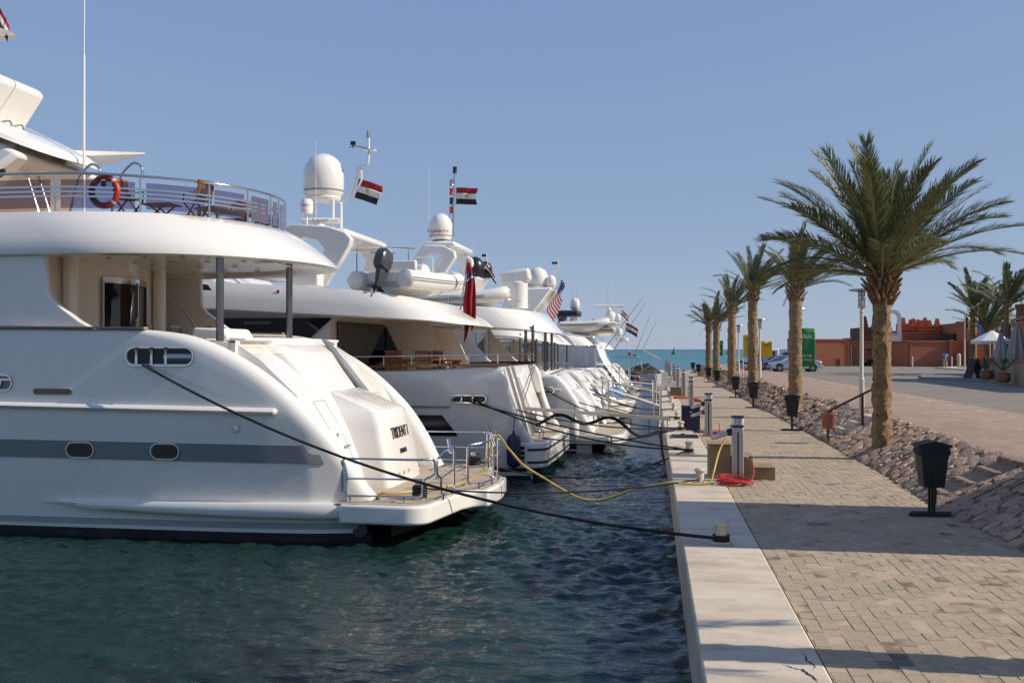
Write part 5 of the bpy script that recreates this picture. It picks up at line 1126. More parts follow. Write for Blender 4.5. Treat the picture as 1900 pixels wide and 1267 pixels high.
def dome(parent, c, r_, h, m=WHITE, n=24, name='satellite_dome', ring=True):
    pr = [(r_ * .80, 0), (r_ * .98, h * .10), (r_ * .99, h * .13), (r_ * .985, h * .14), (r_, h * .15), (r_, h * .5)] + [(r_ * math.cos(t_), h * .5 + h * .5 * math.sin(t_)) for t_ in np.linspace(.12, PI / 2, 9)]
    o = MB().lathe(pr, n, c).build(name, m, parent, smooth=45)
    if ring: MB().lathe([(r_ * 1.003, h * .13), (r_ * 1.004, h * .165), (r_ * .99, h * .165)], n, c).build('dome_joint', STRIPE, o)
    return o
def radar_bar(parent, c, w, m=WHITE, txt=None, rz=.3):
    pd = MB().lathe([(.16, 0), (.2, .04), (.2, .2), (.1, .28), (.05, .32)], 14, c).build('radar_pedestal', m, parent)
    d = Vector((math.cos(rz), math.sin(rz), 0)); o = MB().tube([Vector(c) + Vector((0, 0, .38)) - d * w / 2, Vector(c) + Vector((0, 0, .38)) + d * w / 2], .085, 10).build('radar_scanner', m, pd, smooth=50)
    return o
def whip(parent, c, h, r_=.012, tilt=(0, 0), m=None): return MB().tube([c, (c[0] + tilt[0], c[1] + tilt[1], c[2] + h)], [r_, r_ * .4], 6).build('whip_antenna', m or WHITE, parent)
def rail_run(parent, pts, h=.45, r_=.018, every=1, m=None):
    m = m or STEEL; g = MB().tube([(p[0], p[1], p[2] + h) for p in pts], r_, 8).build('hand_rail', m, parent, smooth=60)
    for p in pts[::every]: MB().tube([p, (p[0], p[1], p[2] + h)], r_ * .75, 6).build('stanchion', m, g)
    return g
def outboard(parent, c, D, s=1.0, m=ENGINE, tilt=0.0):
    """engine hanging behind a transom; D = horizontal direction aft"""
    D = Vector(D).normalized(); U = Vector((0, 0, 1)); U, D2 = (U * math.cos(tilt) - D * math.sin(tilt)), (D * math.cos(tilt) + U * math.sin(tilt)); S_ = U.cross(D2)
    P = lambda x, y, z: Vector(c) + (D2 * x + S_ * y + U * z) * s
    def rg(z, x0, x1, w, ch=.3): return [P(x, y, z) for x, y in ((x0 + .06, -w), (x1 - .1, -w), (x1, -w * (1 - ch)), (x1, w * (1 - ch)), (x1 - .1, w), (x0 + .06, w), (x0, w * (1 - ch)), (x0, -w * (1 - ch)))]
    e = MB().loft([rg(.0, -.02, .42, .17), rg(.12, -.06, .5, .2), rg(.42, -.08, .5, .2), rg(.58, -.05, .44, .18), rg(.66, .02, .34, .13)]).build('outboard_engine', m, parent, smooth=35, bevel=.03 * s)
    MB().loft([rg(-.75, .04, .30, .05), rg(-.4, .02, .30, .08), rg(.0, -.0, .36, .12)]).build('engine_leg', m, e, smooth=35)
    MB().loft([rg(-1.0, .02, .22, .015), rg(-.75, .0, .34, .05)]).build('skeg', m, e); MB().add([P(-.05, -.14, -.62), P(.42, -.14, -.62), P(.42, .14, -.62), P(-.05, .14, -.62), P(-.05, -.14, -.60), P(.42, -.14, -.60), P(.42, .14, -.60), P(-.05, .14, -.60)], [(0, 1, 2, 3), (7, 6, 5, 4), (0, 4, 5, 1), (1, 5, 6, 2), (2, 6, 7, 3), (3, 7, 4, 0)]).build('cavitation_plate', m, e)
    for k in range(3): a = k * 2.09; MB().add([P(.32, 0, -.82), P(.36, .13 * math.cos(a) + .03, -.82 + .13 * math.sin(a)), P(.34, .13 * math.cos(a + .7), -.82 + .13 * math.sin(a + .7))], [(0, 1, 2)]).build('propeller_blade', STEEL, e, smooth=0)
    MB().lathe([(0, 0), (.05, 0), (.05, .006)], 12, P(.1, -.205, .42), -S_).build('engine_badge', LETTERR, e); return e
def rib(label, loc, rz, L_=3.6, w=1.75, m=TUBEG, cover=None, engine=ENGINE, tilt=.35, console=True, cat='dinghy', stripe=STRIPE, rt=.22):
    t = thing('inflatable_dinghy', label, cat, loc, rz, 'tenders of the yachts'); hw = w / 2 - rt
    P = [(-.35, hw, .42), (0, hw, .42), (L_ * .5, hw, .44), (L_ * .75, hw * .86, .50), (L_ * .92, hw * .5, .60), (L_, 0, .66)]
    P = smooth_path(P + [(x, -y, z) for x, y, z in reversed(P[:-1])], 5); n = len(P)
    rs = [rt] * n; rs[0] = rs[-1] = .03; rs[1] = rs[-2] = rt * .55; rs[2] = rs[-3] = rt * .8
    MB().tube(P, rs, 14).build('tube', m, t, smooth=60)
    mb = MB(); Q = [Vector((p[0], p[1], p[2])) for p in P[3:-3]]
    for dz in (-.03, .035): mb.tube([q + Vector((0, 0, dz)) + (Vector((0, math.copysign(1, q.y) if abs(q.y) > .05 else 0, 0)) if q.x < L_ * .8 else (q - Vector((L_ * .6, 0, .55))).normalized()) * (rt * .985) for q in Q], .022, 5)
    mb.build('rubbing_strake', stripe, t, smooth=50)
    MB().loft([[(x, -b, z2), (x, 0, z1), (x, b, z2), (x, b * .9, z2 + .1), (x, -b * .9, z2 + .1)] for x, b, z1, z2 in ((0, hw, .02, .28), (L_ * .5, hw, .02, .28), (L_ * .8, hw * .6, .14, .36), (L_ * .97, .06, .42, .52))]).build('hull', WHITE, t, smooth=30)
    MB().box((.04, 0, .42), (.08, hw * 1.8, .46)).build('transom', WHITE, t, bevel=.02)
    if console:
        cs = MB().loft([[(L_ * .38, -.3, .35), (L_ * .58, -.3, .35), (L_ * .58, .3, .35), (L_ * .38, .3, .35)], [(L_ * .42, -.28, .85), (L_ * .55, -.28, .85), (L_ * .55, .28, .85), (L_ * .42, .28, .85)], [(L_ * .46, -.24, 1.0), (L_ * .52, -.24, 1.0), (L_ * .52, .24, 1.0), (L_ * .46, .24, 1.0)]]).build('console', WHITE, t, bevel=.03)
        MB().tube([(L_ * .41 - .06, .16 * math.cos(a), .92 + .16 * math.sin(a)) for a in np.linspace(0, 2 * PI, 18, endpoint=False)], .012, 6, closed=True).build('steering_wheel', BLACK, cs)
        st = MB().box((L_ * .25, 0, .56), (.5, hw * 1.6, .38)).build('seat', WSOFT, t, bevel=.06, seg=3); MB().box((L_ * .17, 0, .86), (.12, hw * 1.6, .3)).build('seat_back', WSOFT, st, bevel=.05, seg=3)
        MB().tube(round_path([(L_ * .56, -.34, .4), (L_ * .56, -.34, 1.25), (L_ * .56, .34, 1.25), (L_ * .56, .34, .4)], .12), .02, 6).build('grab_frame', WHITE, t)
    if cover: MB().loft([[(x, -b, .45), (x, -b * .6, z), (x, b * .6, z), (x, b, .45)] for x, b, z in ((-.1, hw + .1, .6), (L_ * .25, hw + .16, .85), (L_ * .5, hw + .16, .9), (L_ * .8, hw * .75, .75), (L_ * .97, .15, .68))]).build('cover', cover, t, smooth=60)
    if engine: outboard(t, (-.02, 0, .62), (-1, 0, 0), .95, engine, tilt)
    return t
def flying_arch(parent, prof, bw, m=WHITE, leg=.3, top=None):
    """radar arch: a side profile (a, z) leaned aft on each side, joined by a top plate"""
    o = None
    for s_ in (1, -1):
        q = MB().prism(prof, lambda p, q_, t_: (p, s_ * (bw - .12 * (prof[0][1] - q_) * 0 + t_), q_), -leg / 2, leg / 2).build('radar_arch' if o is None else 'arch_leg', m, parent if o is None else o, smooth=30, bevel=.05, seg=3); o = o or q
    a0, a1, z = top; MB().box(((a0 + a1) / 2, 0, z), (a1 - a0, 2 * bw + leg * .6, .2)).build('arch_top', m, o, bevel=.08, seg=3); return o
def generic_yacht(label, bt, hb=2.9, cap=2.65, plat=(.60, -1.2), Lh=24.0, m=WHITE, over=(1.3, 4.16, 4.85, 6.0), side_stripe=None, boot=NAVY, win=(3.05, 3.95), posts=(2.1,), rail=True, name='motor_yacht', fascia=.45, house=True, cheeks=True, glass=DARKG, coam=True):
    y = thing(name, label, 'yacht', bt.O, bt.rz, 'motor yachts moored stern-to')
    tab = [(-.8, hb - .35), (.0, hb - .12), (1.0, hb), (Lh * .55, hb), (Lh * .75, hb * .86), (Lh * .9, hb * .45), (Lh, .05)]
    def side(a, z): return max(.02, lerp_tab(a, tab) - (.28 * ((cap - z) / cap) ** 1.3 if z < cap else 0))
    prof = [(-.25, plat[0] + .05), (-.02, plat[0] + .5), (.42, cap * .72), (.95, cap - .08), (1.6, cap + .0), (4, cap), (10, cap + .1), (Lh * .8, cap + .7), (Lh - .4, cap + 1.2)]
    h = sweep_hull(prof, side, .13, zi=cap - .85).build('hull', m, y, smooth=60)
    for s_ in (1, -1):
        strip_on(side, 'boot_stripe', boot, h, -.2, Lh * .85, .12, .32, s=s_); strip_on(side, 'antifouling', ANTIF, h, -.2, Lh * .85, -.6, .06, s=s_)
        if side_stripe: strip_on(side, 'hull_window', side_stripe, h, 2.0, Lh * .6, cap * .48, cap * .66, s=s_)
        MB().tube([(a, s_ * (side(a, cap * .8) + .02), cap * .8) for a in np.linspace(.9, Lh * .85, 24)], .045, 6).build('rub_rail', m, h, smooth=60)
    pl = [(1.0, hb - .06), (plat[1] + .5, hb - .12), (plat[1] + .15, hb - .35), (plat[1], hb - .9)]; pl += [(a, -b) for a, b in reversed(pl)]
    pf = MB().prism(pl, lambda p, q, t_: (p, q, t_), plat[0] - .30, plat[0]).build('swim_platform', m, y, smooth=30, bevel=.05, seg=3)
    MB().prism([(a + (.08 if a < .9 else 0), b * .96) for a, b in pl], lambda p, q, t_: (p, q, t_), plat[0] - .02, plat[0] + .008).build('teak_planking', TEAKDECK, pf, smooth=0)
    tr = MB().loft([[(a, b, z) for b in np.linspace(hb - .35, -hb + .35, 9)] for a, z in ((.05, plat[0]), (.35, plat[0] + .7), (.85, cap - .5), (1.25, cap - .1), (1.5, cap))], closed=False).build('transom', m, y, smooth=50)
    MB().loft([rring(.0 - .08, .95, plat[0], a1=1.6), rring(.12, .9, cap * .62, a1=1.6), rring(.55, .8, cap * .78, a1=1.6)]).build('garage_door', m, tr, smooth=40)
    for s_ in (1, -1):
        for k in range(4): MB().box((.15 + .28 * k, s_ * (hb - .75), plat[0] + .12 + .38 * k), (.3, .55, .05)).build('step', TEAKG, tr)
    MB().add([(1.3, hb - .3, cap - .75), (Lh * .6, hb - .3, cap - .75), (Lh * .6, -hb + .3, cap - .75), (1.3, -hb + .3, cap - .75)], [(0, 1, 2, 3)]).build('aft_deck', TEAKDECKX, y)
    if coam: MB().box((1.7, 0, cap - .35), (.5, hb * 1.5, .75)).build('aft_sofa', WSOFT, y, bevel=.08, seg=3)
    o0, zl, zh, wd = over; ah = o0 + 3.2
    if house:
        hs = MB().loft([[(ah, hb - .55, cap - .75), (ah, -hb + .55, cap - .75), (Lh * .66, -hb * .7, cap - .4), (Lh * .66, hb * .7, cap - .4)], [(ah, hb - .6, zl + .1), (ah, -hb + .6, zl + .1), (Lh * .52, -hb * .66, zl + .2), (Lh * .52, hb * .66, zl + .2)]]).build('deck_house', m, y, smooth=30)
        for s_ in (1, -1):
            for k in range(4):
                a0 = ah + .5 + k * 2.0; f = lambda a, z: s_ * (hb - .55 - .3 * max(0, (a - ah) / (Lh * .66 - ah)) * hb - .03 + .03 + .02)
                MB().add([(a0, f(a0, 0), win[0]), (a0 + 1.85, f(a0 + 1.85, 0), win[0]), (a0 + 1.85, f(a0 + 1.85, 0), win[1]), (a0 + .25, f(a0 + .25, 0), win[1]), (a0, f(a0, 0) - s_ * .06, win[0]), (a0 + 1.85, f(a0 + 1.85, 0) - s_ * .06, win[0]), (a0 + 1.85, f(a0 + 1.85, 0) - s_ * .06, win[1]), (a0 + .25, f(a0 + .25, 0) - s_ * .06, win[1])], [(0, 1, 2, 3), (7, 6, 5, 4), (0, 4, 5, 1), (1, 5, 6, 2), (2, 6, 7, 3), (3, 7, 4, 0)]).build('side_window', glass, hs, smooth=0)
        dw = MB().box((ah - .012, 0, (cap - .75 + zl) / 2), (.03, hb * 1.1, zl - cap + .55)).build('saloon_door', glass, hs)
        for b in (-.55 * hb, 0, .55 * hb): MB().box((ah - .03, b, (cap - .75 + zl) / 2), (.04, .06, zl - cap + .6)).build('door_stile', STEEL, dw)
    if cheeks:
        for s_ in (1, -1): MB().prism([(o0 + 1.6, cap + .02), (o0 + 2.2, cap + .5), (o0 + 2.9, zl - .3), (o0 + 3.2, zl + .12), (ah + 3.5, zl + .12), (ah + 2.6, cap + .02)], lambda p, q, t_: (p, s_ * t_, q), hb - .42, hb - .32).build('wing_plate', m, y, smooth=30, bevel=.03)
    mx = zh - zl
    def zz(i_, a, b): return zl + .02 * (a - o0) + mx * (.88, .97, 1.0, .94, fascia, .06, .0, .04)[i_] - .05 * max(0, 3 - (a - o0))
    sp = [(hb - .40, o0 + 1.25, 2.6), (hb - .32, o0 + 1.0, 2.6), (hb - .25, o0 + .9, 2.6), (hb - .16, o0 + .62, 2.6), (hb - .06, o0 + .25, 2.5), (hb - .04, o0 + .03, 2.5), (hb - .10, o0, 2.5), (hb - .4, o0 + .35, 2.4)]
    rg = shell(sp, zz, fwd=wd + 8, m=24, n=3.0); fl = MB().loft(rg, closed=False).build('flybridge', m, y, smooth=45)
    cpl = plan(hb - .38, o0 + .33, 2.4, 3.0, wd + 8, 24); MB().add([(a, b, zz(7, a, b) + .012) for a, b in cpl], [tuple(range(len(cpl)))]).build('ceiling', IVORY, fl)
    MB().add([(a, b, zz(0, a, b) + .004) for a, b in plan(hb - .42, o0 + 1.28, 2.6, 3.0, wd + 8, 24)], [tuple(range(len(cpl)))]).build('fly_deck', IVORY, fl)
    for a in posts:
        for s_ in (1, -1): MB().tube([(a, s_ * (hb - .5), cap - .7), (a, s_ * (hb - .5), zl + .1)], .055, 12).build('support_post', STEELP, y, smooth=60)
    if rail:
        rail_run(fl, [(a, b, zz(2, a, b)) for a, b in plan(hb - .3, o0 + 1.0, 2.6, 3.0, wd + 4, 14, 4)], .32, .016, 2)
        for s_ in (1, -1): rail_run(h, [(a, s_ * (side(a, cap) - .12), cap + .0) for a in np.linspace(1.5, 10, 10)], .34, .016)
    # upper house with screen
    MB().loft([[(wd + 2.2, hb * .62, zh - .1), (wd + 2.2, -hb * .62, zh - .1), (wd + 8, -hb * .5, zh), (wd + 8, hb * .5, zh)], [(wd + 2.8, hb * .55, zh + .75), (wd + 2.8, -hb * .55, zh + .75), (wd + 6.2, -hb * .42, zh + .8), (wd + 6.2, hb * .42, zh + .8)]]).build('fly_console', m, y, bevel=.1, seg=3)
    return y, h, fl, side

# ---- yacht 2
S2 = Berth(-3.635, 29.43, 88)
HB2 = [(-1.3, 2.95), (-.4, 3.08), (.5, 3.2), (2, 3.3), (14, 3.3), (19, 2.9), (23, 1.6), (26, .05)]
def side2(a, z): return lerp_tab(a, HB2) - (.30 * ((2.9 - z) / 2.9) ** 1.4 if z < 2.9 else 0)
Y2 = thing('motor_yacht', 'second white motor yacht with varnished cap rail, teak chairs and dark hull window', 'yacht', S2.O, S2.rz, 'motor yachts moored stern-to')
h2 = sweep_hull([(-.62, .98), (-.5, 1.15), (-.28, 1.5), (-.05, 2.1), (.12, 2.75), (.35, 3.02), (.9, 3.05), (2, 2.97), (4, 2.92), (9, 2.95), (18, 3.5), (25.5, 4.1)], side2, .10, zi=2.1).build('hull', WHITE, Y2, smooth=60)
for s_ in (1, -1):
    strip_on(side2, 'antifouling', ANTIF, h2, -.5, 22, -.6, .10, s=s_); strip_on(side2, 'boot_stripe', NAVY, h2, -.4, 22, .2, .32, s=s_)
    A = np.linspace(.25, 18, 30); MB().loft([[(a, s_ * (side2(a, 3) - .24), 3.06 - .016 * min(a, 8)) for a in A], [(a, s_ * (side2(a, 3) + .03), 3.06 - .016 * min(a, 8)) for a in A], [(a, s_ * (side2(a, 3) + .03), 3.12 - .016 * min(a, 8)) for a in A], [(a, s_ * (side2(a, 3) - .24), 3.12 - .016 * min(a, 8)) for a in A]], closed=False).build('cap_rail', VARN, h2, smooth=40)
    rail_run(h2, [(a, s_ * (side2(a, 3) - .1), 3.11 - .016 * a) for a in np.linspace(.35, 9, 12)], .25, .02)
    for a0, a1, sl in ((1.85, 2.9, .42), (3.3, 5.0, .2), (5.4, 7.4, .2)):
        MB().loft([[(a0 - sl * (1 - q) + (a1 - a0 + sl * (1 - q)) * k / 8, s_ * (side2(a0 - sl * (1 - q) + (a1 - a0 + sl * (1 - q)) * k / 8, 1.17 + .56 * q) + .03), 1.17 + .56 * q) for k in range(9)] for q in np.linspace(0, 1, 6)], closed=False).build('hull_window', DARKG, h2, smooth=40)
    MB().box((2.2, s_ * (side2(2.2, 1.95) + .012), 1.95), (1.15, .03, .05)).build('trim_bar', STEEL, h2)
f_ = capsule_ring(1.12, 2.17, 1.0, .22, side2(1.1, 2.17) + .02, .028, .06).build('fairlead', STEEL, h2); capsule_pane(1.12, 2.17, 1.0, .22, side2(1.1, 2.17) + .03).build('dark_inside_pane', BLACK, f_, smooth=0)  # black pane in place of the fairlead's unlit inside
for a in (1.3, 1.0): MB().lathe([(.05, -.1), (.03, 0), (.05, .1)], 10, (a, side2(1.1, 2.17) + .06, 2.17)).build('roller', STEEL, f_)
# platform with black grille and rubbing bands
pl = [(.4, 3.02), (-.42, 2.95)] + [(-.42 - .5 * math.sin(t_), 2.4 + .55 * math.cos(t_)) for t_ in np.linspace(.2, 1.45, 7)]; pl += [(-.95, 0)] + [(a, -b) for a, b in reversed(pl)]
pf = MB().prism(pl, lambda p, q, t_: (p, q, t_), .30, 1.0).build('swim_platform', WHITE, Y2, smooth=35, bevel=.06, seg=3)
MB().prism([(a + (.1 if a < 0 else 0), b * .95) for a, b in pl], lambda p, q, t_: (p, q, t_), .98, 1.008).build('teak_planking', TEAKDECK, pf, smooth=0)
ro = [(a * 1.006 - .012, b * 1.006) for a, b in pl[1:-1]]
for z0, z1 in ((.44, .50), (.78, .84)): MB().loft([[(a, b, z) for a, b in ro] for z in (z0, z1)] + [[(a + .03, b * .985, z1) for a, b in ro]], closed=False).build('rubbing_band', BLACK, pf)
for k in range(4):
    MB().loft([[(a, 2.965 + .02, z) for a in (.35, -.36)] for z in (.42 + .13 * k, .51 + .13 * k)] + [[(a, 2.9, .51 + .13 * k) for a in (.35, -.36)]], closed=False).build('grille_slat', BLACK, pf)
# transom with stern door frames
MB().loft([[(a, b, z) for b in np.linspace(2.95, -2.95, 9)] for a, z in ((-.15, .95), (.05, 1.6), (.35, 2.4), (.5, 3.0))], closed=False).build('transom', WHITE, Y2, smooth=50)
for b, w in ((1.55, .12), (.75, .1)): MB().loft([[(-.2, b, .95), (-.28, b, .95), (-.28, b - w, .95), (-.2, b - w, .95)], [(.42, b, 3.0), (.34, b, 3.0), (.34, b - w, 3.0), (.42, b - w, 3.0)]]).build('stair_frame', STEELD, Y2)
MB().loft([[(-.32, -.3, 1.0), (-.32, -1.3, 1.0), (.2, -1.3, 1.0), (.2, -.3, 1.0)], [(.3, -.3, 2.7), (.3, -1.3, 2.7), (.5, -1.3, 2.7), (.5, -.3, 2.7)]]).build('stern_door', IVORY, Y2, bevel=.05)
MB().tube(round_path([(-.6, 1.9, 1.0), (-.6, 1.9, 1.25), (-.6, 1.2, 1.25), (-.6, 1.2, 1.0)], .05), .02, 6).build('cleat_hoop', STEEL, Y2)
# aft deck, house, windows
MB().add([(.4, 3.1, 2.42), (18, 3.1, 2.42), (18, -3.1, 2.42), (.4, -3.1, 2.42)], [(0, 1, 2, 3)]).build('aft_deck', TEAKDECKX, Y2)
hs2 = MB().loft([[(5.2, 2.75, 2.15), (5.2, -2.75, 2.15), (19, -2.2, 2.15), (19, 2.2, 2.15)], [(5.2, 2.75, 4.5), (5.2, -2.75, 4.5), (17, -2.2, 4.9), (17, 2.2, 4.9)]]).build('deck_house', WHITE, Y2)
MB().box((5.17, 0, 3.25), (.05, 4.4, 2.1)).build('saloon_door', DARKG, hs2)
def glass2(px, b, name='side_window', m=DARKG, parent=None, th=.05):
    P = [S2.px(u, v, b=b) for u, v in px]; n = len(P); mb = MB(); mb.add([tuple(p) for p in P] + [(p[0], p[1] - th, p[2]) for p in P], [tuple(range(n)), tuple(range(2 * n - 1, n - 1, -1))] + [(k, n + k, n + (k + 1) % n, (k + 1) % n) for k in range(n)]); return mb.build(name, m, parent or hs2, smooth=0)
sw_ = glass2([(292, 590), (480, 590), (616, 590), (560, 640), (470, 690), (292, 690)], 2.80)
text('SANLORENZO', 'lettering', LETTERS, sw_, .105, frame(Vector(S2.px(478, 599, b=2.815)), (-1, 0, 0), (0, 0, 1)), .004, width=1.15)
glass2([(668, 597), (710, 692), (560, 692), (636, 600)], -1.9)
glass2([(668, 597), (676, 597), (718, 692), (710, 692)], -1.85, 'window_frame', STEEL)
wp = glass2([(664, 590), (798, 596), (800, 608), (832, 684), (640, 690), (640, 600)], -2.3, 'wing_plate', WHITE, Y2, .12)
glass2([(688, 608), (717, 607), (745, 664), (748, 684), (722, 684)], -2.285, 'wing_window', DARKG, wp, .02)
glass2([(830, 612), (842, 612), (874, 684), (846, 684)], -2.5, 'stair_plate', IVORY, Y2, .1)
glass2([(800, 608), (836, 612), (868, 684), (832, 684)], -2.75, 'inner_panel', CREAM, Y2, .08)
# flybridge shell sloping down to a thin tip
def z2hi(a): return 5.45 - .07 * max(0, 8.9 - a) - .08 * max(0, 4.0 - a) ** 1.3
def z2lo(a): return 4.62 - .055 * max(0, 8.9 - a) - .02 * max(0, 2.5 - a)
SP2 = [(2.55, 2.9, 2.8), (2.75, 2.5, 2.8), (2.95, 2.15, 2.7), (3.06, 1.95, 2.7), (3.12, 1.55, 2.6), (3.16, 1.30, 2.6), (3.12, 1.28, 2.6), (2.8, 1.6, 2.5)]
def zs2(i_, a, b): lo, hi = z2lo(a), z2hi(a); return lo + (hi - lo) * (.80, .98, 1.0, .74, .42, .06, 0, .05)[i_]
fl2 = MB().loft(shell(SP2, zs2, fwd=18, m=30, n=3.2), closed=False).build('flybridge', WHITE, Y2, smooth=40)
pc = plan(2.82, 1.58, 2.5, 3.2, 18, 30); MB().add([(a, b, zs2(7, a, b) + .01) for a, b in pc], [tuple(range(len(pc)))]).build('ceiling', IVORY, fl2)
pc = plan(2.56, 2.88, 2.8, 3.2, 18, 30); MB().add([(a, b, zs2(0, a, b) + .004) for a, b in pc], [tuple(range(len(pc)))]).build('boat_deck', IVORY, fl2)
MB().loft([[(8.4, 2.3, 5.2), (8.4, -2.3, 5.2), (16, -2, 5.3), (16, 2, 5.3)], [(9.6, 2.2, 6.1), (9.6, -2.2, 6.1), (15, -1.8, 6.1), (15, 1.8, 6.1)]]).build('upper_house', WHITE, Y2, bevel=.1, seg=3)
glass2([(300, 521), (384, 528), (397, 543), (300, 543)], 3.07, 'upper_window', DARKG, fl2, .3)
MB().box(S2.px(519, 544, b=3.0), (.12, .10, .14)).build('navigation_light', WPAINT, fl2, bevel=.02); MB().box(S2.px(516, 541, b=3.06), (.07, .02, .09)).build('light_lens', LETTERR, fl2)
MB().box(S2.px(568, 513, b=2.3), (.9, .5, .62)).build('deck_locker', WHITE, Y2, bevel=.05); MB().box(S2.px(520, 505, b=1.0), (1.2, 1.6, .5)).build('sun_bed', WSOFT, Y2, bevel=.08)
arch_px = [(530, 424), (545, 416), (610, 420), (642, 430), (655, 443), (652, 456), (632, 490), (606, 530), (570, 530), (600, 478), (604, 462), (590, 446), (566, 441), (546, 452), (528, 452)]
P2 = [S2.px(u, v, b=1.9) for u, v in arch_px]; P2 = [(p[0], p[2]) for p in P2]
ar2 = flying_arch(Y2, P2, 1.9, WHITE, .28, (P2[4][0] + .2, P2[1][0] - .2, P2[3][1] + .0))
d2 = Vector(S2.px(601, 368, b=.3)); dm = dome(ar2, d2, .62, 1.36)
mbp = MB()
for da, db in ((-.42, -.35), (-.42, .35), (.42, -.35), (.42, .35)): MB().tube([(d2.x + da, d2.y + db, P2[3][1]), (d2.x + da, d2.y + db, d2.z - .12), (d2.x + da * .4, d2.y + db * .4, d2.z + .03)], .05, 8).build('dome_stand', WHITE, ar2)
MB().lathe([(.5, -.1), (.55, -.02), (.5, .04)], 18, d2).build('dome_base', WHITE, ar2)
sc_ = radar_bar(ar2, (d2.x - .1, d2.y + .5, P2[3][1] + .1), 1.1, rz=.15); text('FURUNO', 'lettering', LETTERB, sc_, .12, frame((d2.x - .1, d2.y + .60, P2[3][1] + .48), (-1, -.15, 0), (0, 0, 1)), .002)
q = Vector(S2.px(569, 420, b=1.2)); MB().lathe([(.03, 0), (.03, .35), (.17, .37), (.19, .45), (.19, .72), (.14, .8), (0, .82)], 16, q).build('small_antenna', WHITE, ar2, smooth=50)
text('NERA', 'lettering', LETTERR, ar2, .1, frame(q + Vector((-.06, .195, .6)), (-1, 0, 0), (0, 0, 1)), .002)
for u, v, h_ in ((564, 420, 1.4), (574, 415, 1.6), (586, 410, 2.4)): whip(ar2, S2.px(u, v, b=1.0), h_)
ms = [S2.px(u, v, b=.2) for u, v in ((625, 372), (640, 372), (652, 358), (662, 325), (668, 310), (682, 305), (684, 280), (684, 256))]
MB().tube(smooth_path(ms, 4), .035, 8).build('signal_mast', WHITE, ar2, smooth=60); ms = [S2.px(u, v, b=.2) for u, v in ((652, 372), (666, 345), (671, 330), (668, 312), (660, 315))]; MB().tube(smooth_path(ms, 4), .03, 8).build('mast_brace', WHITE, ar2)
MB().tube([S2.px(u, v, b=.2) for u, v in ((684, 276), (654, 270))], .014, 6).build('vane_arm', BLACK, ar2); MB().box(S2.px(655, 266, b=.2), (.16, .02, .12)).build('wind_vane', BLACK, ar2); MB().lathe([(.05, 0), (.06, .06), (.05, .2), (0, .21)], 10, S2.px(683, 256, b=.2)).build('mast_light', STEELD, ar2); MB().box(S2.px(686, 279, b=.2), (.35, .3, .03)).build('spreader', WHITE, ar2)
for k in range(3): a = k * 2.1; MB().lathe([(0, -.03), (.03, 0), (0, .03)], 8, Vector(S2.px(653, 273, b=.2)) + Vector((.06 * math.cos(a), .06 * math.sin(a), 0))).build('anemometer_cup', BLACK, ar2)
bm_ = [S2.px(u, v, b=-1.6) for u, v in ((655, 460), (700, 459), (770, 462))]; MB().tube(bm_, .03, 6).build('bimini_frame', STEEL, Y2); MB().tube([(p[0], p[1] + 2.2, p[2] - .35) for p in bm_], .025, 6).build('bimini_frame', STEEL, Y2)
for u in (662, 758): MB().tube([S2.px(u, 460, b=-1.6), S2.px(u, 520, b=-1.6)], .025, 6).build('bimini_leg', STEEL, Y2)
# things on yacht 2
td = S2.px(745, 548, b=1.2); rib('cream tender with grey outboard engine on the boat deck of the second yacht', S2.w(td[0] + .15, 2.35, td[2] - .05), S2.rz + R(-90 - 14), 3.9, 2.15, TUBEG, None, ENGINE, .42, rt=.27)
G2 = 'teak chairs on the second yacht'
for k, (u, fa, lb) in enumerate(((735, -90, 'teak slat chair facing away, left of the centre pair on the second yacht'), (790, -90, 'teak slat chair facing away, right of the centre pair on the second yacht'), (815, 170, 'teak chair seen edge-on beside the right centre chair'), (829, 170, 'teak chair seen edge-on, farthest right at the cap rail'), (714, 10, 'teak chair at the left end of the aft deck table'), (724, 10, 'teak chair behind the left end of the table'))):
    p = S2.px(u, 680, b=(2.05 if fa == -90 else (.9 if k in (2, 4) else .3))); slat_chair(lb, S2.w(p[0], p[1], 2.43), S2.rz + R(fa), G2, TEAK, high=True)
t = thing('deck_table', 'teak table on the aft deck of the second yacht', 'table', S2.w(2.9, .55, 2.43), S2.rz); MB().box((0, 0, .74), (2.2, 1.0, .05)).build('top', TEAK, t, bevel=.01)
for a in (-.8, .8): MB().box((a, 0, .36), (.12, .5, .72)).build('leg', TEAK, t)
st0 = Vector(S2.w(*S2.px(858, 583, b=.2))); en = thing('flag', 'large red ensign hanging in folds from a leaning staff on the second yacht', 'flag', st0, 0, 'ensigns'); tp = Vector((.16, -.05, 1.55)); MB().tube([(-.12, 0, -.25), tuple(tp * 1.06)], .025, 8).build('staff', STEEL, en)
def hang(name, m, q0, q1, s0, s1):
    vs = []; nx_, ny_ = 14, 10
    for i_ in range(nx_ + 1):
        for j in range(ny_ + 1):
            s_ = s0 + (s1 - s0) * i_ / nx_; q = q0 + (q1 - q0) * j / ny_; w = (.10 + .30 * min(1, q * 2.2)) * (1 - .35 * max(0, q - .75) / .25)
            vs.append((tp.x * (1 - .9 * q) + .06 * q + w * (s_ - .15) + .03 * math.sin(9 * q), tp.y - .05 + .075 * math.sin(15 * s_ + 2.2 * q) * min(1, q * 3), tp.z - q * (2.15 + .25 * math.sin(5 * s_ + 1)) ))
    k = ny_ + 1; o = MB().add(vs, [(a * k + b, a * k + k + b, a * k + k + b + 1, a * k + b + 1) for a in range(nx_) for b in range(ny_)]).build(name, m, en, smooth=70); o.modifiers.new('solid', 'SOLIDIFY').thickness = .004; return o
hang('cloth', RED, .0, 1, 0, 1)
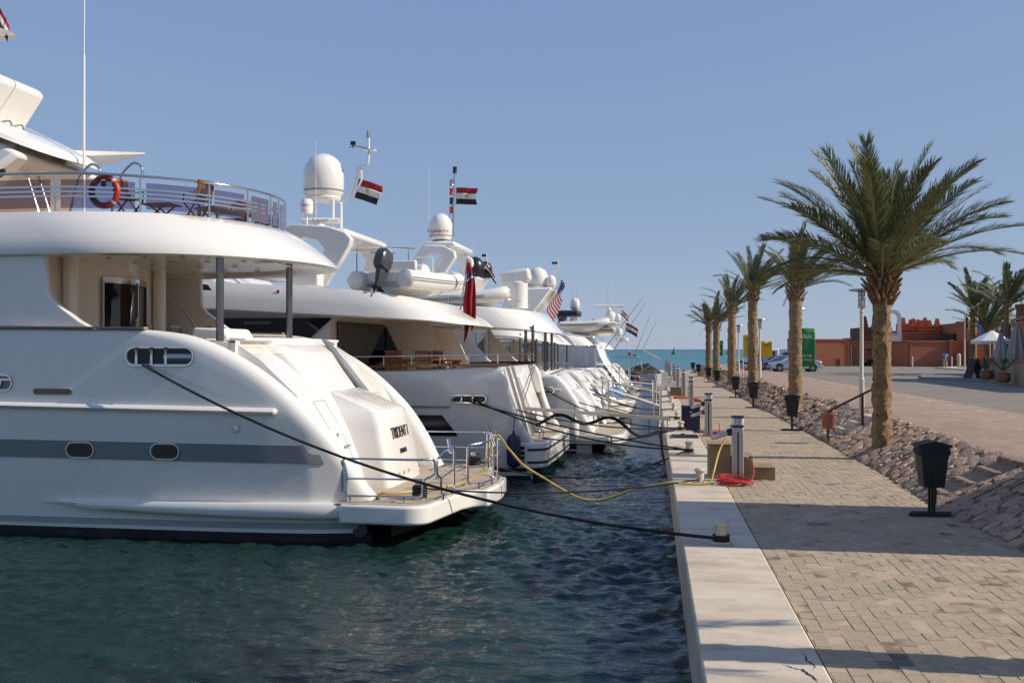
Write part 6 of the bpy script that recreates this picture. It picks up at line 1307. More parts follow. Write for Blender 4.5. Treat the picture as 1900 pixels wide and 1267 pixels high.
for m_, q0, q1, s0, s1 in ((BLUEF, .13, .21, .05, .6), (WFLAG, .22, .245, .0, .95), (BLUEF, .255, .29, .1, .8)): o_ = hang('canton_band', m_, q0, q1, s0, s1); o_.location = (0, -.012, 0)
flag('Egyptian flag below the mast of the second yacht', S2.w(*S2.px(657, 372, b=.2)), S2.A * -.22 + Vector((0, 0, 1)), (.95, -.1, -.28), .60, .78, [RED, WFLAG, BFLAG], staff=.68, emblem=True, seed=.3, staff_mat=WHITE, droop=-.05)
# gangway of yacht 2, with black netting underneath
gp0, gp1 = Vector(S2.w(*S2.px(958, 754, b=.3))), Vector(at(1238, 774, Y=31.2)); t = thing('gangway', 'grey gangway from the second yacht reaching over to the quay', 'gangway', gp0, 0); dv = gp1 - gp0; L_ = dv.length; ux = dv.normalized(); uy = Vector((-ux.y, ux.x, 0)).normalized()
for q0, q1, w, nm in ((0, .58, .52, 'inner_section'), (.56, 1.0, .46, 'outer_section')):
    mb = MB(); c0, c1 = ux * L_ * q0, ux * L_ * q1; mb.loft([[p + uy * sy * w / 2 + Vector((0, 0, sz)) for sy, sz in ((-1, 0), (1, 0), (1, -.09), (-1, -.09))] for p in (c0, c1)]); sec = mb.build(nm, STEELD if q0 else PEDC, t); mb = MB(); mb.loft([[p + uy * sy * (w / 2 - .05) + Vector((0, 0, .006 + sz)) for sy, sz in ((-1, 0), (1, 0), (1, -.01), (-1, -.01))] for p in (c0, c1)]); mb.build('tread', TEAKG, sec)
for q0, h_ in ((.19, .0), (.58, 1.0), (.93, 1.0)):
    for sy in (-1, 1):
        if h_: MB().tube([ux * L_ * q0 + uy * sy * .23, ux * L_ * q0 + uy * sy * .23 + Vector((0, 0, h_))], .02, 6).build('stanchion', STEELD, t)
for sy in (-1, 1): MB().tube([ux * .1 + uy * sy * .2, Vector((.0, 0, .0)) + ux * .55 + uy * sy * .1 + Vector((0, 0, 1.25))], .018, 6).build('lift_strut', STEELD, t)
nt = [ux * L_ * (k / 16) + Vector((0, 0, -.30 - .16 * math.sin(k * 1.1) - .1 * math.sin(k * .45 + 1) - .35 * max(0, k / 16 - .45))) for k in range(2, 17)]; MB().tube(smooth_path(nt, 4), .05, 6).build('furled_net', BLKC, t)
for k in range(2, 17, 2): MB().tube([ux * L_ * (k / 16) + Vector((0, 0, -.08)), nt[k - 2]], .014, 5).build('net_tie', BLKC, t)

# ---- yacht 3
S3 = Berth(-2.06, 36.2, 88)
Y3, h3, fl3, side3 = generic_yacht('third yacht, cream white, with posts under a long overhang and an open teak platform', S3, 2.9, 2.66, (.62, -1.22), 23, IVORY, (1.22, 4.22, 4.95, 6.2), None, NAVY, posts=(2.15, 1.9), fascia=.40, rail=True)
f_ = capsule_ring(1.35, 2.12, .55, .26, side3(1.35, 2.1) + .01, .05, .05).build('fairlead', STEEL, h3); capsule_pane(1.35, 2.12, .55, .26, side3(1.35, 2.1) + .02).build('dark_inside_pane', BLACK, f_, smooth=0)  # dark inside of this fairlead is a black pane too
MB().tube([(1.3, side3(1.3, 2.5) - .3, 2.65), (.95, .9, 2.80), (.9, -.6, 2.85)], .03, 8).build('cap_bar', VARN, h3)
P3 = [S3.px(u, v, b=1.2) for u, v in ((765, 492), (790, 456), (828, 457), (848, 468), (850, 480), (822, 520), (805, 528), (800, 520), (826, 486), (826, 476), (800, 472), (782, 500))]; P3 = [(p[0], p[2]) for p in P3]
ar3 = flying_arch(Y3, P3, 1.45, IVORY, .26, (P3[3][0], P3[1][0], P3[2][1] + .04))
c3 = Vector(S3.px(818, 452, b=.3)); dm = dome(ar3, c3 + Vector((0, 0, .12)), .42, 1.0); text('Raymarine', 'lettering', LETTERR, dm, .19, frame(c3 + Vector((0, .43, .42)), (-1, 0, 0), (0, 0, 1)), .004)
MB().lathe([(.3, -.1), (.34, -.06), (.34, .08), (.3, .1)], 18, c3 + Vector((.0, 0, 0))).build('radome_stand', STEELD, ar3); MB().lathe([(.36, 0), (.4, .05), (.4, .18), (.3, .26), (0, .28)], 20, Vector(S3.px(823, 462, b=.9))).build('flat_radome', WHITE, ar3, smooth=50)
m3 = [S3.px(u, v, b=.0) for u, v in ((832, 446), (840, 438), (843, 322))]; MB().tube(m3, .045, 8).build('signal_mast', STEEL, ar3)
for k, v in enumerate((316, 340, 356, 373, 390)): MB().lathe([(.07, -.12), (.09, -.1), (.07, 0), (.09, .1), (.07, .12)], 12, S3.px(844 if k == 0 else 838, v, b=.0)).build('signal_light', (BLACK, STEELD, LETTERR, BLACK, LETTERR)[k], ar3)
whip(ar3, S3.px(796, 455, b=.6), 2.9); MB().tube([S3.px(820, 455, b=.2), S3.px(842, 365, b=.0)], .014, 5).build('mast_stay', STEELD, ar3)
flag('Egyptian flag on the tall light mast of the third yacht', S3.w(*S3.px(846, 380, b=0)), (0, 0, 1), (.98, -.1, -.05), .62, .82, [RED, WFLAG, BFLAG], staff=.64, emblem=True, seed=2.0, droop=-.02)
rb = S3.px(852, 566, b=1.9); rib('beige-bottomed dinghy with grey stripes lying on the third yacht', S3.w(rb[0] + 1.2, 1.75, 4.80), S3.rz + R(172), 2.9, 1.35, TUBEG, WSOFT, None, console=False, stripe=STRIPE)
p = S3.px(962, 556, b=1.3); ck = MB().lathe([(.34, 0), (.34, .9), (.3, .95)], 16, (p[0], p[1], 4.95)).build('crane_base', WHITE, fl3); MB().box((p[0] + .1, p[1], 6.05), (1.1, .5, .5), m=Matrix.Rotation(.18, 3, 'Y')).build('crane_head', WHITE, ck, bevel=.12, seg=3)
# ---- yachts 4 to 8
def far_yacht(label, x, y, ang, **kw):
    bt = Berth(x, y, ang); return (bt,) + generic_yacht(label, bt, **kw)
S4, Y4, h4, fl4, sd4 = far_yacht('fourth yacht with two black domes, mostly hidden behind the third', -2.7, 46.0, 88, hb=2.9, cap=2.5, m=WHITE, over=(2.2, 4.1, 4.8, 6.0), posts=(3.0,))
c = Vector(S4.px(881, 516, b=.3)); MB().loft([[(c.x + 1.2, 1.6, 4.6), (c.x + 1.2, -1.6, 4.6), (c.x + 2.4, -1.6, 4.6), (c.x + 2.4, 1.6, 4.6)], [(c.x - .4, 1.2, c.z), (c.x - .4, -1.2, c.z), (c.x + 1.2, -1.2, c.z), (c.x + 1.2, 1.2, c.z)]]).build('radar_arch', WHITE, Y4, bevel=.1, seg=3)
dome(Y4, c, .44, 1.0, BLACK, ring=False); dome(Y4, Vector(S4.px(900, 516, b=-.4)), .34, .8, BLACK, ring=False); MB().tube([S4.px(u, v, b=0) for u, v in ((890, 512), (905, 488), (902, 470))], .03, 6).build('signal_mast', WHITE, Y4); MB().box(S4.px(899, 474, b=0), (.25, .03, .12)).build('wind_vane', BLACK, Y4); whip(Y4, S4.px(878, 490, b=.5), 1.2)
flag('red white black flag blown down behind the black domes', S4.w(*S4.px(898, 500, b=0)), (0, 0, 1), (.7, -.1, -.6), .35, .75, [RED, WFLAG, BFLAG], staff=.35, seed=4, droop=-.3)
S5, Y5, h5, fl5, sd5 = far_yacht('fifth yacht with pale blue side panel and white dome, flying the striped flag', -2.35, 53.8, 88, hb=2.8, cap=2.3, plat=(.5, -1.3), m=WHITE, over=(2.4, 4.0, 4.55, 6.0), posts=(3.2, 3.6), glass=mat('pale_blue_glass', (.16, .24, .30), .1))
c = Vector(S5.px(998, 535, b=.3)); MB().loft([[(c.x + .9, 1.7, 4.3), (c.x + .9, -1.7, 4.3), (c.x + 2.3, -1.7, 4.3), (c.x + 2.3, 1.7, 4.3)], [(c.x - .9, 1.3, c.z - .1), (c.x - .9, -1.3, c.z - .1), (c.x + 1.4, -1.3, c.z - .1), (c.x + 1.4, 1.3, c.z - .1)], [(c.x - .8, 1.2, c.z), (c.x - .8, -1.2, c.z), (c.x + 1.3, -1.2, c.z), (c.x + 1.3, 1.2, c.z)]]).build('radar_arch', WHITE, Y5, bevel=.1, seg=3)
dome(Y5, c, .55, 1.15); dome(Y5, c + Vector((-.75, .2, 0)), .28, .7); MB().tube([S5.px(u, v, b=0) for u, v in ((1015, 520), (1036, 500), (1035, 480))], .035, 6).build('signal_mast', WHITE, Y5); MB().box(S5.px(1030, 488, b=0), (.35, .05, .12)).build('wind_vane', BLACK, Y5); whip(Y5, S5.px(975, 535, b=.5), 1.2, .02, m=BLACK); MB().tube([S5.px(1003, 500, b=.4), S5.px(1016, 494, b=.4)], .05, 8).build('camera_arm', WHITE, Y5)
text('720', 'lettering', LETTER, Y5, .42, frame(Vector(S5.px(985, 643, b=2.9)), (-1, 0, 0), (0, 0, 1)), .005, shear=.25)
fb = Vector(S5.w(*S5.px(1016, 562, b=0))); us = thing('flag', 'stars and stripes flag on a leaning staff above the fifth yacht', 'flag', fb, 0, 'ensigns'); tipv = Vector(S5.w(*S5.px(1042, 519, b=0))) - fb; MB().tube([(0, 0, 0), tuple(tipv)], .02, 6).build('staff', STEEL, us); upd = tipv.normalized(); cf = Vector((.55, -.45, -.75)).normalized()
for k in range(13):
    vs = []
    for a in range(9):
        for b in range(3):
            s_, q_ = a / 8, (k + b / 2) / 13; vs.append(tipv - upd * (1.35 * q_) + Vector((-.25, -.2, -1)).normalized() * 0 + Vector((.12, -.55, -.95)) * (1.25 * s_) * (1 if True else 0) + Vector((.14, .05, 0)) * math.sin(6 * s_ + 2.2 * q_))
    MB().add(vs, [(a * 3 + b, a * 3 + 3 + b, a * 3 + 4 + b, a * 3 + 1 + b) for a in range(8) for b in range(2)]).build('stripe', RED if k % 2 == 0 else WFLAG, us, smooth=80)
vs = []
for a in range(5):
    for b in range(5): s_, q_ = .48 * a / 4, .54 * b / 4; vs.append(tipv - upd * (1.35 * q_) + Vector((.12, -.55, -.95)) * (1.25 * s_) + Vector((.14, .05, 0)) * math.sin(6 * s_ + 2.2 * q_) + Vector((.02, -.03, .0)))
ca = MB().add(vs, [(a * 5 + b, a * 5 + 5 + b, a * 5 + 6 + b, a * 5 + 1 + b) for a in range(4) for b in range(4)]).build('canton', BLUEF, us, smooth=80)
for a in range(4):
    for b in range(4): s_, q_ = .48 * (a + .5) / 4, .54 * (b + .5) / 4; MB().lathe([(0, 0), (.035, 0), (.035, .01), (0, .01)], 5, tipv - upd * (1.35 * q_) + Vector((.12, -.55, -.95)) * (1.25 * s_) + Vector((.14, .05, 0)) * math.sin(6 * s_ + 2.2 * q_) + Vector((.03, -.05, 0)), (.1, -1, .2)).build('star', WFLAG, ca)
S6, Y6, h6, fl6, sd6 = far_yacht('sixth yacht with small dome mast and navy bimini', -2.3, 61.5, 88, hb=2.8, cap=2.3, plat=(.45, -1.3), m=IVORY, over=(2.4, 3.9, 4.5, 6.0), posts=(3.2,))
c = Vector(S6.px(1067, 574, b=0)); dome(Y6, c, .30, .72); MB().loft([[(c.x - .3, .3, 4.6), (c.x + .5, .3, 4.6), (c.x + .5, -.3, 4.6), (c.x - .3, -.3, 4.6)], [(c.x - .15, .12, c.z), (c.x + .15, .12, c.z), (c.x + .15, -.12, c.z), (c.x - .15, -.12, c.z)]]).build('mast_tower', WHITE, Y6); MB().box(S6.px(1052, 582, b=0), (1.6, 2.2, .35)).build('bimini', NAVYC, Y6, bevel=.1); MB().tube([S6.px(1052, 585, b=0), S6.px(1050, 612, b=0)], .03, 6).build('bimini_pole', STEEL, Y6)
for u in (1063, 1070, 1087): whip(Y6, S6.px(u, 570, b=.3), 1.9)
flag('dark red and white flag standing out from the sixth yacht', S6.w(*S6.px(1078, 612, b=1)), (.5, 0, .6), (.8, 0, .55), .45, .75, [BFLAG, WFLAG, RED], staff=.4, seed=5, droop=0)
rib('small tender with dark outboard on the stern of the sixth yacht', S6.w(3.0, .8, 4.55), S6.rz + R(180), 2.6, 1.3, TUBEG, None, ENGINE, .4, console=False)
S7, Y7, h7, fl7, sd7 = far_yacht('seventh yacht with swept hard top, white canvas cover and long radar bar', -2.2, 69.5, 88, hb=2.8, cap=2.3, plat=(.45, -1.3), m=WHITE, over=(1.2, 3.75, 4.45, 6.0), posts=(), rail=False)
c = Vector(S7.px(1133, 598, b=0)); MB().loft([[(c.x - .5, 1.9, c.z - .15), (c.x - .5, -1.9, c.z - .15), (c.x - .5, -1.9, c.z), (c.x - .5, 1.9, c.z)], [(c.x + 2.0, 2.1, c.z - .55), (c.x + 2.0, -2.1, c.z - .55), (c.x + 2.0, -2.1, c.z - .12), (c.x + 2.0, 2.1, c.z - .12)], [(c.x + 5, 2.0, c.z - .9), (c.x + 5, -2.0, c.z - .9), (c.x + 5, -2.0, c.z - .4), (c.x + 5, 2.0, c.z - .4)]]).build('hard_top', WHITE, Y7, smooth=50, bevel=.06); MB().tube([(c.x + 1.2, 1.4, c.z - .4), (c.x + 1.2, 1.4, 4.3)], .05, 8).build('top_post', STEEL, Y7)
dome(Y7, c, .38, .8); dome(Y7, c + Vector((-.5, 0, 0)), .22, .6); radar_bar(Y7, c + Vector((.1, .1, .75)), 2.0, rz=.1); whip(Y7, c + Vector((.2, 0, .8)), 2.4); whip(Y7, c + Vector((-.1, 0, .8)), 2.4); MB().tube([S7.px(u, v, b=0) for u, v in ((1140, 585), (1152, 580), (1153, 566))], .03, 6).build('signal_mast', WHITE, Y7)
flag('small red and white flag at the radar mast of the seventh yacht', S7.w(*S7.px(1152, 585, b=0)), (0, 0, 1), (.7, 0, -.6), .4, .7, [RED, WFLAG, RED], staff=.45, seed=6, droop=-.1)
rib('beige dinghy upside on the flybridge of the seventh yacht', S7.w(S7.px(1133, 630, b=1.2)[0], 1.2, 4.4), S7.rz, 3.2, 1.5, TUBEBE, TUBEBE, None, console=False)
text('AZIMUT', 'lettering', NAVY, fl7, .22, frame(Vector(S7.px(1098, 642, b=2.76)), (-1, 0, 0), (0, 0, 1)), .004, shear=.2)
cv = []; 
for k in range(20):
    q = k / 19; a = 1.4 + 4.2 * q; cv.append([(a, 2.75 + .05 * math.sin(k * 2.1), 2.3), (a, 2.72 + .05 * math.sin(k * 2.7), 3.0), (a, 2.68, 3.75)])
MB().loft(cv, closed=False).build('canvas_cover', WSOFT, Y7, smooth=60)
MB().loft([[(1.4 - 1.6 * q, b, 3.75 - 2.6 * q ** .7 + .05 * math.sin(9 * b)) for b in np.linspace(2.7, -2.7, 13)] for q in np.linspace(0, 1, 8)], closed=False).build('canvas_apron', WSOFT, Y7, smooth=60)
S8, Y8, h8, fl8, sd8 = far_yacht('eighth yacht, far, with lattice mast and small white dome', -2.1, 84.0, 88, hb=2.7, cap=2.3, plat=(.45, -1.2), m=WHITE, over=(1.0, 3.6, 4.2, 6.0), posts=())
c = Vector(S8.px(1148, 624, b=0)); dome(Y8, c, .32, .75)
for da in (-.3, .3): 
    for db in (-.3, .3): MB().tube([(c.x + da, db, 4.0), (c.x + da * .7, db * .7, c.z)], .03, 6).build('mast_leg', WHITE, Y8)
for zz_ in (.35, .7): MB().box((c.x, 0, 4.0 + (c.z - 4.0) * zz_), (.55, .55, .05)).build('mast_step', WHITE, Y8)
MB().tube([S8.px(u, v, b=0) for u, v in ((1154, 622), (1160, 620), (1161, 594))], .03, 6).build('signal_mast', WHITE, Y8); MB().lathe([(.3, 0), (.35, .06), (.33, .25), (.2, .3), (0, .31)], 16, S8.px(1159, 633, b=0)).build('flat_radome', WHITE, Y8)
flag('Egyptian flag on the mast of the eighth yacht', S8.w(*S8.px(1161, 615, b=0)), (0, 0, 1), (.85, 0, -.4), .75, 1.1, [RED, WFLAG, BFLAG], staff=.8, seed=7, droop=-.1)
# jet ski under blue cover, tender with silver outboard, covered boat, fishing rods
t = thing('jet_ski', 'jet ski under a blue and white cover on the fifth yacht platform', 'jet ski', S5.w(-.35, .4, .52), S5.rz + R(80))
pr_ = [(-1.3, .35, .25), (-.9, .5, .65), (-.3, .48, .95), (.3, .42, .75), (.9, .38, .6), (1.35, .2, .4)]
MB().loft([[(x, -w, .05), (x, -w * 1.05, .3), (x, -w * .55, h_), (x, w * .55, h_), (x, w * 1.05, .3), (x, w, .05)] for x, w, h_ in pr_]).build('hull', WHITE, t, smooth=50); MB().loft([[(x, -w * 1.08, .32), (x, -w * .6, h_ + .03), (x, w * .6, h_ + .03), (x, w * 1.08, .32)] for x, w, h_ in pr_[:5]]).build('cover', PALEBLUE, t, smooth=50)
p = at(1172, 740, Z=ZW); rib('grey tender with silver outboard moored beyond the seventh yacht', (p[0] - .3, p[1], ZW - .1), R(150), 4.2, 2.1, TUBEG, BLKC, mat('engine_silver', (.5, .5, .52), .25, .7), .1, rt=.33)
p = at(1192, 706, Z=ZW); t = thing('covered_boat', 'small boat under a black canvas cover near the pier end', 'boat', (p[0], p[1], ZW), R(170))
MB().loft([[(x, -w, .1), (x, -w, .75), (x, w, .75), (x, w, .1)] for x, w in ((-2, 1.1), (0, 1.2), (2, .9), (3.2, .1))]).build('hull', WHITE, t, smooth=40); MB().loft([[(x, -w, .74), (x, -w * .3, h_), (x, w * .3, h_), (x, w, .74)] for x, w, h_ in ((-2, 1.12, 1.0), (-.6, 1.2, 1.95), (.8, 1.15, 1.6), (2.2, .8, 1.0))]).build('cover', BLKC, t, smooth=50)
for k, (m, u) in enumerate(((BLUEF, 1174), (LETTERR, 1184))): q = at(u, 702, Y=p[1] - 4); tag(MB().lathe([(0, -.35), (.2, -.25), (.26, 0), (.2, .25), (0, .35)], 14).build('fender', m, smooth=60), ('blue round fender by the covered boat', 'red round fender by the covered boat')[k], 'fender').location = q
for k, (a, b, Y) in enumerate((((1120, 650), (1192, 553), 62), ((1135, 655), (1198, 562), 62), ((1165, 690), (1206, 586), 84), ((1172, 690), (1220, 591), 84))):
    tag(MB().tube([at(*a, Y=Y), at(*b, Y=Y)], [.035, .012], 6).build('outrigger_pole', STEELD), ('upper outrigger pole of the nearer sport boat', 'lower outrigger pole of the nearer sport boat', 'left outrigger pole of the farther sport boat', 'right outrigger pole of the farther sport boat')[k], 'outrigger')
t = thing('bow_frame', 'thin white sprit frame jutting from a far boat over the sea', 'sprit', at(1190, 690, Y=92)); o_ = Vector(at(1190, 690, Y=92))
for a, b in (((1188, 690), (1226, 666)), ((1226, 666), (1130, 618)), ((1210, 660), (1220, 670)), ((1188, 672), (1192, 685))): MB().tube([Vector(at(*a, Y=92)) - o_, Vector(at(*b, Y=92)) - o_], .03, 6).build('spar', WHITE, t)
# gangways and fenders of the farther yachts
def gangway(label, p0, p1, w=.4, m=WHITE, posts=(.35, .95)):
    p0, p1 = Vector(p0), Vector(p1); t = thing('gangway', label, 'gangway', p0); dv = p1 - p0; L_ = dv.length; ux = dv.normalized(); uy = Vector((-ux.y, ux.x, 0)).normalized()
    MB().loft([[p + uy * sy * w / 2 + Vector((0, 0, sz)) for sy, sz in ((-1, 0), (1, 0), (1, -.07), (-1, -.07))] for p in (Vector((0, 0, 0)), dv)]).build('plank', m, t); MB().loft([[p + uy * sy * w * .4 + Vector((0, 0, sz)) for sy, sz in ((-1, .006), (1, .006), (1, -.02), (-1, -.02))] for p in (ux * .1, dv - ux * .1)]).build('tread', TEAKG, t)
    for q in posts:
        for sy in (-1, 1): MB().tube([ux * L_ * q + uy * sy * w * .45, ux * L_ * q + uy * sy * w * .45 + Vector((0, 0, .9))], .018, 6).build('stanchion', STEEL, t)
    MB().tube([ux * L_ * posts[0] + uy * w * .45 + Vector((0, 0, .88)), ux * L_ * .6 + uy * w * .45 + Vector((0, 0, .78)), ux * L_ * posts[1] + uy * w * .45 + Vector((0, 0, .88))], .012, 5).build('hand_rope', ROPEW, t); return t
gangway('white gangway of the third yacht angled up over the water', S3.w(.6, -1.6, 2.35), (.25, 39.2, .55)); gangway('narrow gangway of the fourth yacht', S4.w(.2, .2, 1.5), (.3, 46.6, .35), m=PEDC); gangway('white gangway of the fifth yacht above the jet ski', S5.w(.6, -.9, 1.9), (.35, 55.2, .4)); gangway('gangway of the sixth yacht', S6.w(.4, .3, 1.5), (.4, 61.8, .3), m=PEDC); gangway('gangway of the seventh yacht', S7.w(.4, .3, 1.4), (.4, 70.0, .3))
FENW = mat('fender_white', (.70, .69, .66), .5); FENB = mat('fender_navy', (.02, .025, .07), .55)
def fender(label, p, m, r_=.16, l=.7):
    t = thing('fender', label, 'fender', p, 0, 'fenders hanging from the yachts'); MB().lathe([(0, -.05), (.04, 0), (r_ * .8, .06), (r_, .16), (r_, l - .16), (r_ * .8, l - .06), (.04, l), (.03, l + .08), (0, l + .09)], 14).build('body', m, t, smooth=50); MB().tube([(0, 0, l + .05), (.02, .02, l + .45)], .012, 5).build('lanyard', ROPE, t)
fender('navy fender on the near side of the second yacht stern', S2.w(-.1, 3.2, .35), FENB, .19, .9); fender('white fender at the stern corner of the third yacht', S3.w(.4, 3.05, .5), FENW); fender('navy fender between the third and fourth yachts', S4.w(.3, 3.05, .5), FENB); fender('white fender beside the fifth yacht stern', S5.w(.3, 2.95, .4), FENW); fender('white fender beside the sixth yacht stern', S6.w(.3, 2.95, .4), FENW); fender('navy fender beside the seventh yacht stern', S7.w(.3, 2.95, .4), FENB)
# mooring lines across the gap
LN = [(S2.w(1.0, 3.3, 2.16), BY[2], .32), (S2.w(1.2, 3.3, 2.14), BY[2], .12), (S2.w(.9, 3.25, 2.2), BY[3], .3), (S3.w(1.35, 2.95, 2.12), BY[3], .35), (S3.w(1.3, 2.95, 2.1), BY[4], .25), (S3.w(.8, -2.6, 2.2), BY[5], .4), (S4.w(.6, 2.6, 2.0), BY[5], .4), (S5.w(.6, 2.6, 1.9), BY[6], .4), (S5.w(.6, -2.5, 1.9), BY[7], .5), (S6.w(.6, 2.5, 1.9), BY[8], .4), (S2.w(-.7, 2.0, 1.05), BY[3], .25)]
LBL = ['black mooring line of the second yacht, slackest', 'black mooring line of the second yacht, tightest', 'black mooring line of the second yacht to the bollard by the cabinet', 'upper mooring line of the third yacht', 'lower mooring line of the third yacht', 'far stern line of the third yacht', 'mooring line of the fourth yacht', 'near mooring line of the fifth yacht', 'far mooring line of the fifth yacht', 'mooring line of the sixth yacht', 'low mooring line from the second yacht platform']
for (p, y, s_), l in zip(LN, LBL): rope(l, sag(p, (.9, y, .10), s_, 12), .022 if y < 40 else .026, n=3)
rope('black power cable looping down beside the gangway end', [gp1 + Vector((-.2, 0, -.3)), gp1 + Vector((-.15, .1, -1.1)), gp1 + Vector((.1, .1, -1.75)), gp1 + Vector((.5, .1, -1.55)), Vector((.5, 30.6, -.2)), Vector((.62, 30.7, .03)), Vector((1.0, 31.9, .03))], .03, RUBBER, 'power_cable', 'cable', 6)
rope('tan rope from a far boat to the quay edge', sag(S4.w(.2, 2.0, 1.6), (.45, 42.0, .05), .35), .02, ROPEW, n=3)

# ================================================================== the far side: buildings, cafe, people
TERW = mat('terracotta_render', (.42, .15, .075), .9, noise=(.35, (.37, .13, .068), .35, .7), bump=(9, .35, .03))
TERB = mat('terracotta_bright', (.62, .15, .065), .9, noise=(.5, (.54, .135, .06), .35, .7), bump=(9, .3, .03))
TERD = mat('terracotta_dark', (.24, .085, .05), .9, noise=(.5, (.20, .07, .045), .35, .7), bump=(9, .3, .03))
DWOOD = mat('dark_wood', (.03, .018, .013), .7)
def G(u, v, z=ROADZ): return Vector(at(u, v, Z=z))
def wall_run(t, name, p0, p1, h, th, m, cope=True, z=0):
    d = Vector((p1[0] - p0[0], p1[1] - p0[1], 0)); L_ = d.length; rz = math.atan2(d.y, d.x); c = (Vector(p0) + Vector(p1)) / 2
    o = MB().box((c.x, c.y, z + h / 2), (L_, th, h), rz).build(name, m, t)
    if cope: MB().box((c.x, c.y, z + h + .06), (L_ + .12, th + .16, .18), rz).build('coping', m, o, bevel=.03)
    return o
# long low wall with gateway
t = thing('boundary_wall', 'low terracotta boundary wall behind the parked cars', 'wall', (0, 0, ROADZ))
A0, A1 = G(1462, 679.3), G(1572, 679.3); wall_run(t, 'wall', (A0.x, A0.y), (A1.x, A1.y), 3.0, .5, TERW); wall_run(t, 'pier', (A1.x, A1.y - .3), (A1.x + .2, A1.y + 2.2), 3.1, .55, TERW)
wall_run(t, 'pier', (A1.x + .9, A1.y + 1.6), (A1.x + .95, A1.y + 2.6), 2.35, .5, TERW); MB().box((A1.x + .6, A1.y + 1.2, 1.15), (.12, .9, 2.3)).build('door', STEELD, t)
MB().box(((A0.x + A1.x) / 2 + 2.2, (A0.y + A1.y) / 2 - .5, .45), (.5, .3, .9)).build('meter_box', TERD, t, bevel=.03)
t = thing('service_wall', 'terracotta wall with dark barred gate left of the largest palm trunk', 'wall', (0, 0, ROADZ))
B0, B1 = G(1578, 677.5), G(1664, 677.5); wall_run(t, 'wall', (B0.x, B0.y), (B1.x, B1.y), 2.75, .5, TERW)
gx, gy = B0.x + .2, B0.y - 1.2; gt = MB().box((gx + 1.25, gy, 1.65), (2.6, .06, .06)).build('gate', DWOOD, t)
for k in range(14): MB().tube([(gx + .19 * k, gy, 0), (gx + .19 * k, gy, 1.65)], .025, 5).build('gate_bar', DWOOD, gt)
t = thing('golf_cart', 'dark golf cart with canopy half hidden behind the largest palm', 'cart', G(1620, 678.5), R(20))
MB().box((0, 0, .55), (2.2, 1.1, .45)).build('body', NAVY, t, bevel=.08); MB().box((0, 0, 1.95), (1.9, 1.2, .07)).build('canopy', DWOOD, t, bevel=.02); MB().box((.35, 0, .95), (.4, 1.0, .5)).build('seat', PALEBLUE, t, bevel=.05)
for a in (-.85, .85):
    for b in (-.5, .5): MB().tube([(a, b, .6), (a * .95, b, 1.95)], .025, 5).build('canopy_post', DWOOD, t); MB().lathe([(.1, -.09), (.24, -.09), (.24, .09), (.1, .09)], 14, (a * .85, b, .24), (0, 1, 0)).build('wheel', TYRE, t)
# main compound wall: corner towards the sea front
t = thing('compound_wall', 'tall terracotta compound wall with a sunlit corner face', 'wall', (0, 0, ROADZ))
K = G(1687, 680); wall_run(t, 'shaded_face', (K.x - 5.5, K.y + 9.5), (K.x, K.y), 2.75, .4, TERW); wall_run(t, 'lit_face', (K.x, K.y), (K.x + 6.6, K.y + .5), 2.75, .4, TERW); wall_run(t, 'pilaster', (K.x + 4.2, K.y - .25), (K.x + 4.5, K.y - .25), 2.85, .7, TERW)
wall_run(t, 'end_face', (K.x + 6.6, K.y + .5), (K.x + 13, K.y + 1.5), 2.7, .4, TERW); wall_run(t, 'pier', (K.x + 6.5, K.y - 2.2), (K.x + 6.5, K.y + .5), 2.7, .35, TERW)
# fort-like building with crenellations
def merlons(parent, x0, x1, y, z, n, m, h=1.0, th=.6):
    w = (x1 - x0) / n
    for k in range(n):
        xc = x0 + w * (k + .5); hh = h * (1.25 if k in (0, n - 1) else 1.0)
        MB().loft([[(xc - w * .36, y - th / 2, z), (xc + w * .36, y - th / 2, z), (xc + w * .36, y + th / 2, z), (xc - w * .36, y + th / 2, z)], [(xc - w * .20, y - th / 2, z + hh * .75), (xc + w * .20, y - th / 2, z + hh * .75), (xc + w * .20, y + th / 2, z + hh * .75), (xc - w * .20, y + th / 2, z + hh * .75)], [(xc - w * .14, y - th / 2, z + hh), (xc + w * .14, y - th / 2, z + hh), (xc + w * .14, y + th / 2, z + hh), (xc - w * .14, y + th / 2, z + hh)]]).build('merlon', m, parent)
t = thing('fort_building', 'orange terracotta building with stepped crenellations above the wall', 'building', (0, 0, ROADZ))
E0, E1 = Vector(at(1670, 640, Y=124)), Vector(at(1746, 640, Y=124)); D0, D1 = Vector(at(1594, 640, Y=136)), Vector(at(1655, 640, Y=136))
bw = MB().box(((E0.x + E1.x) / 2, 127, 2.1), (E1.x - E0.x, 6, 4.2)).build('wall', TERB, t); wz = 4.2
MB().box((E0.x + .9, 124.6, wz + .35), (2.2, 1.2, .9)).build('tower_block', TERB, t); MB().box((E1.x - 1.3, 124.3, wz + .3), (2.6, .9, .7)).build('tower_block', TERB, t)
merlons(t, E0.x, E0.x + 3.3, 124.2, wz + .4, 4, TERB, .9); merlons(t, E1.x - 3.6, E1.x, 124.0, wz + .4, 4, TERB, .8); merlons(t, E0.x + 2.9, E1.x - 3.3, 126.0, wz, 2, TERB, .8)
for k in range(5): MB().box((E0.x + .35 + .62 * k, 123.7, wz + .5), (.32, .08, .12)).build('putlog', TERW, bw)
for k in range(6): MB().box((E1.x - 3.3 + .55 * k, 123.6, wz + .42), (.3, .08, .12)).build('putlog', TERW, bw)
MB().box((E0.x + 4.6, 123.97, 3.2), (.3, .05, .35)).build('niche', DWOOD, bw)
t = thing('dark_fort_wing', 'dark red wing with pierced parapet left of the largest palm trunk', 'building', (0, 0, ROADZ))
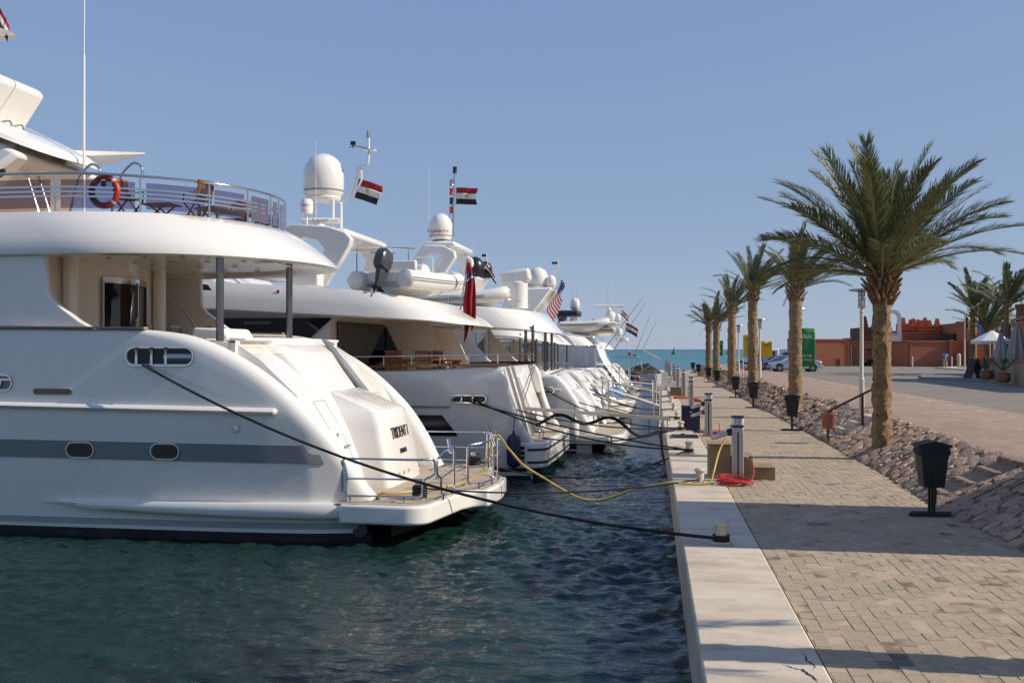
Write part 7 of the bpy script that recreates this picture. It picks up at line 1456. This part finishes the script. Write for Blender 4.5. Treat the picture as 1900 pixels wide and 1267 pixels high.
w2 = MB().box(((D0.x + D1.x) / 2, 139, 2.4), (D1.x - D0.x, 6, 4.8)).build('wall', TERD, t); merlons(t, D0.x, D0.x + 4.2, 136.3, 4.8, 3, TERD, 1.2)
for r_ in range(3):
    for k in range(7 - r_): MB().box((D0.x + .3 + .55 * k + .27 * (r_ % 2), 135.98, 4.0 + .38 * r_), (.22, .06, .18), m=Matrix.Rotation(.78, 3, 'Y')).build('pierced_hole', DWOOD, w2)
MB().prism([(-.8, 0), (-.8, .7), (-.5, 1.15), (0, 1.35), (.5, 1.15), (.8, .7), (.8, 0)], lambda p, q, s_: (D0.x + 3.0 + p, 135.95 + s_, 2.4 + q), -.04, .04).build('arched_opening', DWOOD, w2)
t = thing('arch_sign', 'tall white arch-topped sign panel behind the largest palm trunk', 'sign', (at(1656, 660, Y=121)[0], 121, ROADZ))
sh = [(-.95, 0), (-.95, 5.6)] + [(-.95 * math.cos(q), 5.6 + .95 * math.sin(q)) for q in np.linspace(.2, PI - .2, 9)] + [(.95, 5.6), (.95, 0)]
inr = [(-.55, 3.6), (-.55, 5.6)] + [(-.55 * math.cos(q), 5.6 + .55 * math.sin(q)) for q in np.linspace(.2, PI - .2, 9)] + [(.55, 5.6), (.55, 3.6)]
MB().loft([[(p, -.2, q) for p, q in sh], [(p, -.2, q) for p, q in inr], [(p, .2, q) for p, q in inr], [(p, .2, q) for p, q in sh], [(p, -.2, q) for p, q in sh]], cap=(False, False)).build('arch', WPAINT, t, smooth=30); MB().box((0, 0, 1.9), (1.86, .3, 3.9)).build('panel', PEDC, t)
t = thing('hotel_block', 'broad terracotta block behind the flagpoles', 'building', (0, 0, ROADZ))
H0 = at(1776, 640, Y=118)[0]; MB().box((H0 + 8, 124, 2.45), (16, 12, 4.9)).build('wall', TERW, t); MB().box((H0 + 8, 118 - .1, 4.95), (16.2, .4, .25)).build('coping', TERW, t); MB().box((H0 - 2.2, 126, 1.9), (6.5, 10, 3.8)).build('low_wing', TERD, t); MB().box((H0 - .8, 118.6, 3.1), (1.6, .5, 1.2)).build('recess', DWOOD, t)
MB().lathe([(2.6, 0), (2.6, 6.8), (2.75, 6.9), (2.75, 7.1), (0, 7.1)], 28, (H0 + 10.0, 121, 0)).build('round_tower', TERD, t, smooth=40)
# cafe terrace in shade on the right, with the building that shades it
CAFEW = mat('cafe_wall_beige', (.36, .27, .18), .9, noise=(1.2, (.30, .22, .15), .35, .7))
t = thing('cafe_terrace_wall', 'beige terrace wall of the cafe with stone piers', 'wall', (0, 0, ROADZ)); W0 = G(1836, 706); W1 = G(1900, 716)
dv = (W1 - W0); 
wall_run(t, 'wall', (W0.x, W0.y), (W0.x + dv.x * 1.6, W0.y + dv.y * 1.6), 1.15, .35, CAFEW, False); wall_run(t, 'return_wall', (W0.x + .1, W0.y), (W0.x + 3.4, W0.y + 9), 1.15, .35, CAFEW, False)
for q in (.02, .33, .75, 1.25): MB().box((W0.x + dv.x * q, W0.y + dv.y * q, 1.28), (.45, .45, .36)).build('pier_cap', CAFEW, t, bevel=.03)
sw = kind(MB().prism([(W0.x - 3.6, W0.y + 2), (W0.x - 1.4, W0.y - 3.0), (W0.x + 4.5, W0.y - 12), (W0.x + 12, W0.y - 12), (W0.x + 12, W0.y + 14), (W0.x - 1, W0.y + 12)], lambda p, q, s_: (p, q, s_), ROADZ - .1, ROADZ + .13).build('pavement', mat('pavement_slab', (.26, .24, .22), .9, noise=(1.5, (.21, .195, .18), .35, .7)), bevel=.02), 'structure')
def closed_umbrella(label, p, h, r_, m):
    t = thing('closed_parasol', label, 'parasol', p, 0, 'cafe parasols'); rings = []
    for z, rr in ((.32 * h, .95), (.38 * h, 1.0), (.5 * h, .88), (.7 * h, .62), (.88 * h, .32), (.98 * h, .12)):
        rings.append([(r_ * rr * (1 + .22 * math.sin(8 * a)) * math.cos(a), r_ * rr * (1 + .22 * math.sin(8 * a)) * math.sin(a), z) for a in np.linspace(0, 2 * PI, 32, endpoint=False)])
    MB().loft(rings).build('folded_cloth', m, t, smooth=50); MB().tube([(0, 0, 0), (0, 0, h * 1.04)], .04, 8).build('pole', DWOOD, t); MB().lathe([(0, 0), (.06, .02), (0, .12)], 8, (0, 0, h * 1.03)).build('finial', WPAINT, t)
    MB().lathe([(.3, 0), (.3, .08), (.05, .1)], 14).build('foot', CONC, t); return t
UMB = mat('parasol_grey', (.40, .37, .34), .9)
q = Vector(at(1857, 700, Y=W0.y + 2.5)); closed_umbrella('smaller closed grey parasol on the cafe terrace', (q.x, q.y, ROADZ + .13), 3.0, .42, UMB)
q = Vector(at(1888, 700, Y=W0.y - .5 + 2)); closed_umbrella('larger closed grey parasol at the right edge of the view', (q.x, q.y, ROADZ + .13), 3.6, .55, UMB)
q = Vector(at(1840, 690, Y=W0.y + 9)); t = thing('open_parasol', 'open white parasol behind the closed ones', 'parasol', (q.x, q.y, ROADZ + .13), 0, 'cafe parasols')
MB().loft([[(1.4 * math.cos(a), 1.4 * math.sin(a), 2.2) for a in np.linspace(0, 2 * PI, 8, endpoint=False)], [(1.42 * math.cos(a), 1.42 * math.sin(a), 2.42) for a in np.linspace(0, 2 * PI, 8, endpoint=False)], [(.05 * math.cos(a), .05 * math.sin(a), 3.15) for a in np.linspace(0, 2 * PI, 8, endpoint=False)]], cap=(False, True)).build('canopy', WSOFT, t, smooth=0); MB().tube([(0, 0, 0), (0, 0, 3.2)], .035, 8).build('pole', DWOOD, t)
def potted(label, p, s_=1.0, seed=0):
    t = thing('potted_palm', label, 'potted plant', p, 0, 'potted palms by the cafe wall'); MB().lathe([(.22, 0), (.34, .12), (.38, .3), (.33, .46), (.37, .5), (.37, .55), (.30, .55), (.28, .48), (0, .46)], 20).build('pot', TERRA, t, smooth=45); t.scale = (s_,) * 3
    for k in range(6):
        a = seed + k * 1.05; o = bpy.data.objects.new('frond', FRS[k % 3]); C.objects.link(o); o.parent = t; o.location = (0, 0, .5); o.scale = (.36,) * 3; o.rotation_euler = (Matrix.Rotation(a, 3, 'Z') @ Matrix.Rotation(-R(58 + 10 * math.sin(k * 2)), 3, 'Y')).to_euler()
potted('terracotta pot with young palm in front of the terrace wall', G(1862, 710, ROADZ + .13), 1.0, .3); potted('terracotta pot with young palm at the wall corner', G(1830, 704, ROADZ + .13), 1.0, 1.1); potted('terracotta pot half hidden behind another by the sign board', G(1822, 701, ROADZ + .13), .9, 2.0)
q = G(1807, 702, ROADZ + .13); t = thing('sign_board', 'dark folding sign board leaning beside the pots', 'sign', q, R(20))
for s_ in (-1, 1): MB().box((s_ * .25, 0, .62), (.05, .7, 1.3), m=Matrix.Rotation(-s_ * .36, 3, 'Y')).build('board', DWOOD, t)
# flagpoles, palms, hedge, island
def pole_flag(label, u, vb, vt, Y, bands, vertical=False, w=1.3, h=1.0):
    p = at(u, vb, Y=Y); zt = at(u, vt, Y=Y)[2]; t = thing('flagpole', label, 'flagpole', (p[0], Y, ROADZ), 0, 'flagpoles before the hotel block'); H = zt - ROADZ
    MB().tube([(0, 0, 0), (0, 0, H)], [.07, .05], 8).build('pole', WPAINT, t); n = len(bands)
    for i_, m in enumerate(bands):
        vs = []
        for a in range(7):
            for b in range(4):
                if vertical: s_, q_ = (i_ + a / 6) / n, b / 3
                else: s_, q_ = a / 6, (i_ + b / 3) / n
                vs.append((.05 + w * s_ * .62, .08 * math.sin(6 * s_ + q_), H - .1 - h * q_ - w * .85 * s_ ** 1.2))
        MB().add(vs, [(a * 4 + b, a * 4 + 4 + b, a * 4 + 5 + b, a * 4 + 1 + b) for a in range(6) for b in range(3)]).build('flag_band', m, t, smooth=80)
LBLUE = mat('light_blue_flag', (.10, .22, .50), .8, transl=.2)
pole_flag('flagpole with black yellow red flag', 1790, 678, 582, 96, [BFLAG, YELB, RED], True); pole_flag('flagpole with blue flag partly behind a palm trunk', 1809, 672, 588, 100, [BLUEF if False else LBLUE], w=1.5); pole_flag('flagpole with red white black flag', 1845, 665, 584, 104, [RED, WFLAG, BFLAG], True); pole_flag('flagpole with blue and yellow flag', 1868, 665, 590, 104, [LBLUE, YELB, LBLUE])
GP = 'palms by the cafe'
for k, (u, Y, zt, sz, lb, wd_) in enumerate(((1806, 84, 6.4, .95, 'left palm of the three before the hotel', .28), (1832, 82, 4.6, 1.0, 'lowest and middle palm of the three before the hotel', .2), (1868, 78, 6.4, 1.05, 'right palm of the three, above the parasols', .3))):
    x = at(u, 648, Y=Y)[0]; palm(lb, x, Y, ROADZ, zt - 1.0, .24, 26, 30 + k, wind=wd_, size=sz, fr=FRS, ndry=1, group=GP, spread=.85, boots=16)
HEDGE = mat('hedge_leaf', (.035, .07, .02), .6, vary=.3, transl=.15)
p0, p1 = G(1803, 676), G(1842, 676); mb = MB(); rr = random.Random(5)
for k in range(2600):
    c = Vector((rr.uniform(p0.x, p1.x + 2), p0.y + rr.uniform(-.8, 1.2), ROADZ + rr.uniform(.1, 1.2))); d1 = Vector((rr.uniform(-1, 1), rr.uniform(-1, 1), rr.uniform(-1, 1))).normalized() * .11; d2 = d1.orthogonal().normalized() * .06
    mb.add([c - d1, c + d2, c + d1, c - d2], [(0, 1, 2, 3)])
hd = thing('hedge', 'clipped dark green hedge below the palms', 'hedge', (0, 0, 0)); kind(mb.build('leaves', HEDGE, hd, smooth=0), 'stuff'); MB().box(((p0.x + p1.x + 2) / 2, p0.y + .2, ROADZ + .6), (p1.x - p0.x + 1.8, 1.7, 1.15)).build('core', mat('hedge_core', (.02, .035, .012), .9), hd, bevel=.1)
i0, i1 = G(1733, 684), G(1815, 690); kind(MB().prism([(i0.x, i0.y - .3), (i1.x + 2, i1.y - 2.5), (i1.x + 4, i1.y + 10), (i0.x + 5, i0.y + 8), (i0.x + .8, i0.y + 1)], lambda p, q, s_: (p, q, s_), ROADZ - .1, ROADZ + .14).build('kerb_island', CONC, bevel=.04), 'structure')
kind(MB().prism([(i0.x + 2.6, i0.y - .0), (i1.x + 1.6, i1.y - 1.6), (i1.x + 3.6, i1.y + 9), (i0.x + 5.4, i0.y + 7)], lambda p, q, s_: (p, q, s_), ROADZ + .1, ROADZ + .20).build('lawn', mat('lawn_green', (.09, .15, .03), .9, noise=(6, (.05, .10, .02), .35, .7)), bevel=.02), 'structure')
ro_ = Vector((i0.x + 2.2, i0.y - .3, ROADZ + .16))
rock_t = thing('rock_border', 'row of small pale rocks edging the lawn', 'rocks', ro_)
for k in range(22): rr_ = random.uniform(.10, .2); MB().lathe([(0, -rr_ * .6), (rr_, -.1 * rr_), (rr_ * .8, rr_ * .4), (0, rr_ * .6)], 6, (k * .30, -.10 * k * .4 + random.uniform(-.1, .1), .02)).build('rock', STONE, rock_t, smooth=0)
t = thing('stone_bollard', 'round-capped stone bollard at the lawn corner', 'bollard', G(1779, 679, ROADZ + .14)); MB().lathe([(.2, 0), (.2, 1.0), (.24, 1.02), (.24, 1.08), (.16, 1.12), (.2, 1.22), (.12, 1.34), (0, 1.36)], 16).build('post', CONC, t)
for k, u in enumerate((1693, 1766)): tag(MB().lathe([(.07, 0), (.07, 1.05), (.09, 1.06), (0, 1.15)], 10).build('marker_post', WPAINT), ('white marker post before the lit wall', 'white marker post right of the walking man')[k], 'post').location = G(u, 681)
# building outside the view that shades the car park and the cafe, and an unseen kiosk-like block added to shade the quay
t = thing('shading_building', 'terracotta building with tower right of the view', 'building', (0, 0, ROADZ)); tx = 23.5
MB().box((36, 58, 4.2), (16, 22, 8.4)).build('wall', TERW, t); MB().box((33.0, 74, 3.4), (5, 12, 6.8)).build('wing', TERW, t)
tw = MB().box((tx + 2.0, 64.5, 3.0), (4, 4, 6.0)).build('pergola_base', TERD, t)
for a in (-1.8, -.6, .6, 1.8):
    for b in (-1.8, 1.8): MB().box((tx + 2.0 + a, 64.5 + b, 4.3), (.22, .22, 2.4)).build('pergola_post', DWOOD, tw)
MB().box((tx + 2.0, 64.5, 5.6), (5.2, 5.2, .35), top=(.8, .8)).build('pergola_roof', DWOOD, tw)
t = thing('quay_shade_block', 'unseen block added just right of the view to shade the quay', 'building', (0, 0, ROADZ)); MB().box((8.6, 15.75, 2.1), (3.2, 4.05, 4.2)).build('wall', TERW, t); MB().box((8.6, 15.75, 4.32), (3.3, 4.15, .24)).build('roof', CONC, t, bevel=.04); MB().box((6.985, 15.7, 1.1), (.06, 1.0, 2.2)).build('door', DWOOD, t); MB().box((6.985, 17.0, 1.7), (.06, .8, .8)).build('window', DARKG, t)
# ---- people
def skin_mesh(name, joints, edges, mat_, parent, sub=2):
    me = bpy.data.meshes.new(name); me.from_pydata([j[0] for j in joints], edges, []); o = bpy.data.objects.new(name, me); C.objects.link(o)
    m = o.modifiers.new('skin', 'SKIN'); m.use_smooth_shade = True
    for k, j in enumerate(joints):
        r_ = j[1]; me.skin_vertices[0].data[k].radius = r_ if hasattr(r_, '__len__') else (r_, r_)
    me.skin_vertices[0].data[0].use_root = True; s_ = o.modifiers.new('sub', 'SUBSURF'); s_.levels = s_.render_levels = sub
    dg = bpy.context.evaluated_depsgraph_get(); dg.update(); nm = bpy.data.meshes.new_from_object(o.evaluated_get(dg)); bpy.data.objects.remove(o); nm.materials.clear(); nm.materials.append(mat_)
    ob = bpy.data.objects.new(name, nm); C.objects.link(ob); ob.parent = parent; nm.polygons.foreach_set('use_smooth', [True] * len(nm.polygons)); return ob
SKIN1 = mat('skin_light', (.42, .24, .16), .6); SKIN2 = mat('skin_dark', (.11, .06, .04), .6); HAIR = mat('hair_dark', (.012, .01, .008), .7); SHIRTB = mat('shirt_blue', (.22, .33, .58), .8); KHAKI = mat('khaki_trousers', (.46, .38, .24), .85); NAVYS = mat('navy_shirt', (.012, .016, .03), .85); SHORTB = mat('blue_shorts', (.03, .06, .26), .85); PACK = mat('backpack_black', (.012, .013, .012), .8); SHOE = mat('shoe_dark', (.02, .017, .015), .6); SHOEL = mat('shoe_pale', (.3, .26, .22), .7)
def person(label, loc, rz, skin, shirt, legs_mat, short_legs, step, hat=None, shoe=SHOE):
    t = thing('person', label, 'person', loc, rz); s_ = step
    hipL, hipR = (0, .09, .90), (0, -.09, .90); kL, kR = (.10 * s_, .10, .48), (-.03 * s_, -.10, .49); aL, aR = (.22 * s_, .10, .07), (-.24 * s_, -.10, .10 + .04 * s_)
    J = [((0, 0, .98), (.13, .10)), ((0, 0, 1.2), (.15, .105)), ((0, 0, 1.40), (.16, .10)), ((0, 0, 1.50), (.055, .055)), ((.01, 0, 1.58), (.07, .075)), ((.015, 0, 1.68), (.085, .10)), ((.01, 0, 1.76), (.06, .07)),
         ((0, .19, 1.42), .055), ((-.06 * s_, .25, 1.14), .045), ((.05 * s_ + .02, .26, .90), .033), ((.07 * s_ + .03, .255, .80), .035), ((0, -.19, 1.42), .055), ((.08 * s_, -.25, 1.15), .045), ((.20 * s_ + .02, -.25, .93), .033), ((.24 * s_ + .03, -.245, .83), .035),
         (hipL, .085), (kL, .06), (aL, .04), ((aL[0] + .12, .10, .035), .035), (hipR, .085), (kR, .06), (aR, .04), ((aR[0] + .11, -.10, .04), .035)]
    Ed = [(0, 1), (1, 2), (2, 3), (3, 4), (4, 5), (5, 6), (2, 7), (7, 8), (8, 9), (9, 10), (2, 11), (11, 12), (12, 13), (13, 14), (0, 15), (15, 16), (16, 17), (17, 18), (0, 19), (19, 20), (20, 21), (21, 22)]
    skin_mesh('body', J, Ed, skin, t)
    skin_mesh('shirt', [((0, 0, .92), (.165, .125)), ((0, 0, 1.15), (.175, .125)), ((0, 0, 1.38), (.185, .125)), ((0, 0, 1.46), (.10, .09)), ((0, .2, 1.41), .078), ((-.03 * s_, .235, 1.22), .07), ((0, -.2, 1.41), .078), ((.04 * s_, -.235, 1.22), .07)], [(0, 1), (1, 2), (2, 3), (2, 4), (4, 5), (2, 6), (6, 7)], shirt, t)
    if short_legs: JL = [((0, 0, .98), (.15, .115)), (hipL, .11), ((kL[0], kL[1], kL[2] + .06), .095), (hipR, .11), ((kR[0], kR[1], kR[2] + .06), .095)]; EL = [(0, 1), (1, 2), (0, 3), (3, 4)]
    else: JL = [((0, 0, .98), (.15, .115)), (hipL, .105), (kL, .085), ((aL[0], aL[1], .09), .075), (hipR, .105), (kR, .085), ((aR[0], aR[1], aR[2] + .02), .075)]; EL = [(0, 1), (1, 2), (2, 3), (0, 4), (4, 5), (5, 6)]
    skin_mesh('shorts' if short_legs else 'trousers', JL, EL, legs_mat, t)
    for a in (aL, aR): MB().loft([[(a[0] + x, a[1] - w, 0.0 + (a[2] - .07)), (a[0] + x, a[1] + w, 0.0 + (a[2] - .07)), (a[0] + x, a[1] + w * .8, h_ + (a[2] - .07)), (a[0] + x, a[1] - w * .8, h_ + (a[2] - .07))] for x, w, h_ in ((-.07, .04, .09), (.02, .05, .10), (.12, .05, .06), (.19, .03, .04))]).build('shoe', shoe, t, smooth=60)
    MB().lathe([(.088, -.02), (.098, .02), (.09, .08), (.05, .115), (0, .125)], 14, (-.012, 0, 1.685)).build('hair', hat or HAIR, t, smooth=60)
    for sy in (-1, 1): MB().lathe([(0, -.01), (.011, 0), (0, .01)], 6, (.10, sy * .032, 1.68), (1, 0, 0)).build('eye', BLACK, t)
    MB().loft([[(.09, -.008, 1.69), (.09, .008, 1.69), (.088, .006, 1.695)], [(.125, -.014, 1.64), (.125, .014, 1.64), (.10, 0, 1.632)]]).build('nose', skin, t); return t
p = G(1754, 684); person('man in light blue shirt and khaki trousers walking on the car park', p, math.atan2(-p.y, -p.x) + R(8), SKIN2, SHIRTB, KHAKI, False, 1.0)
p = G(1411, 686); w1 = person('man in dark shirt and blue shorts with a black backpack walking away', p, math.atan2(p.y, p.x) + R(14), SKIN1, NAVYS, SHORTB, True, .7, shoe=SHOEL)
MB().loft([[(-.14, -.15, z), (-.14, .15, z), (-.14 - d_, .13, z), (-.14 - d_, -.13, z)] for z, d_ in ((1.0, .10), (1.08, .2), (1.3, .2), (1.45, .1))]).build('backpack', PACK, w1, bevel=.04, seg=3)
# ---- out on the water
t = thing('navigation_buoy', 'green conical buoy far out on the water', 'buoy', at(1251, 657.5, Z=ZW)); MB().lathe([(2.2, 0), (2.4, .3), (2.2, 1.0), (1.5, 1.2), (.9, 3.2), (.5, 3.4), (.4, 5.0), (0, 5.6)], 12).build('body', mat('buoy_green', (.01, .16, .09), .5), t); t.scale = (.9,) * 3
t = thing('navigation_buoy', 'small green buoy on the water right of the far green banner', 'buoy', at(1351, 657, Z=ZW)); MB().lathe([(2.0, 0), (2.2, .4), (1.2, 1.2), (.7, 3.4), (0, 5.0)], 12).build('body', MT['buoy_green'], t); t.scale = (.8,) * 3
for k, (u, v) in enumerate(((1206, 688),)): 
    t = thing('mooring_buoy', 'blue-grey round mooring buoy before the pier end', 'buoy', at(u, v + 2, Z=ZW)); MB().lathe([(0, -.2), (.4, -.1), (.5, .25), (.4, .6), (.1, .75), (.06, 1.0), (0, 1.02)], 16).build('float', mat('buoy_blue', (.12, .14, .22), .5), t, smooth=60)
t = thing('sport_boat', 'small white boat with red and green gear off the pier', 'boat', at(1166, 664, Z=ZW), R(175)); MB().loft([[(x, -w, .2), (x, -w, 1.0), (x, w, 1.0), (x, w, .2)] for x, w in ((-4, 1.3), (0, 1.5), (3, 1.1), (5.5, .1))]).build('hull', WHITE, t, smooth=40); MB().box((-.5, 0, 1.6), (1.2, 1.2, 1.2)).build('console', ORANGE, t, bevel=.1); MB().box((-2.6, 0, 1.2), (1.5, 1.6, .6)).build('gear', MT['buoy_green'], t, bevel=.1); MB().tube([(-.5, 0, 2.0), (-.5, 0, 4.2)], .06, 6).build('mast', WHITE, t)
